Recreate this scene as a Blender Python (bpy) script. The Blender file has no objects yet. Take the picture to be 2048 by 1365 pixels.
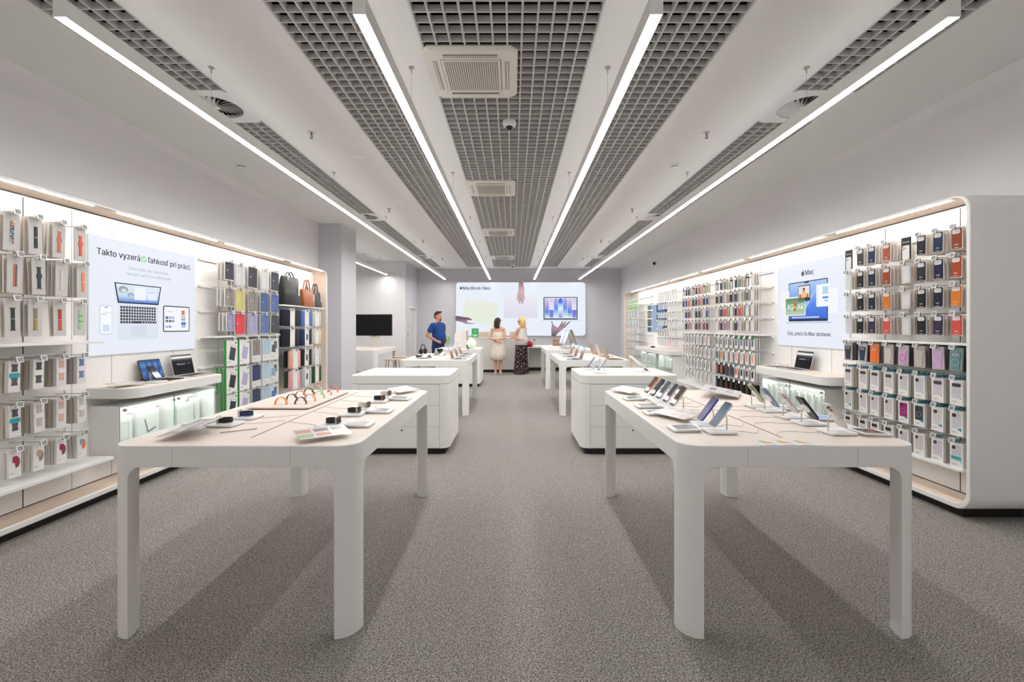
import bpy, math, random
from mathutils import Vector, Matrix
random.seed(7)
PI = math.pi
R = math.radians
scene = bpy.context.scene
COL = scene.collection

# ---------------------------------------------------------------- camera, world, exposure
CAM_H = 1.42
F = 910.2                     # focal length in pixels of the 2048 wide frame (16 mm lens)
VX, VY = 1026.0, 652.0        # vanishing point of the aisle
cam_data = bpy.data.cameras.new('camera')
cam = bpy.data.objects.new('camera', cam_data)
COL.objects.link(cam)
cam.location = (0, 0, CAM_H)
cam.rotation_euler = (R(90), 0, 0)
cam_data.lens = 16.0
cam_data.sensor_width = 36.0
cam_data.shift_x = -(VX - 1024) / 2048
cam_data.shift_y = -(682.5 - VY) / 2048
cam_data.clip_start = 0.05
scene.camera = cam

EXPOSURE = 0.0
scene.view_settings.view_transform = 'Standard'
scene.view_settings.look = 'None'
scene.view_settings.gamma = 1
scene.view_settings.use_curve_mapping = False
scene.view_settings.exposure = EXPOSURE
EXPF = 2 ** EXPOSURE

LAMP = 42.5            # emission of the ceiling light bars
STRIP = 135.0          # emission of the light strips in the wall displays
SPILL = 0.85          # light of the mall hall that comes in through the open shop front
world = bpy.data.worlds.new('world')
scene.world = world
world.use_nodes = True
bg = world.node_tree.nodes['Background']
bg.inputs[0].default_value = (1.0, 0.97, 0.93, 1)
bg.inputs[1].default_value = SPILL

# ---------------------------------------------------------------- materials
def lin(c):
    return c / 12.92 if c <= 0.04045 else ((c + 0.055) / 1.055) ** 2.4
def hexc(h):
    h = h.lstrip('#')
    return tuple(lin(int(h[i:i + 2], 16) / 255) for i in (0, 2, 4))
_mats = {}
def mat(h, rough=0.5, metal=0.0, noise=0.0, nscale=60.0, bump=0.0, spec=0.5, stretch=None, coat=0.0):
    key = (h, rough, metal, noise, nscale, bump, spec, stretch, coat)
    if key in _mats:
        return _mats[key]
    m = bpy.data.materials.new('surface_' + h)
    m.use_nodes = True
    nt = m.node_tree
    b = nt.nodes['Principled BSDF']
    col = hexc(h)
    b.inputs['Base Color'].default_value = (*col, 1)
    b.inputs['Roughness'].default_value = rough
    b.inputs['Metallic'].default_value = metal
    b.inputs['Specular IOR Level'].default_value = spec
    b.inputs['Coat Weight'].default_value = coat
    if noise or bump:
        tc = nt.nodes.new('ShaderNodeTexCoord')
        mp = nt.nodes.new('ShaderNodeMapping')
        if stretch:
            mp.inputs['Scale'].default_value = stretch
        nz = nt.nodes.new('ShaderNodeTexNoise')
        nz.inputs['Scale'].default_value = nscale
        nz.inputs['Detail'].default_value = 3
        nt.links.new(tc.outputs['Object'], mp.inputs[0])
        nt.links.new(mp.outputs[0], nz.inputs['Vector'])
        if noise:
            cr = nt.nodes.new('ShaderNodeValToRGB')
            cr.color_ramp.elements[0].position = 0.3
            cr.color_ramp.elements[1].position = 0.7
            cr.color_ramp.elements[0].color = (*[max(0, c * (1 - noise)) for c in col], 1)
            cr.color_ramp.elements[1].color = (*[min(1, c * (1 + noise)) for c in col], 1)
            nt.links.new(nz.outputs['Fac'], cr.inputs[0])
            nt.links.new(cr.outputs[0], b.inputs['Base Color'])
        if bump:
            bp = nt.nodes.new('ShaderNodeBump')
            bp.inputs['Strength'].default_value = bump
            bp.inputs['Distance'].default_value = 0.01
            nt.links.new(nz.outputs['Fac'], bp.inputs['Height'])
            nt.links.new(bp.outputs[0], b.inputs['Normal'])
    _mats[key] = m
    return m
def lamp_mat(strength, rgb=(1, 1, 1)):
    key = ('lamp', strength, rgb)
    if key not in _mats:
        m = bpy.data.materials.new('glowing_diffuser')
        m.use_nodes = True
        nt = m.node_tree
        nt.nodes.clear()
        e = nt.nodes.new('ShaderNodeEmission')
        e.inputs[0].default_value = (*rgb, 1)
        e.inputs[1].default_value = strength
        o = nt.nodes.new('ShaderNodeOutputMaterial')
        nt.links.new(e.outputs[0], o.inputs[0])
        _mats[key] = m
    return _mats[key]
def lit(h, k=1.0):
    """backlit print or screen pixel that shows the colour h"""
    key = ('lit', h, k)
    if key not in _mats:
        m = bpy.data.materials.new('backlit_' + h.strip('#'))
        m.use_nodes = True
        b = m.node_tree.nodes['Principled BSDF']
        b.inputs['Base Color'].default_value = (0.01, 0.01, 0.01, 1)
        b.inputs['Roughness'].default_value = 0.25
        b.inputs['Specular IOR Level'].default_value = 0.2
        b.inputs['Emission Color'].default_value = (*hexc(h), 1)
        b.inputs['Emission Strength'].default_value = k / EXPF
        _mats[key] = m
    return _mats[key]
def litgrad(stops, axis=2, k=1.0, scale=1.0, off=0.0):
    """backlit print with a colour gradient along one object axis"""
    m = bpy.data.materials.new('backlit_gradient')
    m.use_nodes = True
    nt = m.node_tree
    b = nt.nodes['Principled BSDF']
    b.inputs['Base Color'].default_value = (0.01, 0.01, 0.01, 1)
    b.inputs['Roughness'].default_value = 0.25
    b.inputs['Specular IOR Level'].default_value = 0.2
    tc = nt.nodes.new('ShaderNodeTexCoord')
    sp = nt.nodes.new('ShaderNodeSeparateXYZ')
    nt.links.new(tc.outputs['Generated'], sp.inputs[0])
    cr = nt.nodes.new('ShaderNodeValToRGB')
    els = cr.color_ramp.elements
    els[0].position, els[0].color = stops[0][0], (*hexc(stops[0][1]), 1)
    els[1].position, els[1].color = stops[-1][0], (*hexc(stops[-1][1]), 1)
    for p, h in stops[1:-1]:
        e = els.new(p)
        e.color = (*hexc(h), 1)
    nt.links.new(sp.outputs[axis], cr.inputs[0])
    nt.links.new(cr.outputs[0], b.inputs['Emission Color'])
    b.inputs['Emission Strength'].default_value = k / EXPF
    return m
def glass(h='#ffffff', rough=0.0, alpha=0.12, ior=1.45):
    key = ('glass', h, rough, alpha)
    if key not in _mats:
        m = bpy.data.materials.new('clear_glass')
        m.use_nodes = True
        nt = m.node_tree
        nt.nodes.clear()
        t = nt.nodes.new('ShaderNodeBsdfTransparent')
        t.inputs[0].default_value = (*hexc(h), 1)
        g = nt.nodes.new('ShaderNodeBsdfGlossy')
        g.inputs['Roughness'].default_value = rough
        lw = nt.nodes.new('ShaderNodeLayerWeight')
        lw.inputs[0].default_value = 0.5
        pw = nt.nodes.new('ShaderNodeMath'); pw.operation = 'POWER'; pw.inputs[1].default_value = 4.0
        nt.links.new(lw.outputs['Facing'], pw.inputs[0])
        fr = nt.nodes.new('ShaderNodeMath'); fr.operation = 'MULTIPLY_ADD'; fr.inputs[1].default_value = 0.6; fr.inputs[2].default_value = 0.03
        nt.links.new(pw.outputs[0], fr.inputs[0])
        mx = nt.nodes.new('ShaderNodeMixShader')
        df = nt.nodes.new('ShaderNodeBsdfDiffuse')
        df.inputs[0].default_value = (*hexc(h), 1)
        m2 = nt.nodes.new('ShaderNodeMixShader')
        m2.inputs[0].default_value = alpha
        nt.links.new(fr.outputs[0], mx.inputs[0])
        nt.links.new(t.outputs[0], mx.inputs[1])
        nt.links.new(g.outputs[0], mx.inputs[2])
        nt.links.new(mx.outputs[0], m2.inputs[1])
        nt.links.new(df.outputs[0], m2.inputs[2])
        o = nt.nodes.new('ShaderNodeOutputMaterial')
        nt.links.new(m2.outputs[0], o.inputs[0])
        _mats[key] = m
    return _mats[key]

WHITE = mat('#ebeae8', 0.45)                 # lacquered furniture
PANEL = mat('#f6f4f1', 0.5)
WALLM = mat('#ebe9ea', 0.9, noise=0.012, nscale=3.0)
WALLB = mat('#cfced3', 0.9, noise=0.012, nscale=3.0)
CEILM = mat('#eeedec', 0.92)
WOOD = mat('#efdcc9', 0.5, noise=0.035, nscale=14.0, stretch=(6, 1, 6))
TOPW = mat('#eaddd2', 0.42, noise=0.02, nscale=14.0, stretch=(8, 1, 8))
BLACK = mat('#0b0b0c', 0.5)
DARK = mat('#1d1e21', 0.45)
CARD = mat('#e6e3e1', 0.55)
CARDG = mat('#cbc8c6', 0.55)
CARDB = mat('#cfc4b6', 0.7)
METAL = mat('#b9b6b2', 0.28, 1.0)
METALD = mat('#6c6864', 0.35, 0.8)
PLASTW = mat('#f0f0ef', 0.35)
TAGG = mat('#8f9497', 0.4)

# ---------------------------------------------------------------- mesh builder
class MB:
    def __init__(s):
        s.v, s.f, s.m = [], [], []
        s.mats = []
    def add(s, vs, fs, M=None, mt=None):
        n = len(s.v)
        s.v += [tuple(M @ Vector(v)) for v in vs] if M is not None else [tuple(v) for v in vs]
        s.f += [tuple(i + n for i in f) for f in fs]
        k = 0
        if mt is not None:
            if mt not in s.mats:
                s.mats.append(mt)
            k = s.mats.index(mt)
        s.m += [k] * len(fs)
        return s
    def box(s, x0, x1, y0, y1, z0, z1, M=None, mt=None):
        vs = [(x, y, z) for z in (z0, z1) for y in (y0, y1) for x in (x0, x1)]
        fs = [(0, 2, 3, 1), (4, 5, 7, 6), (0, 1, 5, 4), (2, 6, 7, 3), (0, 4, 6, 2), (1, 3, 7, 5)]
        return s.add(vs, fs, M, mt)
    def prism(s, pts, y0, y1, M=None, mt=None):
        """polygon pts (x,z), counter-clockwise seen from -y, extruded from y0 (front) to y1"""
        n = len(pts)
        vs = [(x, y0, z) for x, z in pts] + [(x, y1, z) for x, z in pts]
        fs = [tuple(range(n)), tuple(range(2 * n - 1, n - 1, -1))]
        fs += [(i, i + n, (i + 1) % n + n, (i + 1) % n) for i in range(n)]
        return s.add(vs, fs, M, mt)
    def slab(s, pts, z0, z1, M=None, mt=None):
        """polygon pts (x,y) ccw from above, extruded from z0 to z1"""
        n = len(pts)
        vs = [(x, y, z0) for x, y in pts] + [(x, y, z1) for x, y in pts]
        fs = [tuple(range(n - 1, -1, -1)), tuple(range(n, 2 * n))]
        fs += [(i, (i + 1) % n, (i + 1) % n + n, i + n) for i in range(n)]
        return s.add(vs, fs, M, mt)
    def ring(s, outer, inner, a0, a1, axis='z', M=None, mt=None):
        """ring between two polygons with equal counts"""
        n = len(outer)
        if axis == 'z':
            P = lambda p, a: (p[0], p[1], a)
        elif axis == 'y':
            P = lambda p, a: (p[0], a, p[1])
        else:
            P = lambda p, a: (a, p[0], p[1])
        vs = [P(p, a0) for p in outer] + [P(p, a0) for p in inner] + [P(p, a1) for p in outer] + [P(p, a1) for p in inner]
        fs = []
        for i in range(n):
            j = (i + 1) % n
            fs += [(i, j, j + 2 * n, i + 2 * n), (n + j, n + i, i + 3 * n, j + 3 * n),
                   (j, i, n + i, n + j), (2 * n + i, 2 * n + j, 3 * n + j, 3 * n + i)]
        return s.add(vs, fs, M, mt)
    def tube(s, pts, r, seg=6, M=None, mt=None, closed=False):
        pts = [Vector(p) for p in pts]
        n = len(pts)
        rs = r if isinstance(r, (list, tuple)) else [r] * n
        vs, fs = [], []
        prev = None
        for i, p in enumerate(pts):
            if closed:
                t = pts[(i + 1) % n] - pts[(i - 1) % n]
            else:
                t = pts[min(i + 1, n - 1)] - pts[max(i - 1, 0)]
            t.normalize()
            if prev is None:
                u = t.orthogonal().normalized()
            else:
                u = prev - t * prev.dot(t)
                u = u.normalized() if u.length > 1e-6 else t.orthogonal().normalized()
            prev = u
            w = t.cross(u)
            for k in range(seg):
                a = 2 * PI * k / seg
                vs.append(p + (u * math.cos(a) + w * math.sin(a)) * rs[i])
        m = n if closed else n - 1
        for i in range(m):
            for k in range(seg):
                a, b = i * seg + k, i * seg + (k + 1) % seg
                c, d = ((i + 1) % n) * seg + (k + 1) % seg, ((i + 1) % n) * seg + k
                fs.append((a, b, c, d))
        if not closed:
            fs.append(tuple(range(seg - 1, -1, -1)))
            fs.append(tuple(range((n - 1) * seg, n * seg)))
        return s.add(vs, fs, M, mt)
    def lathe(s, prof, seg=24, M=None, mt=None):
        """profile [(r,z)] turned around z"""
        n = len(prof)
        vs, fs = [], []
        for r, z in prof:
            for k in range(seg):
                a = 2 * PI * k / seg
                vs.append((max(r, 1e-5) * math.cos(a), max(r, 1e-5) * math.sin(a), z))
        for i in range(n - 1):
            for k in range(seg):
                fs.append((i * seg + k, i * seg + (k + 1) % seg, (i + 1) * seg + (k + 1) % seg, (i + 1) * seg + k))
        fs.append(tuple(range(seg - 1, -1, -1)))
        fs.append(tuple(range((n - 1) * seg, n * seg)))
        return s.add(vs, fs, M, mt)
    def loft(s, rings, M=None, mt=None, caps=True):
        n = len(rings[0])
        vs = [v for r in rings for v in r]
        fs = []
        for i in range(len(rings) - 1):
            for k in range(n):
                fs.append((i * n + k, i * n + (k + 1) % n, (i + 1) * n + (k + 1) % n, (i + 1) * n + k))
        if caps:
            fs.append(tuple(range(n - 1, -1, -1)))
            fs.append(tuple(range((len(rings) - 1) * n, len(rings) * n)))
        return s.add(vs, fs, M, mt)
    def ell(s, c, r, seg=16, rings=10, M=None, mt=None):
        rx, ry, rz = r if isinstance(r, (list, tuple)) else (r, r, r)
        rr = []
        for i in range(rings + 1):
            a = -PI / 2 + PI * i / rings
            ca, sa = max(math.cos(a), 1e-3), math.sin(a)
            rr.append([(c[0] + rx * ca * math.cos(2 * PI * k / seg), c[1] + ry * ca * math.sin(2 * PI * k / seg), c[2] + rz * sa) for k in range(seg)])
        return s.loft(rr, M, mt)
    def mesh(s, name, material=None, smooth=None):
        me = bpy.data.meshes.new(name)
        me.from_pydata(s.v, [], s.f)
        if s.mats:
            for m in s.mats:
                me.materials.append(m)
            me.polygons.foreach_set('material_index', s.m)
        elif material is not None:
            me.materials.append(material)
        me.validate()
        if smooth:
            me.shade_smooth()
            me.set_sharp_from_angle(angle=R(smooth))
        me.update()
        return me
    def build(s, name, material=None, parent=None, loc=None, smooth=None, bevel=None):
        o = bpy.data.objects.new(name, s.mesh(name, material, smooth))
        COL.objects.link(o)
        if parent is not None:
            o.parent = parent
        if loc is not None:
            o.location = loc
        if bevel:
            b = o.modifiers.new('edge', 'BEVEL')
            b.width = bevel
            b.segments = 2
            b.limit_method = 'ANGLE'
            b.angle_limit = R(50)
        return o

def rrect(x0, x1, z0, z1, r, n=5):
    """rounded rectangle, counter-clockwise"""
    r = min(r, (x1 - x0) / 2 - 1e-5, (z1 - z0) / 2 - 1e-5)
    out = []
    for cx, cz, a0 in ((x1 - r, z0 + r, -90), (x1 - r, z1 - r, 0), (x0 + r, z1 - r, 90), (x0 + r, z0 + r, 180)):
        for k in range(n + 1):
            a = R(a0 + 90 * k / n)
            out.append((cx + r * math.cos(a), cz + r * math.sin(a)))
    return out
def box(x0, x1, y0, y1, z0, z1):
    return MB().box(x0, x1, y0, y1, z0, z1)
def tag(o, label, cat, group=None, kind=None):
    if label: o['label'] = label
    if cat: o['category'] = cat
    if group: o['group'] = group
    if kind: o['kind'] = kind
    return o
def thing(name, label, cat, loc=(0, 0, 0), rotz=0.0, group=None):
    o = bpy.data.objects.new(name, None)
    COL.objects.link(o)
    o.empty_display_size = 0.05
    o.location = loc
    o.rotation_euler = (0, 0, rotz)
    return tag(o, label, cat, group)
def struct(name, mb, m, smooth=None):
    o = mb.build(name, m, smooth=smooth)
    o['kind'] = 'structure'
    return o
_kids = {}
def dup(root, loc, rot, label=None, group=None):
    r = root.copy()
    COL.objects.link(r)
    r.location = loc
    r.rotation_euler = rot if isinstance(rot, (tuple, list)) else (0, 0, rot)
    if label: r['label'] = label
    if group: r['group'] = group
    for ch in kids(root):
        c = ch.copy(); COL.objects.link(c); c.parent = r
        for g in kids(ch):
            d = g.copy(); COL.objects.link(d); d.parent = c
    return r
def kids(o):
    if o.name not in _kids:
        _kids[o.name] = list(o.children)
    return _kids[o.name]
_font = None
try:
    import os
    _fp = os.path.join(bpy.utils.system_resource('DATAFILES'), 'fonts', 'Inter.woff2')   # Blender's own interface typeface
    if os.path.exists(_fp):
        _font = bpy.data.fonts.load(_fp)
except Exception:
    _font = None
def _glyphs(body, size, bold):
    cu = bpy.data.curves.new('letters', 'FONT')
    cu.body = body
    if _font: cu.font = _font
    cu.size = size
    cu.align_y = 'BOTTOM_BASELINE'
    cu.extrude = 0.0
    cu.offset = 0.0 if _font else bold
    cu.resolution_u = 3
    tmp = bpy.data.objects.new('letters_tmp', cu)
    COL.objects.link(tmp)
    bpy.context.view_layer.update()
    dg = bpy.context.evaluated_depsgraph_get()
    me = bpy.data.meshes.new_from_object(tmp.evaluated_get(dg))
    V = [tuple(v.co) for v in me.vertices]
    P = [tuple(q.vertices) for q in me.polygons]
    bpy.data.meshes.remove(me)
    bpy.data.objects.remove(tmp)
    bpy.data.curves.remove(cu)
    return V, P
def text(body, size, name, material, parent, loc, rotz=0.0, align='CENTER', tilt=90, bold=0.0, sx=1.0, fit=None):
    """letters lying in the local x-z plane facing -y"""
    V, P = [], []
    def put(vs, ps, x):
        n = len(V)
        V.extend((q[0] + x, q[1], 0.0) for q in vs)
        P.extend(tuple(i + n for i in f) for f in ps)
    if _font and 'k' in body:      # the letter k is drawn from three strokes
        bar = max(v[0] for v in _glyphs('|', size, 0)[0])
        x = 0.0
        segs = body.split('k')
        for i, sg in enumerate(segs):
            if sg:
                put(*_glyphs(sg, size, 0), x)
                x += max(v[0] for v in _glyphs(sg + '|', size, 0)[0]) - bar
            if i < len(segs) - 1:
                s_ = max(v[1] for v in _glyphs('l', size, 0)[0]) / 0.755
                for q in ([(0.075, 0), (0.155, 0), (0.155, 0.745), (0.075, 0.745)], [(0.155, 0.175), (0.155, 0.275), (0.385, 0.545), (0.485, 0.545)],
                          [(0.235, 0.27), (0.295, 0.335), (0.50, 0.0), (0.405, 0.0)]):
                    put([(a_ * s_, b_ * s_) for a_, b_ in q], [(0, 1, 2, 3)], x)
                x += 0.545 * s_
    else:
        put(*_glyphs(body, size, bold), 0.0)
    xs_ = [v[0] for v in V]
    cx = (min(xs_) + max(xs_)) / 2 if align == 'CENTER' else 0.0
    if _font and bold:             # heavier weight: the strokes are doubled sideways
        n0, p0 = len(V), list(P)
        for dx in (-0.012 * size, 0.012 * size):
            n = len(V)
            V.extend((q[0] + dx, q[1], 0.0) for q in V[:n0])
            P.extend(tuple(i + n for i in f) for f in p0)
    cap_ = max(v[1] for v in _glyphs('H', size, 0)[0])
    V = [(v[0] - cx, v[1] - 0.5 * cap_, 0.0) for v in V]
    me = bpy.data.meshes.new(name)
    me.from_pydata(V, [], P)
    me.update()
    me.materials.clear()
    me.materials.append(material)
    o = bpy.data.objects.new(name, me)
    COL.objects.link(o)
    o.parent = parent
    o.location = loc
    o.rotation_euler = (R(tilt), 0, rotz)
    if fit:
        xs_ = [v.co.x for v in me.vertices]
        sx = fit / (max(xs_) - min(xs_))
        o.scale = (sx, sx, 1)
    else:
        o.scale = (sx, 1, 1)
    return o
def zc(px, X):
    """depth of a picture column on a side plane at distance X"""
    return X * F / abs(px - VX)
def hh(py, z):
    return CAM_H - (py - VY) * z / F
def tp(px, py, h=0.873):
    """spot on a horizontal surface of height h"""
    z = (CAM_H - h) * F / (py - VY)
    return ((px - VX) * z / F, z)
# ---------------------------------------------------------------- the room
HC = 3.42          # ceiling
BACK = 16.0
XW = 3.8
def carpet():
    m = bpy.data.materials.new('carpet')
    m.use_nodes = True
    nt = m.node_tree
    b = nt.nodes['Principled BSDF']
    b.inputs['Roughness'].default_value = 1.0
    b.inputs['Specular IOR Level'].default_value = 0.1
    tc = nt.nodes.new('ShaderNodeTexCoord')
    n1 = nt.nodes.new('ShaderNodeTexNoise'); n1.inputs['Scale'].default_value = 150; n1.inputs['Detail'].default_value = 4; n1.inputs['Roughness'].default_value = 0.85
    n2 = nt.nodes.new('ShaderNodeTexVoronoi'); n2.inputs['Scale'].default_value = 150
    n3 = nt.nodes.new('ShaderNodeTexNoise'); n3.inputs['Scale'].default_value = 1.3; n3.inputs['Detail'].default_value = 3
    mp = nt.nodes.new('ShaderNodeMapping'); mp.inputs['Scale'].default_value = (2.6, 0.35, 1)
    for n in (n1, n2): nt.links.new(tc.outputs['Object'], n.inputs['Vector'])
    nt.links.new(tc.outputs['Object'], mp.inputs[0]); nt.links.new(mp.outputs[0], n3.inputs['Vector'])
    cr = nt.nodes.new('ShaderNodeValToRGB')
    cr.color_ramp.elements[0].position = 0.40; cr.color_ramp.elements[0].color = (*hexc('#3e3a37'), 1)
    cr.color_ramp.elements[1].position = 0.60; cr.color_ramp.elements[1].color = (*hexc('#d8d2cc'), 1)
    nt.links.new(n1.outputs['Fac'], cr.inputs[0])
    mx = nt.nodes.new('ShaderNodeMixRGB'); mx.blend_type = 'MULTIPLY'; mx.inputs[0].default_value = 0.6
    nt.links.new(cr.outputs[0], mx.inputs[1])
    bw = nt.nodes.new('ShaderNodeSeparateColor')
    nt.links.new(n2.outputs['Color'], bw.inputs[0])
    cr2 = nt.nodes.new('ShaderNodeValToRGB')
    cr2.color_ramp.elements[0].color = (0.35, 0.34, 0.34, 1); cr2.color_ramp.elements[1].color = (1, 1, 1, 1)
    nt.links.new(bw.outputs[0], cr2.inputs[0])
    nt.links.new(cr2.outputs[0], mx.inputs[2])
    mx2 = nt.nodes.new('ShaderNodeMixRGB'); mx2.blend_type = 'MULTIPLY'; mx2.inputs[0].default_value = 1
    cr3 = nt.nodes.new('ShaderNodeValToRGB')
    cr3.color_ramp.elements[0].position = 0.3; cr3.color_ramp.elements[0].color = (0.93, 0.93, 0.93, 1)
    cr3.color_ramp.elements[1].position = 0.7; cr3.color_ramp.elements[1].color = (1, 1, 1, 1)
    nt.links.new(n3.outputs['Fac'], cr3.inputs[0])
    nt.links.new(mx.outputs[0], mx2.inputs[1]); nt.links.new(cr3.outputs[0], mx2.inputs[2])
    nt.links.new(mx2.outputs[0], b.inputs['Base Color'])
    bp = nt.nodes.new('ShaderNodeBump'); bp.inputs['Strength'].default_value = 0.12; bp.inputs['Distance'].default_value = 0.003
    nt.links.new(n1.outputs['Fac'], bp.inputs['Height']); nt.links.new(bp.outputs[0], b.inputs['Normal'])
    return m
Y0 = -2.0
struct('floor', box(-9.5, XW + 0.12, Y0, BACK + 0.12, -0.1, 0), carpet())
struct('wall_right', box(XW, XW + 0.12, Y0, BACK + 0.12, 0, HC + 0.9), WALLM)
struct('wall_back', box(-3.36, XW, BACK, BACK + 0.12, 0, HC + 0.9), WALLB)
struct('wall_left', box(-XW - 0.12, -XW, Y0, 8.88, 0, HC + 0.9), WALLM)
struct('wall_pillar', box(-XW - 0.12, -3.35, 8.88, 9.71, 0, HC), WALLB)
struct('wall_alcove_front', box(-9.5, -XW - 0.12, 9.59, 9.71, 0, HC), WALLM)
struct('wall_alcove_left', box(-9.5, -9.38, 9.71, 14.1, 0, HC), WALLM)
struct('wall_alcove_back', box(-9.5, -3.36, 14.1, 14.22, 0, HC), WALLM)
# wall stub with the door opening between the alcove and the back wall
DZ0, DZ1, DH = 14.75, 15.72, 2.0
w = MB()
w.box(-3.48, -3.36, 14.22, DZ0, 0, HC); w.box(-3.48, -3.36, DZ1, BACK + 0.12, 0, HC); w.box(-3.48, -3.36, DZ0, DZ1, DH, HC)
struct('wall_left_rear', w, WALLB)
d = MB()
d.box(-3.47, -3.34, DZ0 - 0.05, DZ0 + 0.012, 0, DH + 0.05); d.box(-3.47, -3.34, DZ1 - 0.012, DZ1 + 0.05, 0, DH + 0.05); d.box(-3.47, -3.34, DZ0 + 0.012, DZ1 - 0.012, DH - 0.012, DH + 0.05)
struct('trim_1', d, mat('#e6e3df', 0.5))
do = struct('door_1', box(-3.45, -3.41, DZ0 + 0.013, DZ1 - 0.013, 0.01, DH - 0.013), mat('#e2dfda', 0.5))
MB().tube([(-3.41, DZ0 + 0.1, 1.02), (-3.36, DZ0 + 0.1, 1.02), (-3.36, DZ0 + 0.22, 1.02)], 0.01, 8).build('door_handle', METAL, do)
# skirting
struct('baseboard_back', box(0.9, XW, BACK - 0.015, BACK, 0, 0.07), mat('#cfcdcc', 0.6))

# ceiling panels between the open grids
GR = [(-2.98, -2.45), (-1.535, -0.965), (-0.645, 0.565), (0.92, 1.49), (2.39, 2.93)]
GEND = 15.4
c = MB()
xs = [-XW - 0.1] + [v for g in GR for v in g] + [XW + 0.1]
for i in range(0, len(xs), 2):
    c.box(xs[i], xs[i + 1], Y0, GEND, HC, HC + 0.04)
c.box(-XW - 0.1, XW + 0.1, GEND, BACK + 0.1, HC, HC + 0.04)
c.box(-9.5, -XW - 0.1, 9.6, 14.2, HC, HC + 0.04)
DIFF = [(3.86, 4.48), (8.1, 8.66), (12.9, 13.55)]
for a, b_ in DIFF:
    for g in (GR[0], GR[4]):
        cx, cy, r = (g[0] + g[1]) / 2, (a + b_) / 2, 0.215
        n = 32
        inn = [(cx + r * math.cos(2 * PI * k / n), cy + r * math.sin(2 * PI * k / n)) for k in range(n)]
        out = []
        for k in range(n):
            a2 = 2 * PI * k / n
            ca, sa = math.cos(a2), math.sin(a2)
            hx, hy = (g[1] - g[0]) / 2, (b_ - a) / 2
            t = min(hx / max(abs(ca), 1e-6), hy / max(abs(sa), 1e-6))
            out.append((cx + ca * t, cy + sa * t))
        c.ring(out, inn, HC, HC + 0.03)
struct('ceiling', c, CEILM)
# dark void above the open grids
v = MB()
for g in GR:
    v.box(g[0] - 0.1, g[1] + 0.1, Y0, GEND + 0.1, HC + 0.42, HC + 0.46)
    v.box(g[0] - 0.1, g[0] - 0.08, Y0, GEND + 0.1, HC + 0.04, HC + 0.42)
    v.box(g[1] + 0.08, g[1] + 0.1, Y0, GEND + 0.1, HC + 0.04, HC + 0.42)
    v.box(g[0] - 0.1, g[1] + 0.1, GEND + 0.1, GEND + 0.12, HC + 0.04, HC + 0.46)
struct('ceiling_void', v, mat('#191919', 0.95))

GRIDM = mat('#c9c7c5', 0.6)
def grid(x0, x1, y0, y1, label):
    m = MB()
    nx = round((x1 - x0) / 0.1)
    ny = round((y1 - y0) / 0.1)
    for i in range(nx + 1):
        x = x0 + (x1 - x0) * i / nx
        m.box(x - 0.0065, x + 0.0065, y0, y1, HC - 0.002, HC + 0.048)
    for j in range(ny + 1):
        y = y0 + (y1 - y0) * j / ny
        m.box(x0, x1, y - 0.005, y + 0.005, HC - 0.001, HC + 0.045)
    o = m.build('ceiling_grid', GRIDM)
    tag(o, label, 'ceiling grid', 'open cell ceiling grids')
grid(GR[2][0], GR[2][1], 1.0, GEND, 'wide open-cell ceiling grid down the middle holding the air conditioners')
grid(GR[1][0], GR[1][1], 1.0, GEND, 'open-cell ceiling grid behind the light bar left of the middle grid')
grid(GR[3][0], GR[3][1], 1.0, GEND, 'open-cell ceiling grid behind the light bar right of the middle grid')
for k, g in ((0, GR[0]), (1, GR[4])):
    side = ('far left', 'far right')[k]
    ys = [1.0, DIFF[0][0], DIFF[0][1], DIFF[1][0], DIFF[1][1], DIFF[2][0], DIFF[2][1], GEND]
    where = ('stretch nearest the entrance', 'stretch between first and second round vents',
             'stretch between second and third round vents', 'short stretch beyond the third round vent')
    for i in range(4):
        grid(g[0], g[1], ys[2 * i], ys[2 * i + 1], 'narrow ceiling grid on the %s, %s' % (side, where[i]))
    for i, (a, b_) in enumerate(DIFF):
        cx, cy, r = (g[0] + g[1]) / 2, (a + b_) / 2, 0.213
        t = thing('swirl_vent', 'round white swirl air vent, %s, %s from the entrance' % (side + ' ceiling row', ('first', 'second', 'third')[i]),
                  'air vent', (cx, cy, HC), 0, 'round swirl vents')
        MB().lathe([(r + 0.004, 0.06), (r + 0.004, 0.058)], 32).build('backing', BLACK, t)
        hb = MB().lathe([(0.03, -0.004), (0.03, 0.02)], 16)
        hb.build('hub', CEILM, t)
        bl = MB()
        n = 24
        for q in range(n):
            a0 = 2 * PI * q / n
            vs = []
            m_ = 5
            for s_ in range(m_ + 1):
                rr = 0.03 + (r - 0.03) * s_ / m_
                aa = a0 + 0.25 * (s_ / m_) ** 2
                wd = 2 * PI / n * 0.62
                vs += [(rr * math.cos(aa), rr * math.sin(aa), 0.0), (rr * math.cos(aa + wd), rr * math.sin(aa + wd), 0.035 * (0.3 + 0.7 * s_ / m_))]
            fs = [(2 * s_, 2 * s_ + 1, 2 * s_ + 3, 2 * s_ + 2) for s_ in range(m_)]
            bl.add(vs, fs)
        bl.build('swirl_blades', CEILM, t)

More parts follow.
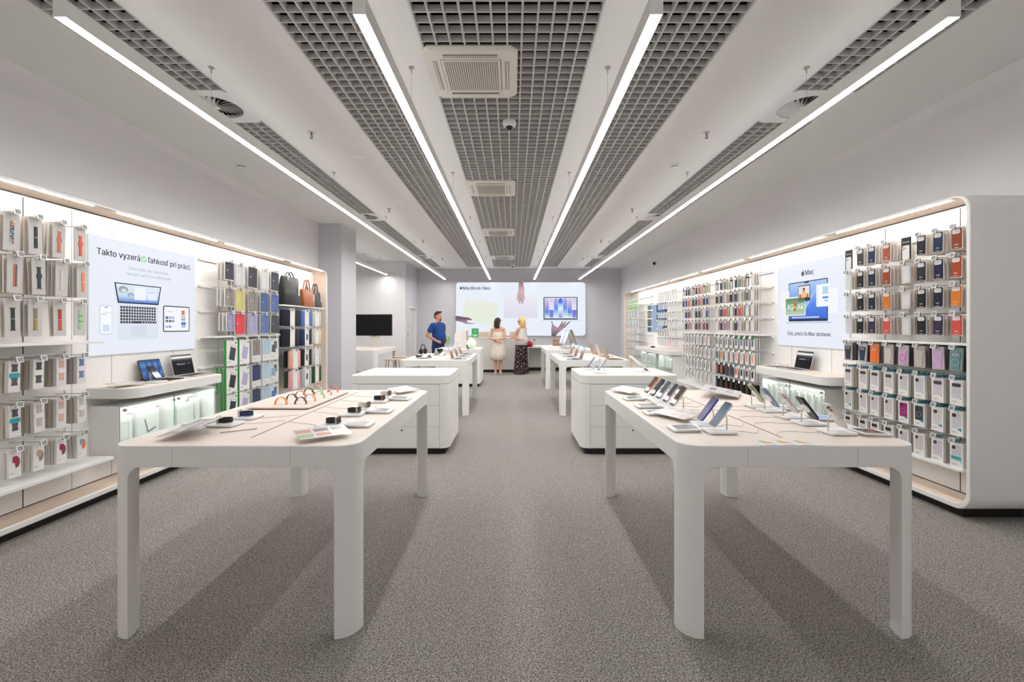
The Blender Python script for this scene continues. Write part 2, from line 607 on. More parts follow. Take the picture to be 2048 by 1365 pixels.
# ---------------------------------------------------------------- lights of the ceiling
LB = lamp_mat(LAMP, (1.0, 0.985, 0.965))
LU = lamp_mat(2.4, (1.0, 0.985, 0.965))  # upward glow added on the bars to brighten the ceiling
HL = CAM_H + 1.59
def bar(name_label, x, y0, y1, wires, hl=HL):
    t = thing('light_bar', name_label, 'ceiling light', (x, y0, hl), 0, 'suspended linear light bars')
    L = y1 - y0
    h = MB()
    h.box(-0.034, 0.034, 0, L, 0.012, 0.09)
    h.box(-0.034, -0.0305, 0, L, 0, 0.012); h.box(0.0305, 0.034, 0, L, 0, 0.012)
    h.box(-0.0305, 0.0305, 0, 0.003, 0, 0.012); h.box(-0.0305, 0.0305, L - 0.003, L, 0, 0.012)
    h.build('housing', WHITE, t)
    MB().box(-0.030, 0.030, 0.003, L - 0.003, 0.002, 0.006).build('diffuser', LB, t)
    MB().box(-0.026, 0.026, 0.02, L - 0.02, 0.0895, 0.0912).build('added_uplight', LU, t)
    for wy in wires:
        if y0 < wy < y1:
            m = MB().tube([(0, wy - y0, 0.09), (0, wy - y0, HC - hl - 0.01)], 0.0012, 5)
            m.lathe([(0.022, HC - hl - 0.008), (0.022, HC - hl - 0.001)], 12, Matrix.Translation((0, wy - y0, 0)))
            m.tube([(0, wy - y0, HC - hl - 0.045), (0, wy - y0, HC - hl - 0.008)], 0.005, 6)
            m.build('suspension_wire', METAL, t)
WY = [2.45, 3.52, 5.93, 8.35, 10.75, 13.1, 15.3]
bar('outermost suspended light bar on the left, over the watch and accessory table', -2.333, 2.34, 15.62, WY)
bar('inner suspended light bar left of the aisle centre', -0.785, 2.32, 15.62, WY)
bar('inner suspended light bar right of the aisle centre', 0.732, 2.32, 15.62, WY)
bar('outermost suspended light bar on the right, over the phone table', 2.27, 2.34, 15.62, WY)
bar('short light bar in the alcove above the black television', -3.87, 9.9, 13.95, [11.0, 13.2], CAM_H + 1.56)

bar('unseen light bar added to brighten the alcove, left of the television', -5.9, 9.9, 13.95, [11.0, 13.2], CAM_H + 1.56)  # made-up bar out of view behind the pillar, lifts the alcove light
ACM = mat('#e4e0d8', 0.5)
def cassette(y0, label, slots):
    S = 0.70
    t = thing('air_conditioner', label, 'air conditioner', (-0.315, y0 + S / 2, HC), 0, 'ceiling cassette air conditioners')
    k = S / 2
    cut = 0.05
    oc = [(-k + cut, -k), (k - cut, -k), (k, -k + cut), (k, k - cut), (k - cut, k), (-k + cut, k), (-k, k - cut), (-k, -k + cut)]
    g = 0.225
    ic = [(-g, -g), (g, -g), (g, -g), (g, g), (g, g), (-g, g), (-g, g), (-g, -g)]
    m = MB()
    k2 = k - 0.012
    oc2 = [(x * k2 / k, y * k2 / k) for x, y in oc]
    # bevelled fascia
    n = 8
    vs = [(x, y, -0.012) for x, y in oc] + [(x, y, -0.03) for x, y in oc2] + [(x, y, -0.03) for x, y in ic] + [(x, y, 0.0) for x, y in oc]
    fs = []
    for i in range(n):
        j = (i + 1) % n
        fs += [(i, j, n + j, n + i), (n + i, n + j, 2 * n + j, 2 * n + i), (3 * n + i, 3 * n + j, j, i)]
    m.add(vs, [tuple(reversed(f)) for f in fs])
    m.build('fascia', ACM, t)
    gm = MB()
    gm.box(-g + 0.004, g - 0.004, -g + 0.004, g - 0.004, -0.034, -0.026)
    gr = gm.build('intake_grille', ACM, t)
    hm = MB()
    if slots:
        for i in range(22):
            x = -0.19 + 0.38 * i / 21
            hm.box(x - 0.0045, x + 0.0045, -0.2, 0.2, -0.0348, -0.0335)
    else:
        for i in range(24):
            for j in range(20):
                x = -0.195 + 0.39 * i / 23; y = -0.195 + 0.39 * j / 19
                hm.box(x - 0.0045, x + 0.0045, y - 0.006, y + 0.006, -0.0348, -0.0335)
    hm.build('grille_openings', mat('#55504a', 0.7), gr)
    for a in range(4):
        M = Matrix.Rotation(R(90 * a), 4, 'Z')
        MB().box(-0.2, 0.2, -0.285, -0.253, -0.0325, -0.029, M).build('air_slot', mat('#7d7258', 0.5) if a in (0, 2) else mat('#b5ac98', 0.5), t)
        MB().box(-0.2, 0.2, -0.276, -0.268, -0.036, -0.0325, M).build('louver', ACM, t)
cassette(3.24, 'ceiling cassette air conditioner nearest the entrance, with perforated grille', False)
cassette(6.23, 'second ceiling cassette air conditioner from the entrance', True)
cassette(9.32, 'third ceiling cassette air conditioner from the entrance', True)
cassette(12.85, 'ceiling cassette air conditioner farthest from the entrance', True)

def dome(x, y, label):
    t = thing('dome_camera', label, 'security camera', (x, y, HC), 0, 'ceiling dome cameras')
    MB().lathe([(0.065, -0.002), (0.068, -0.02), (0.06, -0.045), (0.04, -0.055)], 24).build('housing', PLASTW, t, smooth=40)
    MB().ell((0, 0, -0.05), (0.036, 0.036, 0.036), 20, 10).build('lens_dome', mat('#17181b', 0.1), t, smooth=60)
dome(-0.035, 4.45, 'small dome security camera under the middle grid, nearer one')
dome(-0.02, 14.9, 'small dome security camera under the middle grid by back wall')
def sprinkler(x, y, label):
    t = thing('sprinkler', label, 'sprinkler', (x, y, HC), 0, 'ceiling fire sprinklers')
    MB().lathe([(0.035, 0.0), (0.032, -0.008), (0.012, -0.01)], 16).build('escutcheon', METAL, t)
    b_ = MB().tube([(0, 0, -0.008), (0, 0, -0.03)], 0.008, 8)
    b_.tube([(-0.012, 0, -0.028), (-0.014, 0, -0.045), (0, 0, -0.06)], 0.003, 6)
    b_.tube([(0.012, 0, -0.028), (0.014, 0, -0.045), (0, 0, -0.06)], 0.003, 6)
    b_.lathe([(0.016, -0.064), (0.016, -0.061)], 12)
    b_.build('sprinkler_body', METALD, t)
    MB().tube([(0, 0, -0.03), (0, 0, -0.056)], 0.003, 6).build('glass_bulb', mat('#c23b2e', 0.2), t)
for i, (x, y) in enumerate([(-2.08, 4.7), (-2.11, 7.75), (-2.1, 10.6), (-2.08, 13.4)]):
    sprinkler(x, y, 'ceiling sprinkler in the left ceiling panel, %s from the entrance' % ('first', 'second', 'third', 'fourth')[i])
for i, (x, y) in enumerate([(2.0, 4.7), (2.03, 7.75), (2.05, 10.6), (2.06, 13.4)]):
    sprinkler(x, y, 'ceiling sprinkler in the right ceiling panel, %s from the entrance' % ('first', 'second', 'third', 'fourth')[i])
def smoke(x, y, label):
    t = thing('smoke_detector', label, 'smoke detector', (x, y, HC), 0, 'ceiling smoke detectors')
    MB().lathe([(0.055, 0.0), (0.055, -0.015), (0.045, -0.018), (0.042, -0.04), (0.03, -0.046)], 24).build('housing', PLASTW, t, smooth=35)
    MB().lathe([(0.0435, -0.036), (0.0435, -0.026)], 24).build('vent_ring', DARK, t)
smoke(-3.36, 5.63, 'smoke detector on the ceiling above the left wall display')
smoke(2.0, 5.63, 'smoke detector on the ceiling right of the centre lights')
smoke(-4.1, 12.6, 'smoke detector on the ceiling of the television alcove')
smoke(2.1, 12.9, 'smoke detector on the ceiling near the back wall')
for x, y, s in ((-1.83, 5.37, 'nearer'), (-1.83, 11.3, 'farther')):
    o = MB().lathe([(0.085, -0.001), (0.085, -0.006), (0.07, -0.01), (0.068, -0.007)], 28).build('ceiling_disc', PLASTW, None, (x, y, HC), 35)
    tag(o, 'flat round white ceiling cover left of the aisle, the %s one' % s, 'ceiling cover', 'flat ceiling covers')
# bullet camera on the right wall
t = thing('wall_camera', 'small security camera high on the right wall', 'security camera', (XW, 12.1, 3.08), 0)
MB().lathe([(0.055, 0), (0.055, 0.012), (0.045, 0.02)], 20, Matrix.Rotation(R(-90), 4, 'Y')).build('mount', PLASTW, t, smooth=40)
MB().ell((-0.045, 0, 0), 0.04, 16, 10).build('camera_ball', DARK, t, smooth=60)
# switches beside the door
for z, kind, s in ((1.42, 'light_switch', 'upper'), (1.17, 'door_keypad', 'lower')):
    t = thing(kind, '%s control plate beside the door in the rear left wall' % s, 'wall switch', (-3.36, 14.5, z), 0)
    MB().box(0, 0.012, -0.05, 0.05, -0.09, 0.09).build('plate', PLASTW, t)
    MB().box(0.012, 0.016, -0.03, 0.03, -0.06, 0.06).build('button', mat('#9fa2a6', 0.4) if s == 'upper' else DARK, t)

# ---------------------------------------------------------------- display tables
def poly_perim(x0, x1, y0, y1, r, n=8):
    return rrect(x0, x1, y0, y1, r, n)
TH = 0.873
def display_table(x0, x1, y0, y1, label, h=TH, group='long white display tables', groove=True):
    t = thing('display_table', label, 'table', ((x0 + x1) / 2, (y0 + y1) / 2, 0), 0, group)
    hx, hy = (x1 - x0) / 2, (y1 - y0) / 2
    r, th, ab = 0.1, 0.042, h - 0.095
    n = 8
    m = MB()
    m.ring(rrect(-hx, hx, -hy, hy, r, n), rrect(-hx + th, hx - th, -hy + th, hy - th, r - th, n), ab, h)
    fr = m.build('apron', WHITE, t, smooth=40, bevel=0.0025)
    b = MB().slab(rrect(-hx + 0.02, hx - 0.02, -hy + 0.02, hy - 0.02, r - 0.02, n), h - 0.03, h + 0.0006)
    b.build('table_top', TOPW, t)
    MB().ring(rrect(-hx + 0.001, hx - 0.001, -hy + 0.001, hy - 0.001, r, n), rrect(-hx + 0.012, hx - 0.012, -hy + 0.012, hy - 0.012, r - 0.012, n), h - 0.001, h + 0.0016).build('top_rim', WHITE, t)
    if groove:
        MB().box(-0.004, 0.004, -hy + 0.16, hy - 0.14, h, h + 0.0012).build('cable_slot', mat('#8a715c', 0.7), t)
    for sx in (-1, 1):
        MB().box(sx * (hx - 0.3) - 0.0007, sx * (hx - 0.3) + 0.0007, -hy - 0.0004, -hy + 0.004, ab + 0.001, h - 0.002).build('frame_seam', mat('#a9a6a2', 0.6), t)
    RF = 0.055
    for sx, sy in ((-1, -1), (1, -1), (1, 1), (-1, 1)):
        lg = MB()
        cx, cy = sx * (hx - r), sy * (hy - r)
        def P(rad, k):
            a = PI / 2 * k / n
            return (cx + sx * rad * math.sin(a), cy + sy * rad * math.cos(a))
        out = [P(r, k) for k in range(n + 1)]
        inn = []
        for k in range(n, -1, -1):      # the inner side is filled to a slight bulge
            f_ = math.sin(PI * k / n)
            inn.append(P((r - th) * (1 - 0.62 * f_), k))
        pts = out + inn
        area = sum(pts[i][0] * pts[(i + 1) % len(pts)][1] - pts[(i + 1) % len(pts)][0] * pts[i][1] for i in range(len(pts)))
        if area < 0:
            pts = pts[::-1]
        lg.slab(pts, 0, ab + 0.001)
        # fillets towards both aprons
        fp = [(0, ab + 0.001)] + [(RF - RF * math.cos(PI / 2 * k / 6), ab - RF + RF * math.sin(PI / 2 * k / 6)) for k in range(7)]
        fp = [(0, ab)] + [(RF - RF * math.cos(PI / 2 * k / 6), ab - RF + RF * math.sin(PI / 2 * k / 6)) for k in range(7)]
        # along x
        vs, N = [], len(fp)
        for yy in (sy * hy, sy * (hy - th)):
            vs += [(cx - sx * a, yy, z) for a, z in fp]
        fs = [tuple(range(N)), tuple(range(2 * N - 1, N - 1, -1))] + [(i, i + N, (i + 1) % N + N, (i + 1) % N) for i in range(N)]
        lg.add(vs, fs)
        vs = []
        for xx in (sx * hx, sx * (hx - th)):
            vs += [(xx, cy - sy * a, z) for a, z in fp]
        lg.add(vs, fs)
        lg.build('leg', WHITE, t, smooth=40)
    return t
LX0, LX1, RX0, RX1 = -1.845, -0.71, 0.765, 1.86
display_table(LX0, LX1, 2.06, 3.87, 'white display table in the left foreground with watches and the band tray')
display_table(RX0, RX1, 2.06, 3.87, 'white display table in the right foreground with phones on stands')
display_table(-1.80, -0.70, 7.17, 9.0, 'white display table left of the aisle with headphones and laptops')
display_table(RX0 - 0.03, RX1, 7.17, 9.0, 'white display table right of the aisle with two rows of laptops')
display_table(RX0 - 0.03, RX1, 10.2, 12.0, 'farthest white display table right of the aisle with tall tablets')
display_table(-4.2, -3.04, 10.15, 11.9, 'white table in the alcove carrying the black television')

def drawer_cabinet(x0, x1, y0, y1, label, h=TH, face=-1):
    t = thing('drawer_cabinet', label, 'cabinet', ((x0 + x1) / 2, (y0 + y1) / 2, 0), 0, 'white drawer cabinets')
    hx, hy = (x1 - x0) / 2, (y1 - y0) / 2
    MB().slab(rrect(-hx + 0.05, hx - 0.05, -hy + 0.04, hy - 0.05, 0.05), 0, 0.075).build('plinth', BLACK, t)
    MB().slab(rrect(-hx, hx, -hy, hy, 0.1, 8), 0.072, h - 0.094).build('body', WHITE, t, smooth=40)
    MB().slab(rrect(-hx + 0.002, hx - 0.002, -hy + 0.002, hy - 0.002, 0.1, 8), h - 0.095, h - 0.09).build('shadow_gap', mat('#8d8a87', 0.7), t)
    MB().slab(rrect(-hx, hx, -hy, hy, 0.1, 8), h - 0.09, h - 0.002).build('top_band', WHITE, t, smooth=40, bevel=0.002)
    MB().slab(rrect(-hx + 0.012, hx - 0.012, -hy + 0.012, hy - 0.012, 0.088, 8), h - 0.01, h).build('cabinet_top', TOPW, t)
    MB().box(-hx + 0.105, hx - 0.105, -hy - 0.0006, -hy + 0.01, 0.075, h - 0.095).build('drawer_gap_shade', mat('#8d8a87', 0.7), t)  # grey plate painted as the shade between the drawer fronts
    H = (h - 0.097 - 0.077) / 3
    for k in range(3):
        z0 = 0.077 + k * H + 0.0015
        dr = MB().box(-hx + 0.108, hx - 0.108, -hy - 0.003, -hy, z0, z0 + H - 0.003).build('drawer', WHITE, t)
        if k != 1:
            MB().lathe([(0.009, 0), (0.009, 0.004)], 14, Matrix.Translation((0.03, -hy - 0.003, z0 + H - 0.04)) @ Matrix.Rotation(R(90), 4, 'X')).build('lock', DARK, dr)
    return t
drawer_cabinet(-1.80, -0.70, 5.0, 5.93, 'white three-drawer cabinet with an empty top behind the left front table')
drawer_cabinet(RX0 - 0.02, 1.83, 5.0, 5.93, 'white three-drawer cabinet topped with phones and white mats')
drawer_cabinet(-1.82, -0.76, 10.55, 11.75, 'white drawer cabinet carrying the pale green sphere and white arch')
# ---------------------------------------------------------------- wall displays
XF, XP, XI = 3.27, 3.50, 3.28        # front lip, back panel, front of the goods
TOP, HB, ZI0, ZI1 = 2.383, 0.07, 0.113, 2.363
SM = lamp_mat(STRIP, (1.0, 0.96, 0.92))
def wall_display(side, y0, y1, label, strips, seams, rails, shelves):
    s = -1 if side == 'L' else 1
    t = thing('wall_display', label, 'wall display', (s * XF, (y0 + y1) / 2, 0), 0, 'lit wall displays')
    cy = (y0 + y1) / 2
    X = lambda a: s * (a - XF)           # distance from the aisle centre to local x
    def bx(m, a0, a1, b0, b1, c0, c1):
        return m.box(min(X(a0), X(a1)), max(X(a0), X(a1)), b0 - cy, b1 - cy, c0, c1)
    m = MB()
    o = rrect(y0 - cy, y1 - cy, HB, TOP, 0.12, 8)
    i = rrect(y0 - cy + 0.03, y1 - cy - 0.03, ZI0, ZI1, 0.095, 8)
    m.ring(o, i, min(X(XF), X(XW - 0.002)), max(X(XF), X(XW - 0.002)), 'x')
    m.build('frame_shell', WHITE, t, smooth=40, bevel=0.006)
    m = MB()
    i2 = rrect(y0 - cy + 0.034, y1 - cy - 0.034, ZI0 + 0.003, ZI1 - 0.003, 0.092, 8)
    m.ring(i, i2, min(X(XF + 0.012), X(XP)), max(X(XF + 0.012), X(XP)), 'x')
    m.build('wood_lining', WOOD, t, smooth=40)
    m = MB()
    i3 = rrect(y0 - cy + 0.036, y1 - cy - 0.036, ZI0 + 0.006, ZI1 - 0.01, 0.09, 8)
    a0, a1 = min(X(XP), X(XP + 0.03)), max(X(XP), X(XP + 0.03))
    n = len(i3)
    m.add([(a0, y, z) for y, z in i3] + [(a1, y, z) for y, z in i3],
          [tuple(range(n)), tuple(range(2 * n - 1, n - 1, -1))] + [(k, k + n, (k + 1) % n + n, (k + 1) % n) for k in range(n)])
    m.build('back_panel', PANEL, t)
    for a, b_ in seams:
        bx(MB(), XP - 0.001, XP, a - b_, a + b_, ZI0 + 0.01, 2.34).build('panel_seam', mat('#4a433e', 0.8) if b_ > 0.003 else mat('#8e8883', 0.8), t)
    bx(MB(), XP - 0.002, XP, y0 + 0.12, y1 - 0.12, ZI1 - 0.014, ZI1 - 0.004).build('shadow_gap', mat('#3b332c', 0.8), t)
    bx(MB(), XP - 0.002, XP, y0 + 0.12, y1 - 0.12, ZI0 + 0.003, ZI0 + 0.009).build('shadow_gap', mat('#3b332c', 0.8), t)
    bx(MB(), XF + 0.07, XW - 0.01, y0 + 0.12, y1 - 0.1, 0.0, HB + 0.004).build('plinth', BLACK, t)
    for a, b_ in strips:
        ms = MB()
        xa, xb = X(XF + 0.013), X(XF + 0.0183)      # the glowing face leans towards the back panel
        vs = [(xa, a - cy, ZI1 - 0.009), (xb, a - cy, ZI1 - 0.0075), (xa, a - cy, ZI1 - 0.0035), (xa, b_ - cy, ZI1 - 0.009), (xb, b_ - cy, ZI1 - 0.0075), (xa, b_ - cy, ZI1 - 0.0035)]
        ms.add(vs, [(0, 1, 2), (5, 4, 3), (0, 3, 4, 1), (1, 4, 5, 2), (2, 5, 3, 0)])
        ms.build('light_strip', SM, t)
    for a, b_, z in rails:
        mm = MB()
        bx(mm, XP - 0.022, XP, a, b_, z - 0.015, z + 0.015)
        for e in (a + 0.01, b_ - 0.01):
            mm.tube([(X(XP), e - cy, z), (X(XP - 0.035), e - cy, z)], 0.018, 12)
        mm.build('hook_rail', PLASTW, t, smooth=40)
    for a, b_, z, dpt in shelves:
        mm = MB()
        pts = rrect(min(X(XP), X(XP - dpt)), max(X(XP), X(XP - dpt)), a - cy, b_ - cy, 0.02, 4)
        mm.slab(pts, z - 0.02, z)
        mm.build('ledge_shelf', PLASTW, t, bevel=0.002)
    return t

# rows (height of the hooks) and bays
def cols(pxs): return [zc(p, XI) for p in pxs]
RN = cols([1913.5, 1876.9, 1843, 1811.9, 1773.4, 1744, 1721, 1697.4])
RN2 = cols([1912.4, 1874.9, 1838, 1806.6, 1777, 1749, 1725.5, 1695.8])
M2 = cols([1504.8, 1494.6, 1480.2, 1472, 1462.8, 1450.5, 1442.8, 1434])
M2b = cols([1505, 1493.5, 1482.8, 1472.2, 1462, 1452.5, 1442.4, 1434])
M1 = cols([1414.8, 1408.4, 1399.2, 1393, 1386.7, 1378.2, 1373, 1367.4])
M1b = cols([1417, 1409, 1401, 1393.6, 1387.2, 1380.8, 1375, 1368.6])
F1c = [zc(1275, XI) + (zc(1254.8, XI) - zc(1275, XI)) * k / 7 for k in range(8)]
F2c = [zc(1352.5, XI) + (zc(1317.4, XI) - zc(1352.5, XI)) * k / 7 for k in range(8)]
HS = lambda h: CAM_H + (h - CAM_H) * XI / 3.36
RU = [HS(v) for v in (2.165, 1.95, 1.73, 1.508)]
RL = [HS(v) for v in (1.254, 1.02, 0.789, 0.545)]
MU = [HS(v) for v in (2.158, 1.947, 1.73, 1.512)]
ML = [HS(v) for v in (1.25, 1.035, 0.81, 0.585)]
F1r = [HS(v) for v in (2.17, 1.99, 1.81, 1.59, 1.385, 1.167, 0.97, 0.76, 0.55)]
F2r = [HS(v) for v in (2.15, 1.91, 1.70, 1.53, 1.34, 1.14)]
LAc = cols([24.6, 70.8, 119, 160])
LAb = cols([29.5, 78, 123, 163])
LAu = [HS(v) for v in (2.18, 1.898, 1.603)]
LAl = [HS(v) for v in (1.186, 0.882, 0.585)]
LBc = cols([458.6, 479.8, 505.3, 529, 549.6])
LBb = cols([464, 489, 512.9, 533.3, 549.2])
LBu = [HS(v) for v in (2.175, 1.865, 1.575)]
LBl = [HS(v) for v in (1.254, 0.925, 0.61)]
LCc = cols([583, 613.5, 634])
LCr = [HS(v) for v in (1.66, 1.37, 1.04, 0.73)]
SH = HS(1.30)
ur = lambda z: z + 0.0
railsR = []
for rows, yy in ((RU, (3.3, 4.62)), (RL, (3.3, 4.62)), (MU, (6.1, 7.45)), (ML, (6.1, 7.45)), (MU, (7.5, 9.0)), (ML, (7.5, 9.0)), (F1r, (11.35, 13.15)), (F2r, (8.95, 10.4))):
    for z in rows:
        railsR.append((yy[0], yy[1], z + 0.012))
railsL = []
for rows, yy in ((LAu, (2.7, 3.55)), (LAl, (2.7, 3.55)), (LBu, (5.05, 6.5)), (LBl, (5.05, 6.5))):
    for z in rows:
        railsL.append((yy[0], yy[1], z + 0.012))
for z in LCr:
    railsL.append((6.6, 7.85, z + 0.012))
P0 = 0.7177
wall_display('L', 0.7, 8.02, 'long lit wall display with wood-lined frame on the left wall',
             [(1.3, 3.56), (3.78, 5.05), (5.2, 6.5), (6.75, 7.85)],
             [(3.25 + P0 * k, 0.0035 if k in (0,) else 0.002) for k in range(-3, 7)] + [(3.61, 0.0015)], railsL,
             [(2.6, 3.62, SH, 0.26), (2.6, 3.66, HS(0.345), 0.30), (5.05, 6.5, SH, 0.20), (6.5, 7.93, HS(1.735), 0.22)])
wall_display('R', 3.256, 13.4, 'long lit wall display with wood-lined frame on the right wall',
             [(3.42, 4.62), (4.8, 6.3), (6.5, 7.9), (8.1, 9.5), (9.7, 11.1), (11.3, 12.6)],
             [(3.561 + P0 * k, 0.0035 if k < 2 else 0.002) for k in range(0, 14)], railsR,
             [(3.3, 4.62, SH - 0.01, 0.2), (3.3, 4.62, HS(0.345), 0.24), (6.1, 7.45, SH, 0.2), (7.5, 9.05, SH, 0.2), (7.5, 9.05, HS(0.33), 0.3), (6.1, 7.45, HS(0.33), 0.3)])

# ---------------------------------------------------------------- hooks and goods
def face(x0, z0, x1, z1, r, y, d):
    return MB().prism(rrect(x0, x1, z0, z1, r, 4), y - d, y)
HOOK = None
TAGSCR = mat('#83888b', 0.3)
def make_hook(detail):
    m = MB()
    m.tube([(0, 0.225, 0.008), (0, -0.022, 0.008), (0, -0.028, 0.012)], 0.0026, 6, mt=METAL)
    m.box(-0.008, 0.008, -0.030, -0.014, -0.012, 0.022, mt=METALD)
    m.box(-0.011, 0.011, -0.026, -0.022, 0.016, 0.020, mt=METALD)
    h = m.build('display_hook')
    Mx = Matrix.Rotation(R(-12), 4, 'X')
    tg = MB().prism(rrect(-0.021, 0.021, -0.02, 0.018, 0.003, 3), -0.038, -0.031, Mx).build('price_tag', PLASTW, h)
    if detail:
        sc = MB().prism(rrect(-0.016, 0.016, -0.015, 0.013, 0.001, 2), -0.0386, -0.0378, Mx).build('tag_display', TAGSCR, tg)
        ln = MB()
        for zz, ww in ((0.006, 0.02), (0.0, 0.024), (-0.008, 0.014)):
            ln.box(-0.012, -0.012 + ww, -0.0392, -0.0385, zz, zz + 0.0025, Mx)
        me = ln.mesh('tag_print', mat('#4b4f52', 0.5))
    return h
HOOKS = {}
ORD = ['first', 'second', 'third', 'fourth', 'fifth', 'sixth', 'seventh', 'eighth', 'ninth', 'tenth']
def park(o):
    COL.objects.unlink(o)
    for c in o.children:
        COL.objects.unlink(c)
        for g in c.children:
            COL.objects.unlink(g)
            for q in g.children: COL.objects.unlink(q)
TEMPL = {}
_first = {}
def inst(key, maker, loc, rot, label, cat, group):
    """first use keeps the built thing itself, later ones copy it with its parts"""
    if key not in TEMPL:
        TEMPL[key] = maker()
        o = TEMPL[key]
        kids(o)
        for c in kids(o): kids(c)
        o.location = loc
        o.rotation_euler = rot
    else:
        o = dup(TEMPL[key], loc, rot)
    o['label'] = label
    o['category'] = cat
    if group: o['group'] = group
    return o
def place(side, z, h, y=0.0):
    """point on the goods plane; y is the distance behind the front item"""
    if side == 'L':
        return (-(XI + y), z, h), R(90)
    return (XI + y, z, h), R(-90)
rng = random.Random(3)
def hang(side, bay, row, col, z, h, key, maker, desc, name_cat, nback=3, gap=0.03, backkey=None, backmaker=None,
         hookdetail=True, grp='goods', tilt=None, rowfrom='top', backdesc='pack', yoff=0.0, hook=True, ncol=8, dx=0.0):
    pos = '%s from left, %s row, %s' % (ORD[col], ORD[row], bay)
    jit = tilt if tilt is not None else rng.uniform(-1.5, 1.5)
    loc, rz = place(side, z, h, yoff)
    inst(key, maker, loc, (0, R(jit), rz), '%s, %s' % (desc, pos), name_cat, grp)
    for k in range(nback):
        loc, rz = place(side, z, h, yoff + gap * (k + 1) + rng.uniform(0, 0.002))
        inst(backkey or key, backmaker or maker, loc, (R(rng.uniform(-0.5, 1.0)), R(jit + rng.uniform(-2, 2)), rz),
             '%s %s behind front, %s' % (backdesc, ('one', 'two', 'three', 'four', 'five', 'six', 'seven')[k], pos), name_cat, 'queued ' + grp)
    if hook:
        loc, rz = place(side, z, h, 0)
        hk = 'hook%d' % hookdetail
        inst(hk, lambda: make_hook(hookdetail), loc, (0, 0, rz), 'hook with tag, ' + pos, 'hook', 'display hooks with price tags')

def lines(mb, x0, z0, ws, y, t=0.0022, gap=0.0045, center=False):
    for i, w_ in enumerate(ws):
        xa = -w_ / 2 + x0 if center else x0
        mb.box(xa, xa + w_, y - 0.0005, y, z0 - i * gap, z0 - i * gap + t)
    return mb
def card(w, h, d, m=None, name='hang_card', r=0.004):
    return MB().prism(rrect(-w / 2, w / 2, -h, 0.0, r, 3), 0, d).build(name, m or CARD)
def apple(mb, cx, cz, s, y0, y1):
    """a small apple silhouette with leaf"""
    pts = []
    body = [(0.0, 0.30), (0.12, 0.36), (0.26, 0.35), (0.37, 0.27), (0.30, 0.16), (0.28, 0.03), (0.33, -0.09), (0.41, -0.15), (0.35, -0.30), (0.24, -0.45),
            (0.14, -0.49), (0.0, -0.45), (-0.13, -0.49), (-0.24, -0.45), (-0.35, -0.30), (-0.41, -0.12), (-0.41, 0.06), (-0.36, 0.23), (-0.26, 0.33), (-0.12, 0.36)]
    mb.prism([(cx + x * s, cz + z * s) for x, z in reversed(body)], y0, y1)
    mb.prism([(cx + x * s, cz + z * s) for x, z in [(-0.01, 0.40), (0.10, 0.44), (0.18, 0.60), (0.17, 0.66), (0.06, 0.61), (0.0, 0.5)]], y0, y1)
    return mb

# --- phone case on a white card
def mk_case(color, hi=True, w=0.082, h=0.162):
    def f():
        c = card(w, h, 0.006, CARD, 'phone_case_pack')
        cm = mat('#%02x%02x%02x' % tuple(int(int(color[i:i + 2], 16) * 0.88) for i in (1, 3, 5)), 0.6, spec=0.3)
        k = face(-w * 0.44, -h + 0.006, w * 0.44, -0.006, 0.012, 0, 0.006).build('phone_case', cm, c, smooth=40)
        face(-w * 0.36, -h * 0.29, w * 0.38, -0.011, 0.012, -0.0061, 0.0006).build('camera_window', mat('#eae8e6', 0.5), k)
        m = MB()
        if hi:
            lines(m, 0, -h * 0.78, (0.03, 0.022), -0.0062, center=True)
            lines(m, 0, -h * 0.93, (0.034,), -0.0062, 0.003, center=True)
            m.build('print_lines', mat('#e8e6e3', 0.5), k)
            apple(MB(), 0, -h * 0.52, 0.014, -0.0066, -0.006).build('emblem', mat('#%02x%02x%02x' % tuple(int(int(color[i:i + 2], 16) * 0.78) for i in (1, 3, 5)), 0.3), k)
        return c
    return f
def mk_clear(hi=True, w=0.082, h=0.162):
    def f():
        c = card(w, h, 0.006, CARD, 'phone_case_pack')
        k = face(-w * 0.43, -h + 0.008, w * 0.43, -0.006, 0.011, 0, 0.004).build('clear_case', mat('#dedddc', 0.2), c, smooth=40)
        m = MB()
        m.ring(rrect(-w * 0.36, w * 0.36, -h + 0.018, -h * 0.3, 0.004), rrect(-w * 0.345, w * 0.345, -h + 0.0195, -h * 0.31, 0.003), -0.0045, -0.004, 'y')
        if hi: lines(m, 0, -h * 0.4, (0.04, 0.03, 0.02), -0.0042, 0.0015, 0.01, center=True)
        m.build('print_lines', mat('#bdbcbb', 0.5), k)
        return c
    return f
def mk_backcard(w, h, d, color='#ded6cd', name='accessory_pack'):
    return lambda: card(w, h, d, mat(color, 0.6), name)
def mk_promo(hi=True):
    def f():
        w, h = 0.092, 0.185
        m = MB()
        c = MB().prism([(-w / 2, -h), (-w / 2 + 0.012, -h), (-w / 2 + 0.012, -h + 0.105), (w / 2 - 0.012, -h + 0.105), (w / 2 - 0.012, -h), (w / 2, -h), (w / 2, 0), (-w / 2, 0)], 0, 0.004).build('promo_card', mat('#15110f', 0.5))
        p = MB().prism(rrect(-w / 2 + 0.012, w / 2 - 0.012, -h + 0.002, -h + 0.118, 0.012), -0.002, 0.004).build('printed_phone', mat('#e9e8e6', 0.4), c)
        l = MB()
        for x, z in ((-0.02, -0.083), (-0.005, -0.09), (-0.02, -0.1)):
            l.prism([(x + 0.0052 * math.cos(2 * PI * k / 12), z + 0.0052 * math.sin(2 * PI * k / 12)) for k in range(12)], -0.0026, -0.002)
        l.build('printed_lenses', BLACK, p)
        if hi:
            text('iPhone Pro', 0.0145, 'printed_title', mat('#f4f2ee', 0.5), c, (0, -0.0003, -0.038), bold=0.0004, fit=0.062)
        return c
    return f
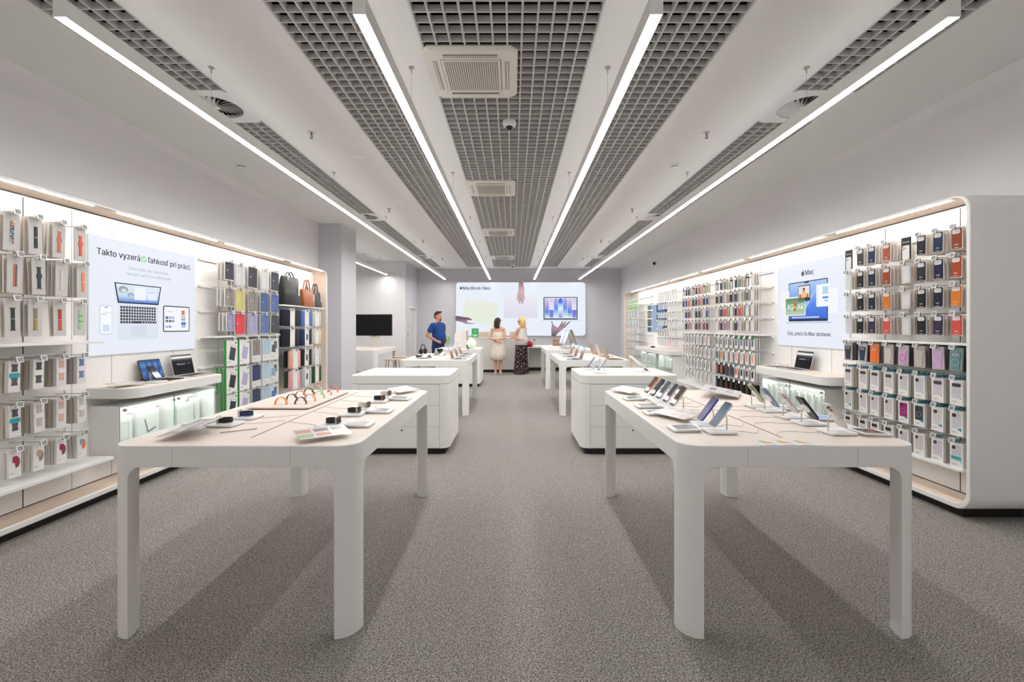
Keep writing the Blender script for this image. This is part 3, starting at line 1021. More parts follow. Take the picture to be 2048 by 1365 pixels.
# --- dark pouch with a case inside
def mk_pouch(color, tint='#aeb0b4', ring=None):
    def f():
        w, h = 0.098, 0.175
        c = card(w, h, 0.010, mat(tint, 0.25), 'pouch_pack')
        k = MB().prism([(-w * 0.26, -h + 0.012), (w * 0.26, -h + 0.012), (w * 0.4, -0.045), (w * 0.33, -0.035), (-w * 0.33, -0.035), (-w * 0.4, -0.045)], -0.004, 0).build('phone_case', mat(color, 0.5), c)
        m = MB()
        m.ring(rrect(-w * 0.24, w * 0.26, -0.062, -0.044, 0.007), rrect(-w * 0.2, w * 0.22, -0.0585, -0.0475, 0.005), -0.006, -0.004, 'y')
        m.build('camera_ring', mat('#d8d8d8', 0.4), k)
        if ring:
            n = 24
            MB().ring([(0.028 * math.cos(2 * PI * k_ / n), -0.11 + 0.028 * math.sin(2 * PI * k_ / n)) for k_ in range(n)],
                      [(0.025 * math.cos(2 * PI * k_ / n), -0.11 + 0.025 * math.sin(2 * PI * k_ / n)) for k_ in range(n)], -0.0052, -0.004, 'y').build('magnet_ring', mat(ring, 0.4), k)
        return c
    return f
# --- white carton with a window, teal accents and a hanging loop
TEAL = mat('#1f93a6', 0.5)
def mk_carton(inner='#d4d1d2', bump='#2c2a2b', accent='tri', loop='#1f93a6', wide=0.7, hi=True, w=0.1, h=0.188, sticker=None, camw=0.75):
    def f():
        c = MB().box(-w / 2, w / 2, 0, 0.022, -h - 0.012, -0.012).build('case_carton', mat('#eceae8', 0.5))
        k = face(-w * 0.37, -h * 0.78, w * 0.37, -0.032, 0.004, 0, 0.0008).build('carton_window', mat(inner, 0.3), c)
        b = face(-w * 0.3, -0.062, -w * 0.3 + w * camw * 0.8, -0.036, 0.008, -0.0008, 0.002).build('camera_bump', mat(bump, 0.3), k)
        if hi:
            n = 20
            if accent != 'plain':
                MB().ring([(0.021 * math.cos(2 * PI * q / n), -0.098 + 0.021 * math.sin(2 * PI * q / n)) for q in range(n)],
                          [(0.0195 * math.cos(2 * PI * q / n), -0.098 + 0.0195 * math.sin(2 * PI * q / n)) for q in range(n)], -0.0016, -0.0008, 'y').build('magnet_ring', mat('#b9b7b8', 0.4), k)
            lines(MB(), -0.035, -h * 0.90, (0.04, 0.05, 0.03), -0.0001, 0.0018, 0.005).build('print_lines', mat('#9b9998', 0.5), c)
        if accent == 'tri':
            MB().prism([(w * 0.05, -h * 0.80), (w * 0.38, -h * 0.87), (w * 0.38, -h * 0.74)], -0.001, 0).build('teal_corner', TEAL, c)
        elif accent in ('dot', 'plain'):
            face(w * 0.3, -h * 0.80, w * 0.38, -h * 0.765, 0.001, 0, 0.001).build('teal_mark', TEAL, c)
        if sticker:
            face(-w * 0.4, -h * 0.72, w * 0.38, -h * 0.60, 0.002, -0.001, 0.0006).build('sticker', mat(sticker, 0.5), c)
        if loop:
            n = 10
            lo = MB().ring([(0.013 * math.cos(2 * PI * q / n), 0.0 + 0.013 * math.sin(2 * PI * q / n)) for q in range(n)],
                           [(0.009 * math.cos(2 * PI * q / n), 0.0 + 0.009 * math.sin(2 * PI * q / n)) for q in range(n)], 0.006, 0.016, 'y')
            lo.build('hang_loop', mat(loop, 0.5), c)
        return c
    return f
def mk_cartonback(w=0.1, h=0.188, d=0.021, color='#cfc5b9', loop=True):
    def f():
        c = MB().box(-w / 2, w / 2, 0, d, -h - 0.012, -0.012).build('case_carton', mat(color, 0.7))
        if loop:
            n = 10
            MB().ring([(0.013 * math.cos(2 * PI * q / n), 0.013 * math.sin(2 * PI * q / n)) for q in range(n)],
                      [(0.009 * math.cos(2 * PI * q / n), 0.009 * math.sin(2 * PI * q / n)) for q in range(n)], 0.006, 0.016, 'y').build('hang_loop', TEAL, c)
        return c
    return f
# ---- nearest bay of the right wall
BN = 'nearest right bay'
upper = [  # columns from the left of the picture (farthest first)
    [('promo', 0), ('#4c4a4e', 3), ('#2c3b5e', 4), ('#c0674a', 6), ('promo', 0), ('#2b2b31', 5), ('#26355a', 6), ('#a04a2c', 6)],
    [('clear', 3), ('#17171b', 3), ('#1a2544', 5), ('#b14c27', 6), ('clear', 4), ('#28262a', 3), ('#151f45', 5), ('#bb4d28', 4)],
    [('clear', 2), ('#121318', 3), ('#18233f', 5), ('#f0872b', 6), ('clear', 3), ('#101117', 3), ('#141c3a', 4), ('#f58a26', 6)],
    [('clear', 3), ('#121216', 3), ('#37304f', 5), ('#ee5f52', 6), ('clear', 4), ('#101016', 4), ('#352d4c', 5), ('#ef5b4e', 6)]]
CN = {'#4c4a4e': 'charcoal', '#2c3b5e': 'navy', '#c0674a': 'terracotta', '#2b2b31': 'black', '#26355a': 'navy', '#a04a2c': 'brown', '#17171b': 'black',
      '#1a2544': 'dark navy', '#b14c27': 'rust', '#28262a': 'black', '#151f45': 'dark navy', '#bb4d28': 'rust', '#121318': 'black', '#18233f': 'dark navy', '#f0872b': 'orange',
      '#101117': 'black', '#141c3a': 'dark navy', '#f58a26': 'orange', '#121216': 'black', '#37304f': 'plum', '#ee5f52': 'coral', '#101016': 'black', '#352d4c': 'plum', '#ef5b4e': 'coral'}
for r_, row in enumerate(upper):
    for c_, (k, nb) in enumerate(row):
        z = RN[7 - c_]
        if k == 'promo':
            hang('R', BN, r_, c_, z, RU[r_] + 0.01, 'promo', mk_promo(), 'black promotional phone card', 'promo card', 0, hook=False, grp='black phone promo cards', tilt=0)
        elif k == 'clear':
            hang('R', BN, r_, c_, z, RU[r_], 'clear', mk_clear(), 'clear phone case card', 'phone case', nb, 0.028, 'bk', mk_backcard(0.082, 0.162, 0.007, name='phone_case_pack'), grp='phone cases on white cards', backdesc='white case card')
        else:
            hang('R', BN, r_, c_, z, RU[r_], 'case' + k, mk_case(k), '%s phone case card' % CN[k], 'phone case', nb, 0.03, 'bk', mk_backcard(0.082, 0.162, 0.007, name='phone_case_pack'), grp='phone cases on white cards', backdesc='white case card')
pouches = [('#2a2a2c', '#b6b4b8', None, 'black'), ('#1f2c4d', '#bfc1c6', None, 'navy'), ('#ee6a1e', '#e08a52', None, 'orange'), ('#c9bfb3', '#b9b4b0', None, 'beige'),
           ('#cf9cc8', '#c2bcc2', '#b5488a', 'pink'), ('#bdb5ab', '#b9b4ae', None, 'stone'), ('#c9a3cc', '#c4bcc6', None, 'lilac'), ('#5f8487', '#7d9897', '#9bc4c4', 'green')]
for c_, (a, b_, rg, nm) in enumerate(pouches):
    hang('R', BN, 4, c_, RN2[7 - c_], RL[0], 'pouch' + a, mk_pouch(a, b_, rg), '%s phone case in pouch' % nm, 'phone case', 4, 0.034, 'pouchback%d' % (c_ % 3),
         mk_backcard(0.098, 0.175, 0.012, ('#6d656a', '#4e4643', '#837b7e')[c_ % 3], 'pouch_pack'), grp='phone cases in pouches', backdesc='grey pouch', tilt=rng.uniform(-3, 3))
rowsN = [
    [('#cfcccd', '#3a383a', 'dot', 0.8)] * 3 + [('#cfcccd', '#4b494a', 'dot', 0.75), ('#cfcccd', '#3a3a3c', 'dot', 0.25), ('#c9cbce', '#1d1d1f', 'dot', 0.3), ('#cfcdd0', '#444244', 'plain', 0.8), ('#cfcdd0', '#3c3a3c', 'dot', 0.8)],
    [('#cfcccd', '#2a282a', 'tri', 0.3)] + [('#cfcccd', '#2c2a2c', 'dot', 0.25)] * 3 + [('#9c1f6b', '#5c1242', 'tri', 0.3), ('#3a3d45', '#23252b', 'tri', 0.3), ('#d6d4d6', '#3a3a3c', 'tri', 0.35), ('#cfcdd0', '#2e2c2e', 'tri', 0.35)],
    [('#cfcccd', '#201e20', 'no', 0.7)] * 4 + [('#cfcccd', '#201e20', 'no', 0.25)] * 2 + [('#cfcdd0', '#3a3a3c', 'plain', 0.3), ('#cfcdd0', '#3c3a3c', 'plain', 0.3)]]
for r_, row in enumerate(rowsN):
    for c_, (inn, bp, ac, cw) in enumerate(row):
        key = 'ct%s%s%s%s%d%d' % (inn, bp, ac, cw, r_, c_ == 7 and r_ == 2)
        nm = {'#9c1f6b': 'magenta case', '#3a3d45': 'dark grey case', '#c9cbce': 'round-lens clear case'}.get(inn, 'clear case')
        hang('R', BN, 5 + r_, c_, RN2[7 - c_], RL[1 + r_], key,
             mk_carton(inn, bp, ac, '#1f93a6' if r_ < 2 or c_ > 5 else '#8f9aa0', hi=True, sticker='#19a7a5' if (r_ == 2 and c_ == 7) else None, camw=cw),
             '%s in white carton' % nm, 'phone case', (4, 3, 2)[r_] if c_ < 7 else 4, 0.028, 'ctb%d' % r_, mk_cartonback(loop=r_ < 2), grp='phone cases in white cartons', backdesc='carton')

# ---- middle bays of the right wall
BM2, BM1 = 'middle right bay', 'farther right bay'
case2 = [
    [('frame',), ('#2e3a63',), ('#7c9673',), ('frame',), ('#3a4670',), ('#7f9978',), ('frame',), ('clear',)],
    [('#22252c',), ('#2b3459',), ('#e6d9d0',), ('#22252c',), ('#323f6b',), ('#e9ddd6',), ('#6f7278',), ('clear',)],
    [('clear',), ('#2f3350',), ('#ee4f3b',), ('clear',), ('#262f50',), ('#f0543f',), ('clear',), ('clear',)],
    [('clear',), ('#3b2d47',), ('#b77fb8',), ('clear',), ('#2b3457',), ('#f0d6d6',), ('clear',), ('clear',)]]
case1 = [
    [('frame',), ('#273556',), ('#4a3d47',), ('frame',), ('#26345c',), ('#ee6c50',), ('frame',), ('#b9bb52',)],
    [('#17181c',), ('#4458a8',), ('#ee6c50',), ('#1e1f24',), ('#2c3a66',), ('#ee6c50',), ('#23252d',), ('#3359a8',)],
    [('clear',), ('#1f3a86',), ('#7f4769',), ('clear',), ('#2a3444',), ('#3f323b',), ('clear',), ('#3862ae',)],
    [('clear',), ('#22364a',), ('#c77ba3',), ('clear',), ('#1f3b46',), ('#a8336b',), ('#9c1f5b',), ('#2b3542',)]]
def cname(h):
    r, g, b_ = [int(h[i:i + 2], 16) for i in (1, 3, 5)]
    mx, mn = max(r, g, b_), min(r, g, b_)
    if mx < 50: return 'black'
    if mx - mn < 16: return 'dark grey' if mx < 110 else ('grey' if mx < 200 else 'pale')
    if r == mx and g > b_ and g > 0.72 * r and b_ < 0.6 * r: return 'yellow'
    if r == mx: return ('cream' if mn > 190 else 'coral' if g < 0.55 * r and mx > 180 and b_ < 0.55 * r else 'mauve' if b_ > g else 'orange' if mx > 180 else 'brown')
    if g == mx: return 'green'
    return 'violet' if r > g + 12 else ('blue' if mx > 110 else 'navy')
def mk_frame():
    w, h = 0.086, 0.168
    m = MB()
    m.prism([(-w / 2, -h), (-w / 2 + 0.013, -h), (-w / 2 + 0.013, -0.062), (w / 2 - 0.013, -0.062), (w / 2 - 0.013, -h), (w / 2, -h), (w / 2, -0.036), (-w / 2 + 0.013, -0.036),
             (-w / 2 + 0.013, -0.016), (w / 2, -0.016), (w / 2, 0), (-w / 2, 0)], 0, 0.004)
    c = m.build('promo_card', mat('#1c1a1b', 0.5))
    MB().prism(rrect(-w / 2 + 0.013, w / 2 - 0.013, -h + 0.002, -0.064, 0.01), -0.001, 0.004).build('printed_phone', CARDG, c)
    return c
for data, B, C, RR in ((case2, BM2, M2, MU), (case1, BM1, M1, MU)):
    for r_, row in enumerate(data):
        for c_, (k,) in enumerate(row):
            z = C[7 - c_]
            if k == 'frame':
                hang('R', B, r_, c_, z, RR[r_] + 0.008, 'frame', mk_frame, 'black outlined promo card', 'promo card', 0, hook=False, grp='outlined promo cards', tilt=0)
            elif k == 'clear':
                hang('R', B, r_, c_, z, RR[r_], 'clearlo', mk_clear(False), 'clear phone case card', 'phone case', 2, 0.03, 'bk', mk_backcard(0.082, 0.162, 0.007, name='phone_case_pack'), grp='phone cases on white cards', hookdetail=False, backdesc='white case card')
            else:
                hang('R', B, r_, c_, z, RR[r_], 'caselo' + k, mk_case(k, False, 0.074), '%s phone case card' % cname(k), 'phone case', 1 + (c_ % 3 == 2) * 2, 0.03, 'bk', mk_backcard(0.082, 0.162, 0.007, name='phone_case_pack'), grp='phone cases on white cards', hookdetail=False, backdesc='white case card')
# lower rows: straps, chargers, cables, dark boxes
def mk_strap(color, w=0.072, h=0.17, kind='strap', bg='#e9e8e6', name='accessory_pack'):
    def f():
        c = card(w, h, 0.012, mat(bg, 0.5), name)
        m = MB()
        if kind == 'strap':
            m.prism([(-0.008, -0.03), (-0.012, -h * 0.55), (0.0, -h * 0.8), (0.012, -h * 0.78), (0.004, -h * 0.5), (0.006, -0.03)], -0.004, 0)
        elif kind == 'block':
            m.prism(rrect(-w * 0.26, w * 0.26, -h * 0.72, -h * 0.22, 0.006), -0.004, 0)
        elif kind == 'cable':
            n = 20
            m.tube([(0.014 * math.cos(2 * PI * q / n), -0.004, -h * 0.55 + 0.03 * math.sin(2 * PI * q / n)) for q in range(n)], 0.003, 6, closed=True)
            m.tube([(0, -0.004, -h * 0.36), (0, -0.004, -h * 0.18)], 0.004, 6)
        elif kind == 'ghost':
            m.ring(rrect(-w * 0.3, w * 0.3, -h * 0.8, -h * 0.2, 0.01), rrect(-w * 0.24, w * 0.24, -h * 0.77, -h * 0.23, 0.008), -0.002, 0, 'y')
        elif kind == 'tall':
            m.prism(rrect(-w * 0.36, w * 0.36, -h + 0.03, -0.03, 0.003), -0.002, 0)
        m.build({'strap': 'wrist_strap', 'block': 'picture_panel', 'cable': 'cable_coil', 'ghost': 'case_outline', 'tall': 'picture_panel'}[kind], mat(color, 0.5), c)
        return c
    return f
low2 = [
    [('#33363b', 'cable', '#e9e8e6', 'dark cable')] * 4 + [('#5c6f94', 'block', '#eceae6', 'green-topped blue-window')] * 4,
    [('#2f3a3f', 'tall', '#dfe3e2', 'dark window'), ('#ee8a3a', 'tall', '#d9dedd', 'orange window'), ('#e6cdc4', 'tall', '#dfe0de', 'pale pink window'), ('#e2d3ca', 'tall', '#dfe0de', 'cream window')] + [('#ee7a2c', 'strap', '#ebe9e6', 'orange accessory')] * 4,
    [('#b5672f', 'tall', '#4b5058', 'amber window'), ('#b5722f', 'tall', '#52565e', 'amber window'), ('#5f3a2c', 'tall', '#4a4e58', 'brown window'), ('#2c2f38', 'tall', '#565a62', 'dark window'), ('#e2452f', 'block', '#e9e8e5', 'red block'), ('#33312f', 'block', '#e9e8e5', 'black block'), ('#3a332e', 'block', '#e9e8e5', 'black block'), ('#2d2a2b', 'block', '#e9e8e5', 'black block')],
    [('#2d5f9e', 'strap', '#131315', 'black box'), ('#5a4c40', 'strap', '#131315', 'black box'), ('#a83a2a', 'strap', '#131315', 'black box'), ('#26262a', 'block', '#131315', 'black box'), ('#1d1d20', 'block', '#131315', 'black box'), ('#2a2420', 'block', '#131315', 'black box'), ('#8d6a2f', 'strap', '#131315', 'black box'), ('#dcdcdc', 'ghost', '#131315', 'black box')]]
for r_, row in enumerate(low2):
    for c_, (col, kd, bgc, nm) in enumerate(row):
        key = 'lo' + col + kd + bgc
        def mk(col=col, kd=kd, bgc=bgc, r_=r_, c_=c_):
            c = mk_strap(col, 0.078 if r_ else 0.074, 0.17, kd, bgc)()
            if r_ == 0 and c_ > 3:
                MB().box(-0.036, 0.036, -0.002, 0.013, -0.032, 0.002).build('green_header', mat('#1d8a3f', 0.5), c)
            return c
        hang('R', BM2, 4 + r_, c_, M2b[7 - c_], ML[r_], key, mk, '%s pack' % nm, 'accessory pack', 2, 0.035,
             'lob' + bgc, mk_backcard(0.076, 0.17, 0.012, {'#131315': '#1a1a1c', '#4b5058': '#4b5058', '#52565e': '#52565e'}.get(bgc, '#dcd9d5')), grp='accessory packs', hookdetail=False)
low1c = [['#3a3c40', '#2d2f33', '#2b3240', '#4f4548', '#8c8f92', '#b58a93', '#b76a78', '#d7b3b6'],
         ['#96563f', '#8b98a0', '#c46a58', '#8f5a60', '#2b2526', '#5f3a2c', '#8f7aa8', '#cf7d62'],
         ['#8b8e90', '#2f2d2e', '#7d8083', '#3b4046', '#7387a6', '#7a4452', '#17161a', '#8c6a6c'],
         ['#c9cacb', '#b9bbbd', '#9a9da1', '#8f9399', '#c6c8ca', '#c4b9b0', '#9fa3a8', '#8e8c88']]
for r_, row in enumerate(low1c):
    for c_, col in enumerate(row):
        kd = 'strap' if r_ < 3 else 'ghost'
        hang('R', BM1, 4 + r_, c_, M1b[7 - c_], ML[r_], 'lo' + col + kd, mk_strap(col, 0.08, 0.165 if r_ < 3 else 0.12, kd, name='strap_pack'), '%s %s pack' % (cname(col), 'phone strap' if r_ < 3 else 'outlined accessory'),
             'accessory pack', 1, 0.035, 'lob1', mk_backcard(0.08, 0.165, 0.011, '#dddbd8', 'strap_pack'), grp='strap packs', hookdetail=False, tilt=rng.uniform(-4, 4))
# ---- farthest bay with the teal packs
BF1, BF2 = 'farthest right bay', 'right bay beside blue poster'
for r_ in range(9):
    for c_ in range(8):
        z = F1c[7 - c_]
        h = F1r[r_]
        hgt = (0.11, 0.10, 0.15, 0.15, 0.15, 0.15, 0.15, 0.14, 0.12)[r_]
        if r_ == 0: col, bgc, nm = ('#a9dfa0' if c_ < 3 else '#7fd86a'), '#e9ece8', 'pale green'
        elif r_ == 1: col, bgc, nm = '#6fcf3c', '#dff0d6', 'bright green'
        elif r_ == 2: col, bgc, nm = ('#1f9db0' if c_ in (0, 2, 4, 6) else '#d9dcdc'), '#e9e9e8', 'teal and white' if c_ in (0, 2, 4, 6) else 'white'
        elif r_ == 3: col, bgc, nm = ('#1a93a6' if c_ in (0, 2, 3, 5, 7) else '#d9dcdc'), '#e9e9e8', 'teal and white' if c_ in (0, 2, 3, 5, 7) else 'white'
        elif r_ == 4: col, bgc, nm = ('#1a93a6' if c_ == 6 else '#cfd0d0'), '#e9e8e7', 'teal and white' if c_ == 6 else 'white'
        elif r_ == 5: col, bgc, nm = '#c9cccf', '#e9e8e7', 'white'
        elif r_ == 6: col, bgc, nm = ('#d98a72' if c_ == 3 else '#bfc2c3'), '#e6e5e4', 'coral and white' if c_ == 3 else 'white'
        elif r_ == 7: col, bgc, nm = ('#d7b7a0' if c_ == 5 else '#b9bbbc'), '#e3e2e1', 'cream' if c_ == 5 else 'grey and white'
        else: col, bgc, nm = ('#3a3c3f' if c_ > 4 else '#a7a9ab'), '#e0dfde', 'black and white' if c_ > 4 else 'grey and white'
        w_ = 0.105
        def mk(col=col, bgc=bgc, hgt=hgt, r_=r_):
            c = card(w_, hgt, 0.02, mat(bgc, 0.5), 'gadget_pack')
            if r_ < 2:
                MB().prism(rrect(-w_ * 0.46, w_ * 0.46, -hgt + 0.004, -hgt * 0.45, 0.006), -0.003, 0).build('picture_panel', mat(col, 0.5), c)
            else:
                MB().prism([(-w_ * 0.42, -hgt + 0.006), (w_ * 0.3, -hgt + 0.006), (w_ * 0.3, -hgt + 0.03), (-w_ * 0.1, -hgt + 0.03), (-w_ * 0.1, -0.022), (-w_ * 0.42, -0.022)], -0.003, 0).build('picture_panel', mat(col, 0.5), c)
            return c
        hang('R', BF1, r_, c_, z, h, 'f1' + col + bgc + str(hgt), mk, '%s accessory pack' % nm, 'accessory pack', 0, 0.04, 'f1b', None, grp='accessory packs', hookdetail=False, tilt=0)
for r_ in range(6):
    for c_ in range(8):
        z = F2c[7 - c_]
        hgt = (0.19, 0.12, 0.11, 0.11, 0.15, 0.16)[r_]
        if r_ == 4: col = ['#26272b', '#2b2c31', '#232428', '#2c2e33', '#cf5a3c', '#d5d4d3', '#d0cfce', '#cfcecd'][c_]
        elif r_ == 5: col = ['#b9babc', '#c0c2c5', '#a9b0b6', '#a9adb2', '#f0b8a8', '#f2a59b', '#e2d7cf', '#d6cfc8'][c_]
        elif r_ == 0: col = ['#bcbfc3', '#c3c5c8', '#c2c4c6', '#c9c9ca', '#9a9fa6', '#c9c9ca', '#b9bbbe', '#cfcdcc'][c_]
        else: col = '#cfcfcf'
        def mk(col=col, hgt=hgt, r_=r_):
            c = card(0.088, hgt, 0.012, mat('#eceae8', 0.5), 'cable_pack')
            if r_ in (0, 4, 5):
                MB().prism([(-0.03, -0.03), (-0.014, -hgt + 0.004), (0.012, -hgt + 0.004), (-0.004, -0.03)], -0.004, 0).build('band_picture', mat(col, 0.5), c)
            else:
                MB().prism(rrect(-0.02, 0.02, -hgt + 0.02, -0.03, 0.004), -0.003, 0).build('band_picture', mat(col, 0.5), c)
            return c
        hang('R', BF2, r_, c_, z, F2r[r_], 'f2' + col + str(hgt), mk, '%s pack' % (cname(col) + ' strap' if r_ in (0, 4, 5) else 'small white'), 'accessory pack', 0, 0.04, 'f2b', None, grp='accessory packs', hookdetail=False, tilt=0)
# ---- green card on the F2 bay tail and pale card, left wall next
# ---------------------------------------------------------------- left wall, watch bands
BA = 'left watch band bay'
def mk_band(c1, c2=None, style='plain'):
    def f():
        w, h = 0.091, 0.252
        c = card(w, h, 0.006, CARDG, 'watch_band_card', r=0.003)
        hw = 0.0105
        m = MB()
        if style == 'braid':
            pal = ['#e0b53a', '#d2453a', '#2e7ab8', '#2fa06a', '#b04a9a', '#efe9e0', '#27335f', '#ee7a2c', '#d23a6a', '#3ab0b0']
            g = random.Random(5)
            for q in range(22):
                for s_ in (-1, 0, 1):
                    z = -0.055 - q * 0.0068
                    m.box(s_ * 0.007 - 0.0034, s_ * 0.007 + 0.0034, -0.004, 0, z - 0.0064, z, mt=mat(g.choice(pal), 0.6))
            m.build('watch_band', None, c)
            return c
        m.prism([(-hw, -0.208), (hw, -0.208), (hw, -0.062), (-hw, -0.062)], -0.004, 0, mt=mat(c1, 0.6))
        if c2:
            m.prism([(-hw, -0.208), (hw, -0.208), (hw, -0.138), (-hw, -0.138)], -0.0046, 0, mt=mat(c2, 0.6))
        if style in ('lug', 'sport'):
            m.box(-0.015, 0.015, -0.005, 0, -0.065, -0.060, mt=mat(c1, 0.4)); m.box(-0.015, 0.015, -0.005, 0, -0.210, -0.205, mt=mat(c1, 0.4))
        if style == 'sport':
            m.prism([(0.017 * math.cos(2 * PI * k / 16), -0.123 + 0.022 * math.sin(2 * PI * k / 16)) for k in range(16)], -0.006, 0, mt=mat(c1, 0.5))
        if style in ('loop', 'lug'):
            m.box(-0.0115, 0.0115, -0.0055, 0, -0.136, -0.133, mt=mat('#e3ddd2', 0.4))
        if style == 'stripe':
            m.prism([(-hw * 0.25, -0.208), (hw * 0.5, -0.208), (hw * 0.5, -0.062), (-hw * 0.25, -0.062)], -0.0048, 0, mt=mat('#55606a', 0.6))
        if style == 'clasp':
            for zz in (-0.1, -0.14):
                m.tube([(-0.014, -0.006, zz), (-0.007, -0.007, zz - 0.007), (0.007, -0.007, zz - 0.007), (0.014, -0.006, zz)], 0.0017, 6, mt=mat('#2c332e', 0.3, 0.8))
        m.build('watch_band', None, c)
        return c
    return f
bands = [
    [('#d2453a', None, 'braid', 2, 'multicolour braided'), ('#28362f', None, 'loop', 4, 'dark green'), ('#c87a66', None, 'sport', 3, 'dusty pink'), ('#e0604e', None, 'sport', 0, 'coral red')],
    [('#cf7560', None, 'stripe', 4, 'striped'), ('#2e3a3a', None, 'sport', 5, 'black'), ('#d9cfcc', None, 'plain', 5, 'pale beige'), ('#ef8a68', None, 'loop', 4, 'peach')],
    [('#35352f', None, 'lug', 3, 'black'), ('#8f7f63', '#a78f52', 'lug', 3, 'olive tan'), ('#b3401f', '#c9622a', 'lug', 1, 'rust orange'), ('#9fe09a', None, 'clasp', 0, 'light green')]]
for r_, row in enumerate(bands):
    for c_, (a, b_, st, nb, nm) in enumerate(row):
        hang('L', BA, r_, c_, LAc[c_] + (0.02 if r_ == 1 else 0.0), LAu[r_], 'band%d%d' % (r_, c_), mk_band(a, b_, st), '%s watch band card' % nm, 'watch band', nb, 0.028,
             'bandback', mk_backcard(0.091, 0.252, 0.008, '#e2dad2', 'watch_band_card'), grp='watch bands on cards', ncol=4, backdesc='band card')
def mk_twin(color, sticker=None):
    def f():
        w, h = 0.072, 0.205
        c = MB().box(-w / 2, w / 2, 0, 0.026, -h - 0.004, -0.004).build('watch_band_box', mat('#e6e4e2', 0.4))
        for z0 in (-0.075, -0.165):
            MB().prism([(-0.019, z0), (0.019, z0), (0.014, z0 + 0.025), (0.019, z0 + 0.05), (-0.019, z0 + 0.05), (-0.014, z0 + 0.025)], -0.003, 0).build('band_half', mat(color, 0.5), c)
        face(-0.03, -0.112, 0.03, -0.084, 0.001, -0.0005, 0.003).build('sleeve_label', mat(sticker or '#eeecea', 0.5), c)
        return c
    return f
twin = [[('#55555a', '#17a3ab', 'charcoal'), ('#4b4d50', None, 'dark grey'), ('#dfb0a2', None, 'pink'), ('#7186b6', None, 'blue')],
        [('#4f5054', '#17a3ab', 'charcoal'), ('#c4b9ae', None, 'sand'), ('#dcb2a5', None, 'pink'), ('#cfc8c1', None, 'pale')]]
for r_, row in enumerate(twin):
    for c_, (a, st, nm) in enumerate(row):
        hang('L', BA, 3 + r_, c_, LAb[c_], LAl[r_], 'twin%s%s' % (a, st), mk_twin(a, st), '%s watch band box' % nm, 'watch band', (4, 4, 4, 3)[c_], 0.034,
             'twinb', mk_cartonback(0.072, 0.2, 0.027, '#c8bfb4', False), grp='boxed watch bands', backdesc='band box')
def mk_watchbox(c1, c2):
    def f():
        w, h = 0.072, 0.185
        c = MB().box(-w / 2, w / 2, 0, 0.018, -h, -0.004).build('watch_case_box', mat('#eae8e6', 0.4))
        n = 16
        MB().prism([(0.004, -0.125), (0.022, -0.115), (0.03, -0.09), (0.026, -0.06), (0.005, -0.058), (0.0, -0.09)], -0.002, 0).build('printed_strap', mat(c2, 0.5), c)
        MB().prism(rrect(-0.014, 0.018, -0.088, -0.045, 0.01), -0.003, 0, Matrix.Rotation(R(0), 4, 'Y')).build('printed_watch', mat(c1, 0.4), c)
        lines(MB(), -0.028, -0.155, (0.02, 0.026), -0.0001).build('print_lines', mat('#a9a7a5', 0.5), c)
        return c
    return f
wb = [('#a82a5c', '#7f4a42', 'pink and brown'), ('#b9a591', '#9c8a78', 'beige'), ('#b02c62', '#8f544a', 'pink and brown'), ('#8ea0b4', '#f0742a', 'blue and orange')]
for c_, (a, b_, nm) in enumerate(wb):
    hang('L', BA, 5, c_, LAb[c_], LAl[2], 'wb%d' % (c_ if c_ != 2 else 0), mk_watchbox(a, b_), '%s watch picture box' % nm, 'watch box', (1, 3, 4, 3)[c_], 0.022, 'wbb', mk_cartonback(0.072, 0.175, 0.018, '#d8d2ca', False), grp='boxes with a watch picture', backdesc='watch box')

# ---------------------------------------------------------------- left wall, tablet cases
BB = 'left tablet case bay'
def mk_tab(color, w=0.185, h=0.262, pale=False):
    def f():
        c = card(w + 0.016, h + 0.014, 0.009, CARD, 'tablet_case_pack')
        m = MB().prism(rrect(-w / 2, w / 2, -h, -0.006, 0.006), -0.008, 0)
        k = m.build('tablet_case', mat(color, 0.6), c, smooth=40)
        MB().box(w * 0.16, w * 0.185, -0.0086, -0.008, -h + 0.003, -0.009).build('fold_line', mat('#%02x%02x%02x' % tuple(int(int(color[i:i + 2], 16) * 0.6) for i in (1, 3, 5)), 0.6), k)
        apple(MB(), -w * 0.3, -h * 0.5, 0.018, -0.0087, -0.008).build('emblem', mat('#e9e8ea', 0.4), k)
        return c
    return f
tabs = [['#3d3d49', '#d3d2d4', '#3c3c48', '#d6d5d6', '#3f404c'], ['#8d877f', '#c9c17a', '#8a867f', '#4a5f92', '#566a9c'], ['#9d9bbb', '#d8434c', '#a4a2c4', '#5f74a4', '#42434c']]
for r_, row in enumerate(tabs):
    for c_, a in enumerate(row):
        small = c_ == 0
        hang('L', BB, r_, c_, LBc[c_] + (0.03 if small and r_ == 2 else 0), LBu[r_], 'tab%s%d' % (a, small), mk_tab(a, 0.145 if small else 0.18, 0.2 if small else 0.25), '%s tablet case pack' % {'#d3d2d4': 'light grey', '#d6d5d6': 'light grey', '#d8434c': 'red', '#c9c17a': 'yellow', '#9d9bbb': 'lavender', '#a4a2c4': 'lavender', '#8d877f': 'taupe', '#8a867f': 'taupe', '#5f74a4': 'blue', '#4a5f92': 'blue', '#566a9c': 'blue'}.get(a, 'charcoal'),
             'tablet case', 2, 0.04, 'tabb%d' % small, mk_backcard(0.16 if small else 0.196, 0.21 if small else 0.264, 0.012, '#e6e2de'), grp='tablet cases', hookdetail=True)
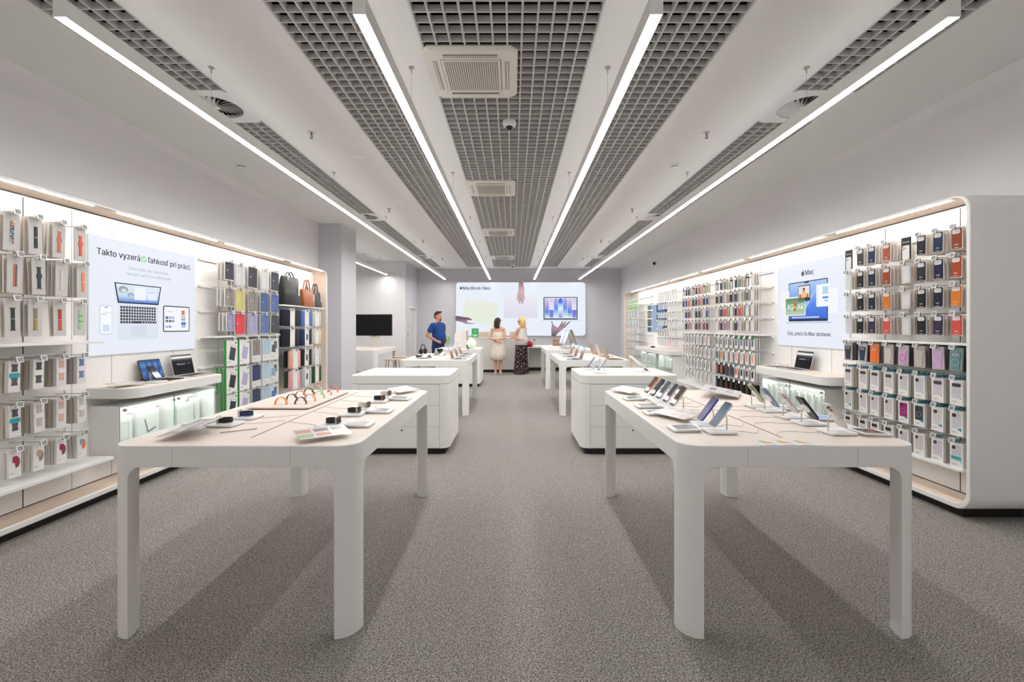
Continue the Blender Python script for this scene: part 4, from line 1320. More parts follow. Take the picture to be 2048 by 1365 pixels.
def mk_greenbox(color):
    def f():
        w, h = 0.215, 0.305
        c = MB().box(-w / 2, w / 2, 0, 0.024, -h, -0.006).build('tablet_case_box', mat('#ebe9e6', 0.5))
        MB().box(-w / 2 - 0.001, -w / 2 + 0.004, -0.001, 0.025, -h - 0.0004, -0.0056).build('green_spine', mat('#2f9e45', 0.5), c)
        M = Matrix.Translation((0.012, 0, -0.155)) @ Matrix.Rotation(R(14), 4, 'Y')
        p = MB().prism(rrect(-0.052, 0.052, -0.085, 0.085, 0.006), -0.002, 0, M).build('printed_case', mat(color, 0.5), c)
        MB().prism(rrect(-0.050, 0.045, 0.062, 0.082, 0.004), -0.003, -0.002, M).build('printed_strip', mat('#e9e9e9', 0.5), p)
        lines(MB(), -0.08, -0.255, (0.06, 0.05), -0.0001, 0.003, 0.01).build('print_lines', mat('#9c9a98', 0.5), c)
        face(0.06, -0.05, 0.092, -0.026, 0.004, 0, 0.001).build('green_mark', mat('#3aa858', 0.5), c)
        return c
    return f
def mk_photobox(c1, c2='#e4e2df', kind='full'):
    def f():
        w, h = (0.205, 0.30)
        c = MB().box(-w / 2, w / 2, 0, 0.024, -h, -0.006).build('tablet_case_box', mat('#dedcd9', 0.45))
        if kind == 'vase':
            k = face(-0.088, -0.215, 0.088, -0.015, 0.003, 0, 0.001).build('box_photo', mat('#85837f', 0.5), c)
            MB().prism([(-0.012, -0.17), (0.014, -0.17), (0.006, -0.1), (0.004, -0.06), (-0.006, -0.06), (-0.006, -0.1)], -0.002, -0.001).build('printed_vase', mat('#a8604a', 0.5), k)
        elif kind == 'device':
            k = face(-0.02, -0.15, 0.06, -0.05, 0.003, 0, 0.001).build('box_photo', mat('#60706c', 0.5), c)
            MB().prism(rrect(-0.055, 0.045, -0.20, -0.10, 0.008), -0.003, -0.001, Matrix.Rotation(R(8), 4, 'Y')).build('printed_tablet', mat(c1, 0.4), k)
            face(-0.085, -0.035, -0.055, -0.018, 0.003, 0, 0.001).build('teal_mark', TEAL, c)
        else:
            k = face(-0.094, -0.215, 0.094, -0.012, 0.003, 0, 0.001).build('box_photo', mat(c1, 0.35), c)
        lines(MB(), -0.08, -0.25, (0.05, 0.07), -0.0001, 0.003, 0.012).build('print_lines', mat('#a5a3a1', 0.5), c)
        return c
    return f
lowB = [[('g', '#3a3b42', 'dark tablet picture'), ('g', '#b3aecb', 'lavender tablet picture'), ('vase', '', 'grey photo'), ('full', '#a9c3d3', 'pale blue'), ('device', '#4a4f58', 'black tablet picture')],
        [('g', '#2c2d34', 'dark tablet picture'), ('g', '#b5afcf', 'lavender tablet picture'), ('full', '#2b3a63', 'navy'), ('full', '#aec9da', 'pale blue'), ('device', '#86a9bd', 'blue tablet picture')],
        [('g', '#24352f', 'dark green tablet picture'), ('g', '#b3accf', 'lavender tablet picture'), ('full', '#2a3d58', 'navy'), ('full', '#adc6d6', 'pale blue'), ('device', '#4f78c4', 'rainbow tablet picture')]]
for r_, row in enumerate(lowB):
    for c_, (k, col, nm) in enumerate(row):
        if k == 'g':
            hang('L', BB, 3 + r_, c_, LBb[c_], LBl[r_], 'gb' + col, mk_greenbox(col), '%s green-edged box' % nm, 'tablet case', (0, 2, 1)[r_], 0.045, 'gbb', mk_greenbox('#5a5c60'), grp='green-edged tablet case boxes', tilt=0, backdesc='green-edged box')
        else:
            hang('L', BB, 3 + r_, c_, LBb[c_], LBl[r_], 'pb' + k + col, mk_photobox(col, kind=k), '%s tablet case box' % nm, 'tablet case', 1, 0.04, 'pbb', mk_cartonback(0.205, 0.29, 0.024, '#d9d7d4', False), grp='tablet case boxes', backdesc='tablet box')

# ---------------------------------------------------------------- left wall, sleeves and bags
BC = 'left sleeve bay'
def sleeve_pts(w, h, r, n=5): return rrect(-w / 2, w / 2, -h, 0, r, n)
def mk_sleeve(color, w, h, belly=True, d=0.035, txt=None, dark=False):
    def f():
        m = MB()
        pts = sleeve_pts(w, h, 0.022)
        p2 = sleeve_pts(w - 0.012, h - 0.012, 0.02)
        p2 = [(x, z - 0.006) for x, z in p2]
        n = len(pts)
        rings = [[(x, 0.0, z) for x, z in p2], [(x, 0.008, z) for x, z in pts], [(x, d - 0.008, z) for x, z in pts], [(x, d, z) for x, z in p2]]
        m.loft(rings)
        c = m.build('laptop_sleeve', mat(color, 0.85, noise=0.06, nscale=90), smooth=50)
        if belly:
            bw = min(0.14, w * 0.42)
            b = MB().box(-bw / 2 + 0.03 * (w > 0.4), bw / 2 + 0.03 * (w > 0.4), -0.003, d + 0.003, -h - 0.003, 0.02).build('paper_band', mat('#edeae7', 0.6), c)
            if dark:
                MB().prism([(-0.03, -0.16), (0.02, -0.19), (0.035, -0.1), (-0.012, -0.075)], -0.005, -0.003).build('band_picture', mat('#3a3d49', 0.5), b)
            elif txt:
                text(txt, 0.05, 'size_print', mat('#2c2b2e', 0.6), b, (0.0, -0.0035, -0.11))
            lines(MB(), 0.03 * (w > 0.4), -h + 0.025, (0.04, 0.03), -0.0031, 0.004, 0.01, center=True).build('print_lines', mat('#777472', 0.5), b)
        return c
    return f
sl = [[('#10142a', 0.55, 0.24, None, False, 'black'), ('#5470b4', 0.36, 0.24, None, False, 'blue'), ('#bcc6bf', 0.34, 0.24, None, False, 'pale green')],
      [('#0d1122', 0.56, 0.26, None, False, 'black'), ('#1a2c5a', 0.38, 0.26, None, True, 'navy'), ('#cdbfa9', 0.36, 0.25, None, False, 'beige')],
      [('#dba898', 0.34, 0.27, None, False, 'pink'), ('#19191d', 0.40, 0.26, None, True, 'black'), ('#bdbbb9', 0.40, 0.27, '14"', False, 'light grey')],
      [('#dca7ab', 0.33, 0.28, None, False, 'rose'), ('#a9adb2', 0.38, 0.28, None, True, 'grey'), ('#21482b', 0.42, 0.27, None, False, 'dark green')]]
for r_, row in enumerate(sl):
    for c_, (a, w_, h_, tx, dk, nm) in enumerate(row):
        zz = LCc[c_] - (0.0 if c_ else 0.0) + (0.12 if (c_ == 0 and r_ > 1) else 0)
        w2 = min(w_, 0.56 if c_ == 0 else 0.36)
        hang('L', BC, r_, c_, zz, LCr[r_], 'sl%s' % a, mk_sleeve(a, w2, h_, True, 0.035, tx, dk), '%s laptop sleeve with paper band' % nm, 'laptop sleeve', 1 if r_ > 1 and c_ < 2 else 0, 0.06,
             'slb%d' % r_, mk_sleeve('#2c4a34' if r_ == 3 else '#1b1b1e', 0.32, 0.25, False), grp='laptop sleeves', backdesc='dark sleeve', tilt=rng.uniform(-2, 2), yoff=0.0)
def mk_bag(color, w, h, d, hh_, strap=None):
    m = MB()
    rings = []
    for z, kx, ky in ((0, 0.94, 1.0), (0.01, 1.0, 1.0), (h * 0.5, 0.99, 0.85), (h * 0.92, 0.93, 0.45), (h, 0.9, 0.3)):
        rings.append([(x, y, z) for x, y in rrect(-w / 2 * kx, w / 2 * kx, -d / 2 * ky, d / 2 * ky, 0.02, 4)])
    m.loft(rings)
    c = m.build('handbag', mat(color, 0.32, noise=0.08, nscale=25, bump=0.15), smooth=50)
    for y in (-d * 0.16, d * 0.16):
        pts = [(-w * 0.22 + w * 0.44 * k / 12, y, h - 0.03 + math.sin(PI * k / 12) * (hh_ + 0.03)) for k in range(13)]
        MB().tube(pts, 0.008, 8).build('bag_handle', mat(color, 0.35), c, smooth=50)
        MB().tube([(-w * 0.22, y - 0.012, h - 0.06), (-w * 0.22, y - 0.012, h + 0.01)], 0.009, 6).build('buckle', METAL, c)
    t_ = MB().box(w * 0.30, w * 0.38, -d * 0.4 - 0.012, -d * 0.4 - 0.008, h * 0.35, h * 0.75).build('hang_tag', mat('#e8e4dc', 0.6), c)
    return c
HSH = HS(1.735) + 0.001
for nm, col, w_, h_, d_, hd, z, x in (('large glossy black leather tote at the left end of the bag shelf', '#151415', 0.50, 0.42, 0.13, 0.07, 6.81, 3.345),
                                       ('black leather handbag half hidden behind the brown one', '#18171a', 0.28, 0.26, 0.07, 0.12, 7.18, 3.462),
                                       ('glossy cognac brown leather handbag in the middle of the bag shelf', '#a85f2c', 0.40, 0.27, 0.12, 0.16, 7.34, 3.33),
                                       ('cognac brown handbag tucked behind the dark blue one at the shelf end', '#a8612f', 0.32, 0.22, 0.06, 0.12, 7.62, 3.455),
                                       ('dark blue leather handbag at the right end of the bag shelf', '#22242c', 0.34, 0.27, 0.11, 0.13, 7.72, 3.36)):
    b = mk_bag(col, w_, h_, d_, hd)
    b.location = (-x, z, HSH); b.rotation_euler = (0, 0, R(90))
    tag(b, nm, 'handbag', 'leather bags on the top shelf')
# ---------------------------------------------------------------- backlit posters
def panel_poster(name, label, loc, rz, w, h, z0, r, edge='#e9ebee', d=0.009):
    t = thing(name, label, 'illuminated sign', loc, rz)
    MB().prism(rrect(-w / 2 - 0.006, w / 2 + 0.006, z0 - 0.006, z0 + h + 0.006, r + 0.006, 6), 0.001, d).build('sign_frame', mat('#d5d6d8', 0.4), t)
    MB().prism(rrect(-w / 2, w / 2, z0, z0 + h, r, 6), -0.002, 0.002).build('light_surface', lit(edge), t)
    return t
def art(parent, name, pts, color, y=-0.003, d=0.0008, k=1.0, m=None):
    if isinstance(pts, tuple) and len(pts) == 5:
        pts = rrect(*pts)
    area = sum(pts[i][0] * pts[(i + 1) % len(pts)][1] - pts[(i + 1) % len(pts)][0] * pts[i][1] for i in range(len(pts)))
    if area < 0: pts = pts[::-1]
    return MB().prism(pts, y - d, y).build(name, m or lit(color, k), parent)
def artq(mb, x0, x1, z0, z1, y=-0.004):
    return mb.box(min(x0, x1), max(x0, x1), y - 0.0006, y, min(z0, z1), max(z0, z1))
INK = mat('#2a3140', 0.6)
INKB = mat('#2d4468', 0.6)
# left poster: laptop, phone and tablet
LC = 4.3675
t = panel_poster('wall_poster', 'backlit poster on the left wall with open laptop, phone and tablet under a headline', (-3.49, LC, 0), R(90), 1.245, 1.005, 1.17, 0.004, '#e6ebf6')
U = lambda z: z - LC
text('Takto vyzerá', 0.086, 'headline', INK, t, (U(4.033), -0.004, 2.05), fit=0.445, bold=0.0006)
text('ľahkosť pri práci.', 0.086, 'headline', INK, t, (U(4.637), -0.004, 2.05), fit=0.57, bold=0.0006)
art(t, 'check_box', (U(4.268), U(4.325), 2.02, 2.077, 0.01), '#a9dcb5')
MB().tube([(U(4.282), -0.0045, 2.05), (U(4.292), -0.0045, 2.036), (U(4.313), -0.0045, 2.064)], 0.003, 5).build('check_mark', lit('#ffffff'), t)
SUB = mat('#8b95a6', 0.6)
text('Zvládaj ešte viac vďaka súhre', 0.041, 'subline', SUB, t, (U(4.365), -0.004, 1.945), fit=0.47)
text('hardvéru, softvéru a služieb Apple.', 0.041, 'subline', SUB, t, (U(4.375), -0.004, 1.893), fit=0.53)
lp = art(t, 'printed_laptop_lid', [(U(4.015), 1.622), (U(4.475), 1.622), (U(4.51), 1.802), (U(3.98), 1.802)], '#262c40')
art(lp, 'printed_screen', [(U(4.027), 1.635), (U(4.463), 1.635), (U(4.495), 1.793), (U(3.994), 1.793)], '', -0.0039, m=litgrad([(0, '#4a7fd6'), (0.35, '#c6daf2'), (1, '#dfeaf6')]))
for (a, b_, c_, d_, h_) in ((4.19, 4.32, 1.66, 1.775, '#eef3fa'), (4.34, 4.45, 1.665, 1.76, '#e4ecf8'), (4.36, 4.43, 1.735, 1.741, '#6f9ae0')):
    art(lp, 'printed_window', (U(a), U(b_), c_, d_, 0.004), h_, -0.0049)
for (a, z_, r_, h_) in ((4.07, 1.745, 0.05, '#9ba0aa'), (4.075, 1.735, 0.03, '#d5d9e0'), (4.15, 1.70, 0.036, '#a7abb4'), (4.155, 1.69, 0.02, '#dcdfe4')):
    art(lp, 'printed_coil', [(U(a) + r_ * math.cos(2 * PI * k / 16), z_ + r_ * 0.62 * math.sin(2 * PI * k / 16)) for k in range(16)], h_, -0.0051 - 0.0008 * (r_ < 0.04))
kb = art(t, 'printed_keyboard_deck', [(U(4.015), 1.29), (U(4.475), 1.29), (U(4.47), 1.612), (U(4.02), 1.612)], '#dde3ee')
m = MB()
g = random.Random(2)
for r_ in range(6):
    x = 4.04
    z_ = 1.597 - r_ * 0.0268
    while x < 4.44:
        w_ = 0.022 if not (r_ == 5 and 4.15 < x < 4.17) else 0.12
        w_ = min(w_, 4.447 - x)
        if w_ > 0.008: artq(m, U(x), U(x + w_), z_ - 0.021, z_, -0.0042)
        x += w_ + 0.007
m.build('printed_keys', mat('#30323d', 0.6), kb)
art(kb, 'printed_trackpad', (U(4.16), U(4.33), 1.315, 1.42, 0.006), '#d4dbe8', -0.0041)
ph = art(t, 'printed_phone', (U(3.838), U(3.958), 1.345, 1.595, 0.022), '#b9c6da')
art(ph, 'printed_screen', (U(3.843), U(3.953), 1.351, 1.589, 0.018), '#f5f7fb', -0.0042)
for (a, b_, c_, d_, h_) in ((3.865, 3.93, 1.37, 1.43, '#c9dff4'), (3.87, 3.945, 1.53, 1.537, '#bfe0ee'), (3.85, 3.9, 1.515, 1.52, '#9fb2c8'), (3.885, 3.91, 1.574, 1.581, '#2a3550')):
    art(ph, 'printed_window', (U(a), U(b_), c_, d_, 0.002), h_, -0.0051)
tb = art(t, 'printed_tablet', (U(4.535), U(4.905), 1.358, 1.622, 0.018), '#242a3a')
art(tb, 'printed_screen', (U(4.547), U(4.893), 1.368, 1.612, 0.01), '#f3f5fa', -0.0042)
for (a, b_, c_, d_, h_) in ((4.565, 4.6, 1.49, 1.515, '#56606f'), (4.61, 4.64, 1.49, 1.515, '#8fa3c6'), (4.65, 4.68, 1.49, 1.515, '#93b4e4'), (4.565, 4.6, 1.455, 1.48, '#6b7482'), (4.61, 4.64, 1.455, 1.48, '#59606c'), (4.65, 4.68, 1.455, 1.48, '#8d98a8'),
                            (4.565, 4.6, 1.40, 1.42, '#a7a3e2'), (4.61, 4.64, 1.40, 1.42, '#7d86a8'), (4.785, 4.83, 1.535, 1.58, '#ef6a4a'), (4.775, 4.845, 1.50, 1.53, '#c9ccd3'), (4.78, 4.84, 1.475, 1.495, '#9aa0ac'), (4.78, 4.845, 1.425, 1.46, '#5e7fd8'), (4.785, 4.84, 1.40, 1.42, '#b4b9c4'), (4.58, 4.66, 1.56, 1.566, '#b9c3d2')):
    art(tb, 'printed_picture', (U(a), U(b_), c_, d_, 0.004), h_, -0.0051)

# right poster: the open notebook
RC = 5.36
t = panel_poster('wall_poster', 'backlit poster on the right wall with a blue laptop screen above a slogan', (3.49, RC, 0), R(-90), 1.28, 1.005, 1.17, 0.004, '#e6ebf6')
U = lambda z: RC - z
apple(MB(), U(5.475), 2.05, 0.066, -0.005, -0.003).build('fruit_emblem', mat('#33363d', 0.5), t)
text('Mac', 0.082, 'headline', mat('#4a5060', 0.6), t, (U(5.352), -0.004, 2.052), fit=0.155, bold=0.0006)
text('Zisti, prečo ťa Mac dostane.', 0.063, 'slogan', INKB, t, (U(5.385), -0.004, 1.325), fit=0.80, bold=0.0004)
lp = art(t, 'printed_laptop', (U(5.755), U(5.04), 1.474, 1.953, 0.012), '#20283e')
art(lp, 'printed_screen', (U(5.743), U(5.052), 1.502, 1.942, 0.006), '', -0.0039, m=litgrad([(0, '#2d63d8'), (0.4, '#4f86e4'), (0.7, '#86aeec'), (1, '#a9c9f0')]))
for k, (a, b_) in enumerate(((0, '#9cc4ee'), (0.06, '#6f9fe8'))):
    pts = [(U(5.06), 1.93 - a), (U(5.06), 1.86 - a), (U(5.25), 1.82 - a), (U(5.40), 1.70 - a), (U(5.5), 1.56), (U(5.47), 1.56), (U(5.37), 1.74 - a), (U(5.2), 1.87 - a)]
    art(lp, 'printed_swirl', pts, b_, -0.0048 - 0.0003 * k)
art(lp, 'printed_notch', (U(5.44), U(5.36), 1.928, 1.943, 0.003), '#20283e', -0.0049)
m = MB()
for k in range(14): artq(m, U(5.68 - 0.036 * k), U(5.655 - 0.036 * k), 1.512, 1.53, -0.005)
m.build('printed_dock', lit('#e8e3ee'), lp)
art(t, 'printed_base', (U(5.80), U(4.99), 1.452, 1.466, 0.004), '#b8c8e6')
def win(a, b_, c_, d_, h_, y=-0.0058):
    return art(t, 'printed_window', (U(a), U(b_), c_, d_, 0.008), h_, y)
win(5.92, 5.74, 1.64, 1.86, '#f1f1f4', -0.0036)
win(5.02, 4.88, 1.56, 1.83, '#f3f4fa', -0.0036)
w_ = win(5.87, 5.42, 1.543, 1.777, '#eef2ea')
art(w_, 'printed_slide', (U(5.81), U(5.435), 1.553, 1.76, 0.002), '', -0.0068, m=litgrad([(0, '#b9d6b4'), (0.4, '#8fb094'), (1, '#5f7f62')]))
text('AG', 0.11, 'slide_letters', lit('#f4f7f2'), w_, (U(5.715), -0.0078, 1.655), bold=0.003, fit=0.13)
text('AR', 0.11, 'slide_letters', lit('#f4f7f2'), w_, (U(5.515), -0.0078, 1.655), bold=0.003, fit=0.13)
art(w_, 'printed_can', (U(5.645), U(5.60), 1.60, 1.71, 0.004), '#e2553f', -0.0078)
art(w_, 'printed_can_label', (U(5.645), U(5.60), 1.635, 1.665, 0.001), '#9fcf7a', -0.0088)
w_ = win(5.56, 5.335, 1.715, 1.905, '#2b2f38', -0.0068)
art(w_, 'printed_call', (U(5.55), U(5.345), 1.757, 1.895, 0.002), '#e9dcd8', -0.0078)
art(w_, 'printed_sofa', (U(5.535), U(5.36), 1.757, 1.80, 0.01), '#c0504a', -0.0087)
art(w_, 'printed_shirt', (U(5.50), U(5.39), 1.757, 1.815, 0.03), '#eebc6e', -0.0096)
art(w_, 'printed_face', (U(5.463), U(5.427), 1.815, 1.865, 0.017), '#c98d72', -0.0096)
art(w_, 'printed_hair', (U(5.465), U(5.425), 1.85, 1.872, 0.009), '#2a211f', -0.0104)
w_ = win(5.225, 5.01, 1.637, 1.89, '#f5f8fd', -0.0068)
for (a, b_, c_, d_, h_) in ((5.12, 5.025, 1.775, 1.86, '#b5d3df'), (5.12, 5.025, 1.725, 1.75, '#5f8fe6'), (5.09, 5.03, 1.695, 1.708, '#7fa6ec'), (5.2, 5.19, 1.66, 1.86, '#d5e0f2')):
    art(w_, 'printed_tile', (U(a), U(b_), c_, d_, 0.003), h_, -0.0078)

# blue grey poster far right
PC = (zc(1295.4, 3.49) + zc(1326, 3.49)) / 2
PWI = zc(1295.4, 3.49) - zc(1326, 3.49)
t = panel_poster('wall_poster', 'blue grey poster with a phone screen at the far end of the right wall', (3.49, PC, 0), R(-90), PWI, 0.66, HS(1.267), 0.003, '#8fa3bf')
z0 = HS(1.267)
art(t, 'printed_shelf_picture', (-PWI / 2, -PWI / 2 + 0.3, z0, z0 + 0.66, 0.001), '#3c4c54')
art(t, 'printed_green_panel', (-PWI / 2 + 0.02, -PWI / 2 + 0.28, z0 + 0.56, z0 + 0.62, 0.001), '#3f8a3a', -0.004)
art(t, 'printed_brown_panel', (-PWI / 2 + 0.05, -PWI / 2 + 0.27, z0 + 0.36, z0 + 0.5, 0.001), '#8f7a70', -0.004)
art(t, 'printed_teal_panel', (-PWI / 2 + 0.02, -PWI / 2 + 0.24, z0 + 0.18, z0 + 0.32, 0.001), '#2b5a60', -0.004)
art(t, 'printed_dark_frame', (PWI / 2 - 0.46, PWI / 2 + 0.2, z0 + 0.3, z0 + 0.69, 0.001), '#161b2b', -0.005)
art(t, 'printed_screen', (PWI / 2 - 0.42, PWI / 2 + 0.16, z0 + 0.33, z0 + 0.67, 0.001), '', -0.006, m=litgrad([(0, '#5c74b4'), (0.25, '#3aa79c'), (0.45, '#37509a'), (1, '#2a3f8e')]))
MB().box(PWI / 2, PWI / 2 + 0.26, 0.0, 0.02, z0 + 0.02, z0 + 0.69).build('poster_side', mat('#3a3633', 0.6), t)

# big sign on the back wall
SZ = 15.93
K = SZ / F
t = panel_poster('wall_sign', 'wide backlit sign on the back wall with hands holding coloured laptops', (0.27, SZ, 0), 0.0, 4.53, 1.87, 1.07, 0.11, '#e7edf7', 0.065)
U = lambda px: (px - VX) * K - 0.27
V = lambda py: CAM_H + (VY - py) * K
Z = lambda x, y: (U(900 + x / 6.5), V(550 + y / 6.5))
apple(MB(), *Z(143, 172), 0.105, -0.005, -0.003).build('fruit_emblem', mat('#1f3552', 0.5), t)
text('MacBook Neo', 0.172, 'headline', mat('#2f4a70', 0.5), t, (Z(346, 172)[0], -0.004, Z(0, 173)[1]), fit=0.965, bold=0.0012)
art(t, 'printed_yellow_laptop', [Z(*p) for p in ((205, 310), (640, 375), (600, 530), (570, 665), (400, 640), (160, 560))], '#e5eadb')
art(t, 'printed_lilac_laptop', [Z(*p) for p in ((690, 262), (1140, 262), (1138, 560), (700, 560))], '', m=litgrad([(0, '#dcd9e8'), (1, '#e9e9f2')]))
def printed_hand(parts, col, y):
    for nm, pts in parts:
        art(t, nm, [Z(*p) for p in pts], '', y, m=litgrad(col, axis=2))
printed_hand([('printed_arm', [(72, 540), (100, 535), (170, 548), (240, 556), (285, 578), (280, 592), (230, 590), (215, 600), (240, 622), (330, 632), (300, 640), (205, 640), (150, 615), (90, 600), (72, 605)])], [(0, '#b6a3ac'), (0.5, '#7d6472'), (1, '#5f4a58')], -0.005)
printed_hand([('printed_arm', [(895, 95), (950, 95), (955, 130), (968, 190), (965, 250), (975, 320), (966, 328), (948, 285), (958, 360), (948, 372), (936, 330), (938, 380), (926, 382), (918, 325), (903, 375), (890, 372), (895, 300), (878, 345), (870, 330), (875, 250), (890, 190)])], [(0, '#b08c92'), (0.6, '#cfb3b6'), (1, '#8d6a72')], -0.005)
lp = art(t, 'printed_laptop', (*[Z(1215, 0)[0], Z(1658, 0)[0]], Z(0, 583)[1], Z(0, 290)[1], 0.03), '#26304c')
art(lp, 'printed_screen', (Z(1228, 0)[0], Z(1645, 0)[0], Z(0, 567)[1], Z(0, 300)[1], 0.008), '#e9eef8', -0.0045)
for k in range(7):
    x0, x1 = 1232 + k * 59.3, 1232 + k * 59.3 + 55
    gr = [[(0, '#c9f0e0'), (0.3, '#4f7fe0'), (0.6, '#a99ddb'), (1, '#d5cdea')], [(0, '#8f86d8'), (0.4, '#5f6fe0'), (0.41, '#e9e6f6'), (1, '#cfc4e8')], [(0, '#d3f2ea'), (0.5, '#5a8be8'), (1, '#b7a4dc')],
          [(0, '#8c80d6'), (0.45, '#dfe6f8'), (0.55, '#c5f0ea'), (0.8, '#3f6fe0'), (1, '#4a62d8')]][(0, 1, 2, 3, 2, 0, 1)[k]]
    art(lp, 'printed_pill', (Z(x0, 0)[0], Z(x1, 0)[0], Z(0, 560)[1], Z(0, 305)[1], 0.07), '', -0.0055, m=litgrad(gr))
art(t, 'printed_base', (Z(1180, 0)[0], Z(1700, 0)[0], Z(0, 598)[1], Z(0, 588)[1], 0.01), '#ccd6e8')
printed_hand([('printed_arm', [(1318, 795), (1316, 700), (1328, 650), (1315, 605), (1326, 603), (1345, 655), (1372, 672), (1400, 690), (1430, 650), (1462, 602), (1472, 606), (1455, 650), (1505, 604), (1515, 608), (1478, 660), (1560, 602), (1568, 608), (1500, 680), (1450, 720), (1400, 760), (1370, 795)])], [(0, '#5a4452'), (0.5, '#a88f98'), (1, '#6f5864')], -0.005)

# ---------------------------------------------------------------- wall counters and glass cabinets
GL = glass('#fafefc', 0.0, 0.02)
GEDGE = mat('#8fb9aa', 0.2)
def wall_counter(side, z0, z1, label, xf=3.10, h=0.904, th=0.085):
    s = -1 if side == 'L' else 1
    t = thing('wall_counter', label, 'counter', (s * (XP + xf) / 2, (z0 + z1) / 2, h), 0, 'wall counters')
    hx, hz = (XP - xf) / 2 - 0.002, (z1 - z0) / 2
    def outline(k):
        r = 0.16 - k
        # round only the two aisle corners
        p = rrect(-hx + k * (s > 0) + 0, hx - k * (s < 0), -hz + k, hz - k, 0.11 - k, 8)
        out = []
        for x, y in p:
            if s * x > 0: x2 = s * hx; y2 = (hz - k) * (1 if y > 0 else -1) if abs(y) > hz - 0.115 else y; out.append((x2, y2))
            else: out.append((x, y))
        return out
    MB().slab(outline(0), -th, -0.002).build('counter_body', WHITE, t, smooth=40, bevel=0.002)
    MB().slab(outline(0.012), -0.01, 0.0006).build('counter_top', TOPW, t)
    return t
wall_counter('L', 3.73, 4.92, 'pale counter on the left wall display below the poster, with laptops')
wall_counter('R', 4.53, 5.90, 'pale counter on the right wall display below the poster, with one laptop')
wall_counter('R', 9.2, 11.65, 'pale counter at the far end of the right wall display')
INW = mat('#f3f3f1', 0.5)
def glass_cabinet(side, z0, z1, h0, h1, label, xf=3.25, shelf=None, ndoor=2):
    s = -1 if side == 'L' else 1
    t = thing('glass_cabinet', label, 'display cabinet', (s * XP, (z0 + z1) / 2, h0), 0, 'glass fronted wall cabinets')
    D = XP - xf
    hz = (z1 - z0) / 2
    H = h1 - h0
    X = lambda a: -s * a      # distance out of the wall
    def bx(m, a0, a1, b0, b1, c0, c1): return m.box(min(X(a0), X(a1)), max(X(a0), X(a1)), b0, b1, c0, c1)
    m = MB()
    bx(m, 0.002, D - 0.01, -hz, -hz + 0.018, 0, H); bx(m, 0.002, D - 0.01, hz - 0.018, hz, 0, H)
    bx(m, 0.002, D - 0.01, -hz + 0.018, hz - 0.018, H - 0.018, H); bx(m, 0.002, D - 0.01, -hz + 0.018, hz - 0.018, 0, 0.018); bx(m, 0.002, 0.012, -hz + 0.018, hz - 0.018, 0.018, H - 0.018)
    m.build('carcass', INW, t)
    bx(MB(), D - 0.09, D - 0.075, -hz + 0.05, hz - 0.05, H - 0.024, H - 0.0185).build('light_strip', lamp_mat(34.0, (1, 0.99, 0.97)), t)
    if shelf: bx(MB(), 0.02, D - 0.03, -hz + 0.02, hz - 0.02, shelf - h0 - 0.006, shelf - h0).build('glass_shelf', GL, t)
    for k in range(ndoor):
        a = -hz + 2 * hz * k / ndoor + 0.002
        b_ = -hz + 2 * hz * (k + 1) / ndoor - 0.002
        dr = bx(MB(), D - 0.006, D, a, b_, 0.0, H).build('glass_door', GL, t)
        e = MB(); bx(e, D - 0.006, D + 0.0003, b_ - 0.0015, b_, 0, H); bx(e, D - 0.006, D + 0.0003, a, a + 0.0015, 0, H)
        e.build('glass_edge', GEDGE, dr)
        ky = b_ - 0.03 if k == 0 else a + 0.03
        for yy in (ky, (a + 0.03) if k == 0 else (b_ - 0.03)):
            Mr = Matrix.Translation((X(D), yy, H - 0.04)) @ Matrix.Rotation(R(90 * -s), 4, 'Y')
            MB().lathe([(0.006, 0.0), (0.006, 0.012), (0.014, 0.014), (0.013, 0.026), (0.006, 0.028)], 14, Mr).build('knob', METAL, dr, smooth=40)
    return t
glass_cabinet('L', 3.76, 4.98, 0.34, 0.755, 'glass-fronted cabinet with white boxes under the left wall counter')
glass_cabinet('R', 4.74, 5.96, 0.34, 0.755, 'glass-fronted cabinet with hanging packs under the right wall counter by the poster')
glass_cabinet('R', 9.3, 10.2, 0.2, 0.80, 'two-level glass cabinet under the far right counter, nearer one', shelf=0.5)
glass_cabinet('R', 10.35, 11.6, 0.2, 0.80, 'glass cabinet under the far right counter, farther one', shelf=0.5)
# contents
LBL = mat('#6e6c6a', 0.5)
BOXW = mat('#efefee', 0.45)
def shelf_box(side, z, w, h, d, h0, label, art_='none', xo=3.38):
    s = -1 if side == 'L' else 1
    c = MB().box(-w / 2, w / 2, 0, d, 0, h).build('product_box', BOXW)
    c.location = (s * xo, z, h0); c.rotation_euler = (R(0), 0, R(90) if side == 'L' else R(-90))
    tag(c, label, 'product box', 'white product boxes in the glass cabinets')
    if art_ == 'stand':
        m = MB().prism([(-0.05, 0.20), (-0.035, 0.205), (0.0, 0.09), (0.085, 0.115), (0.09, 0.10), (-0.005, 0.07), (-0.015, 0.08)], -0.001, 0)
        m.build('printed_stand', mat('#83868c', 0.4), c)
    elif art_ == 'outline':
        m = MB().ring(rrect(-w * 0.33, w * 0.33, h * 0.25, h * 0.8, 0.01), rrect(-w * 0.31, w * 0.31, h * 0.27, h * 0.78, 0.008), -0.001, 0, 'y')
        m.build('printed_outline', mat('#cdcdcb', 0.5), c)
    MB().box(w * 0.2, w * 0.2 + 0.03, -0.04, -0.03, 0.0, 0.025).build('price_card', PLASTW, c)
    return c
for i, (z, w, h, d, a) in enumerate([(3.93, 0.22, 0.27, 0.08, 'outline'), (4.22, 0.25, 0.28, 0.09, 'stand'), (4.50, 0.1, 0.3, 0.09, 'none'), (4.70, 0.22, 0.26, 0.08, 'outline'), (4.88, 0.06, 0.29, 0.08, 'none')]):
    shelf_box('L', z, w, h, d, 0.3585, 'white product box in the left glass cabinet, %s from the left' % ORD[i], a)
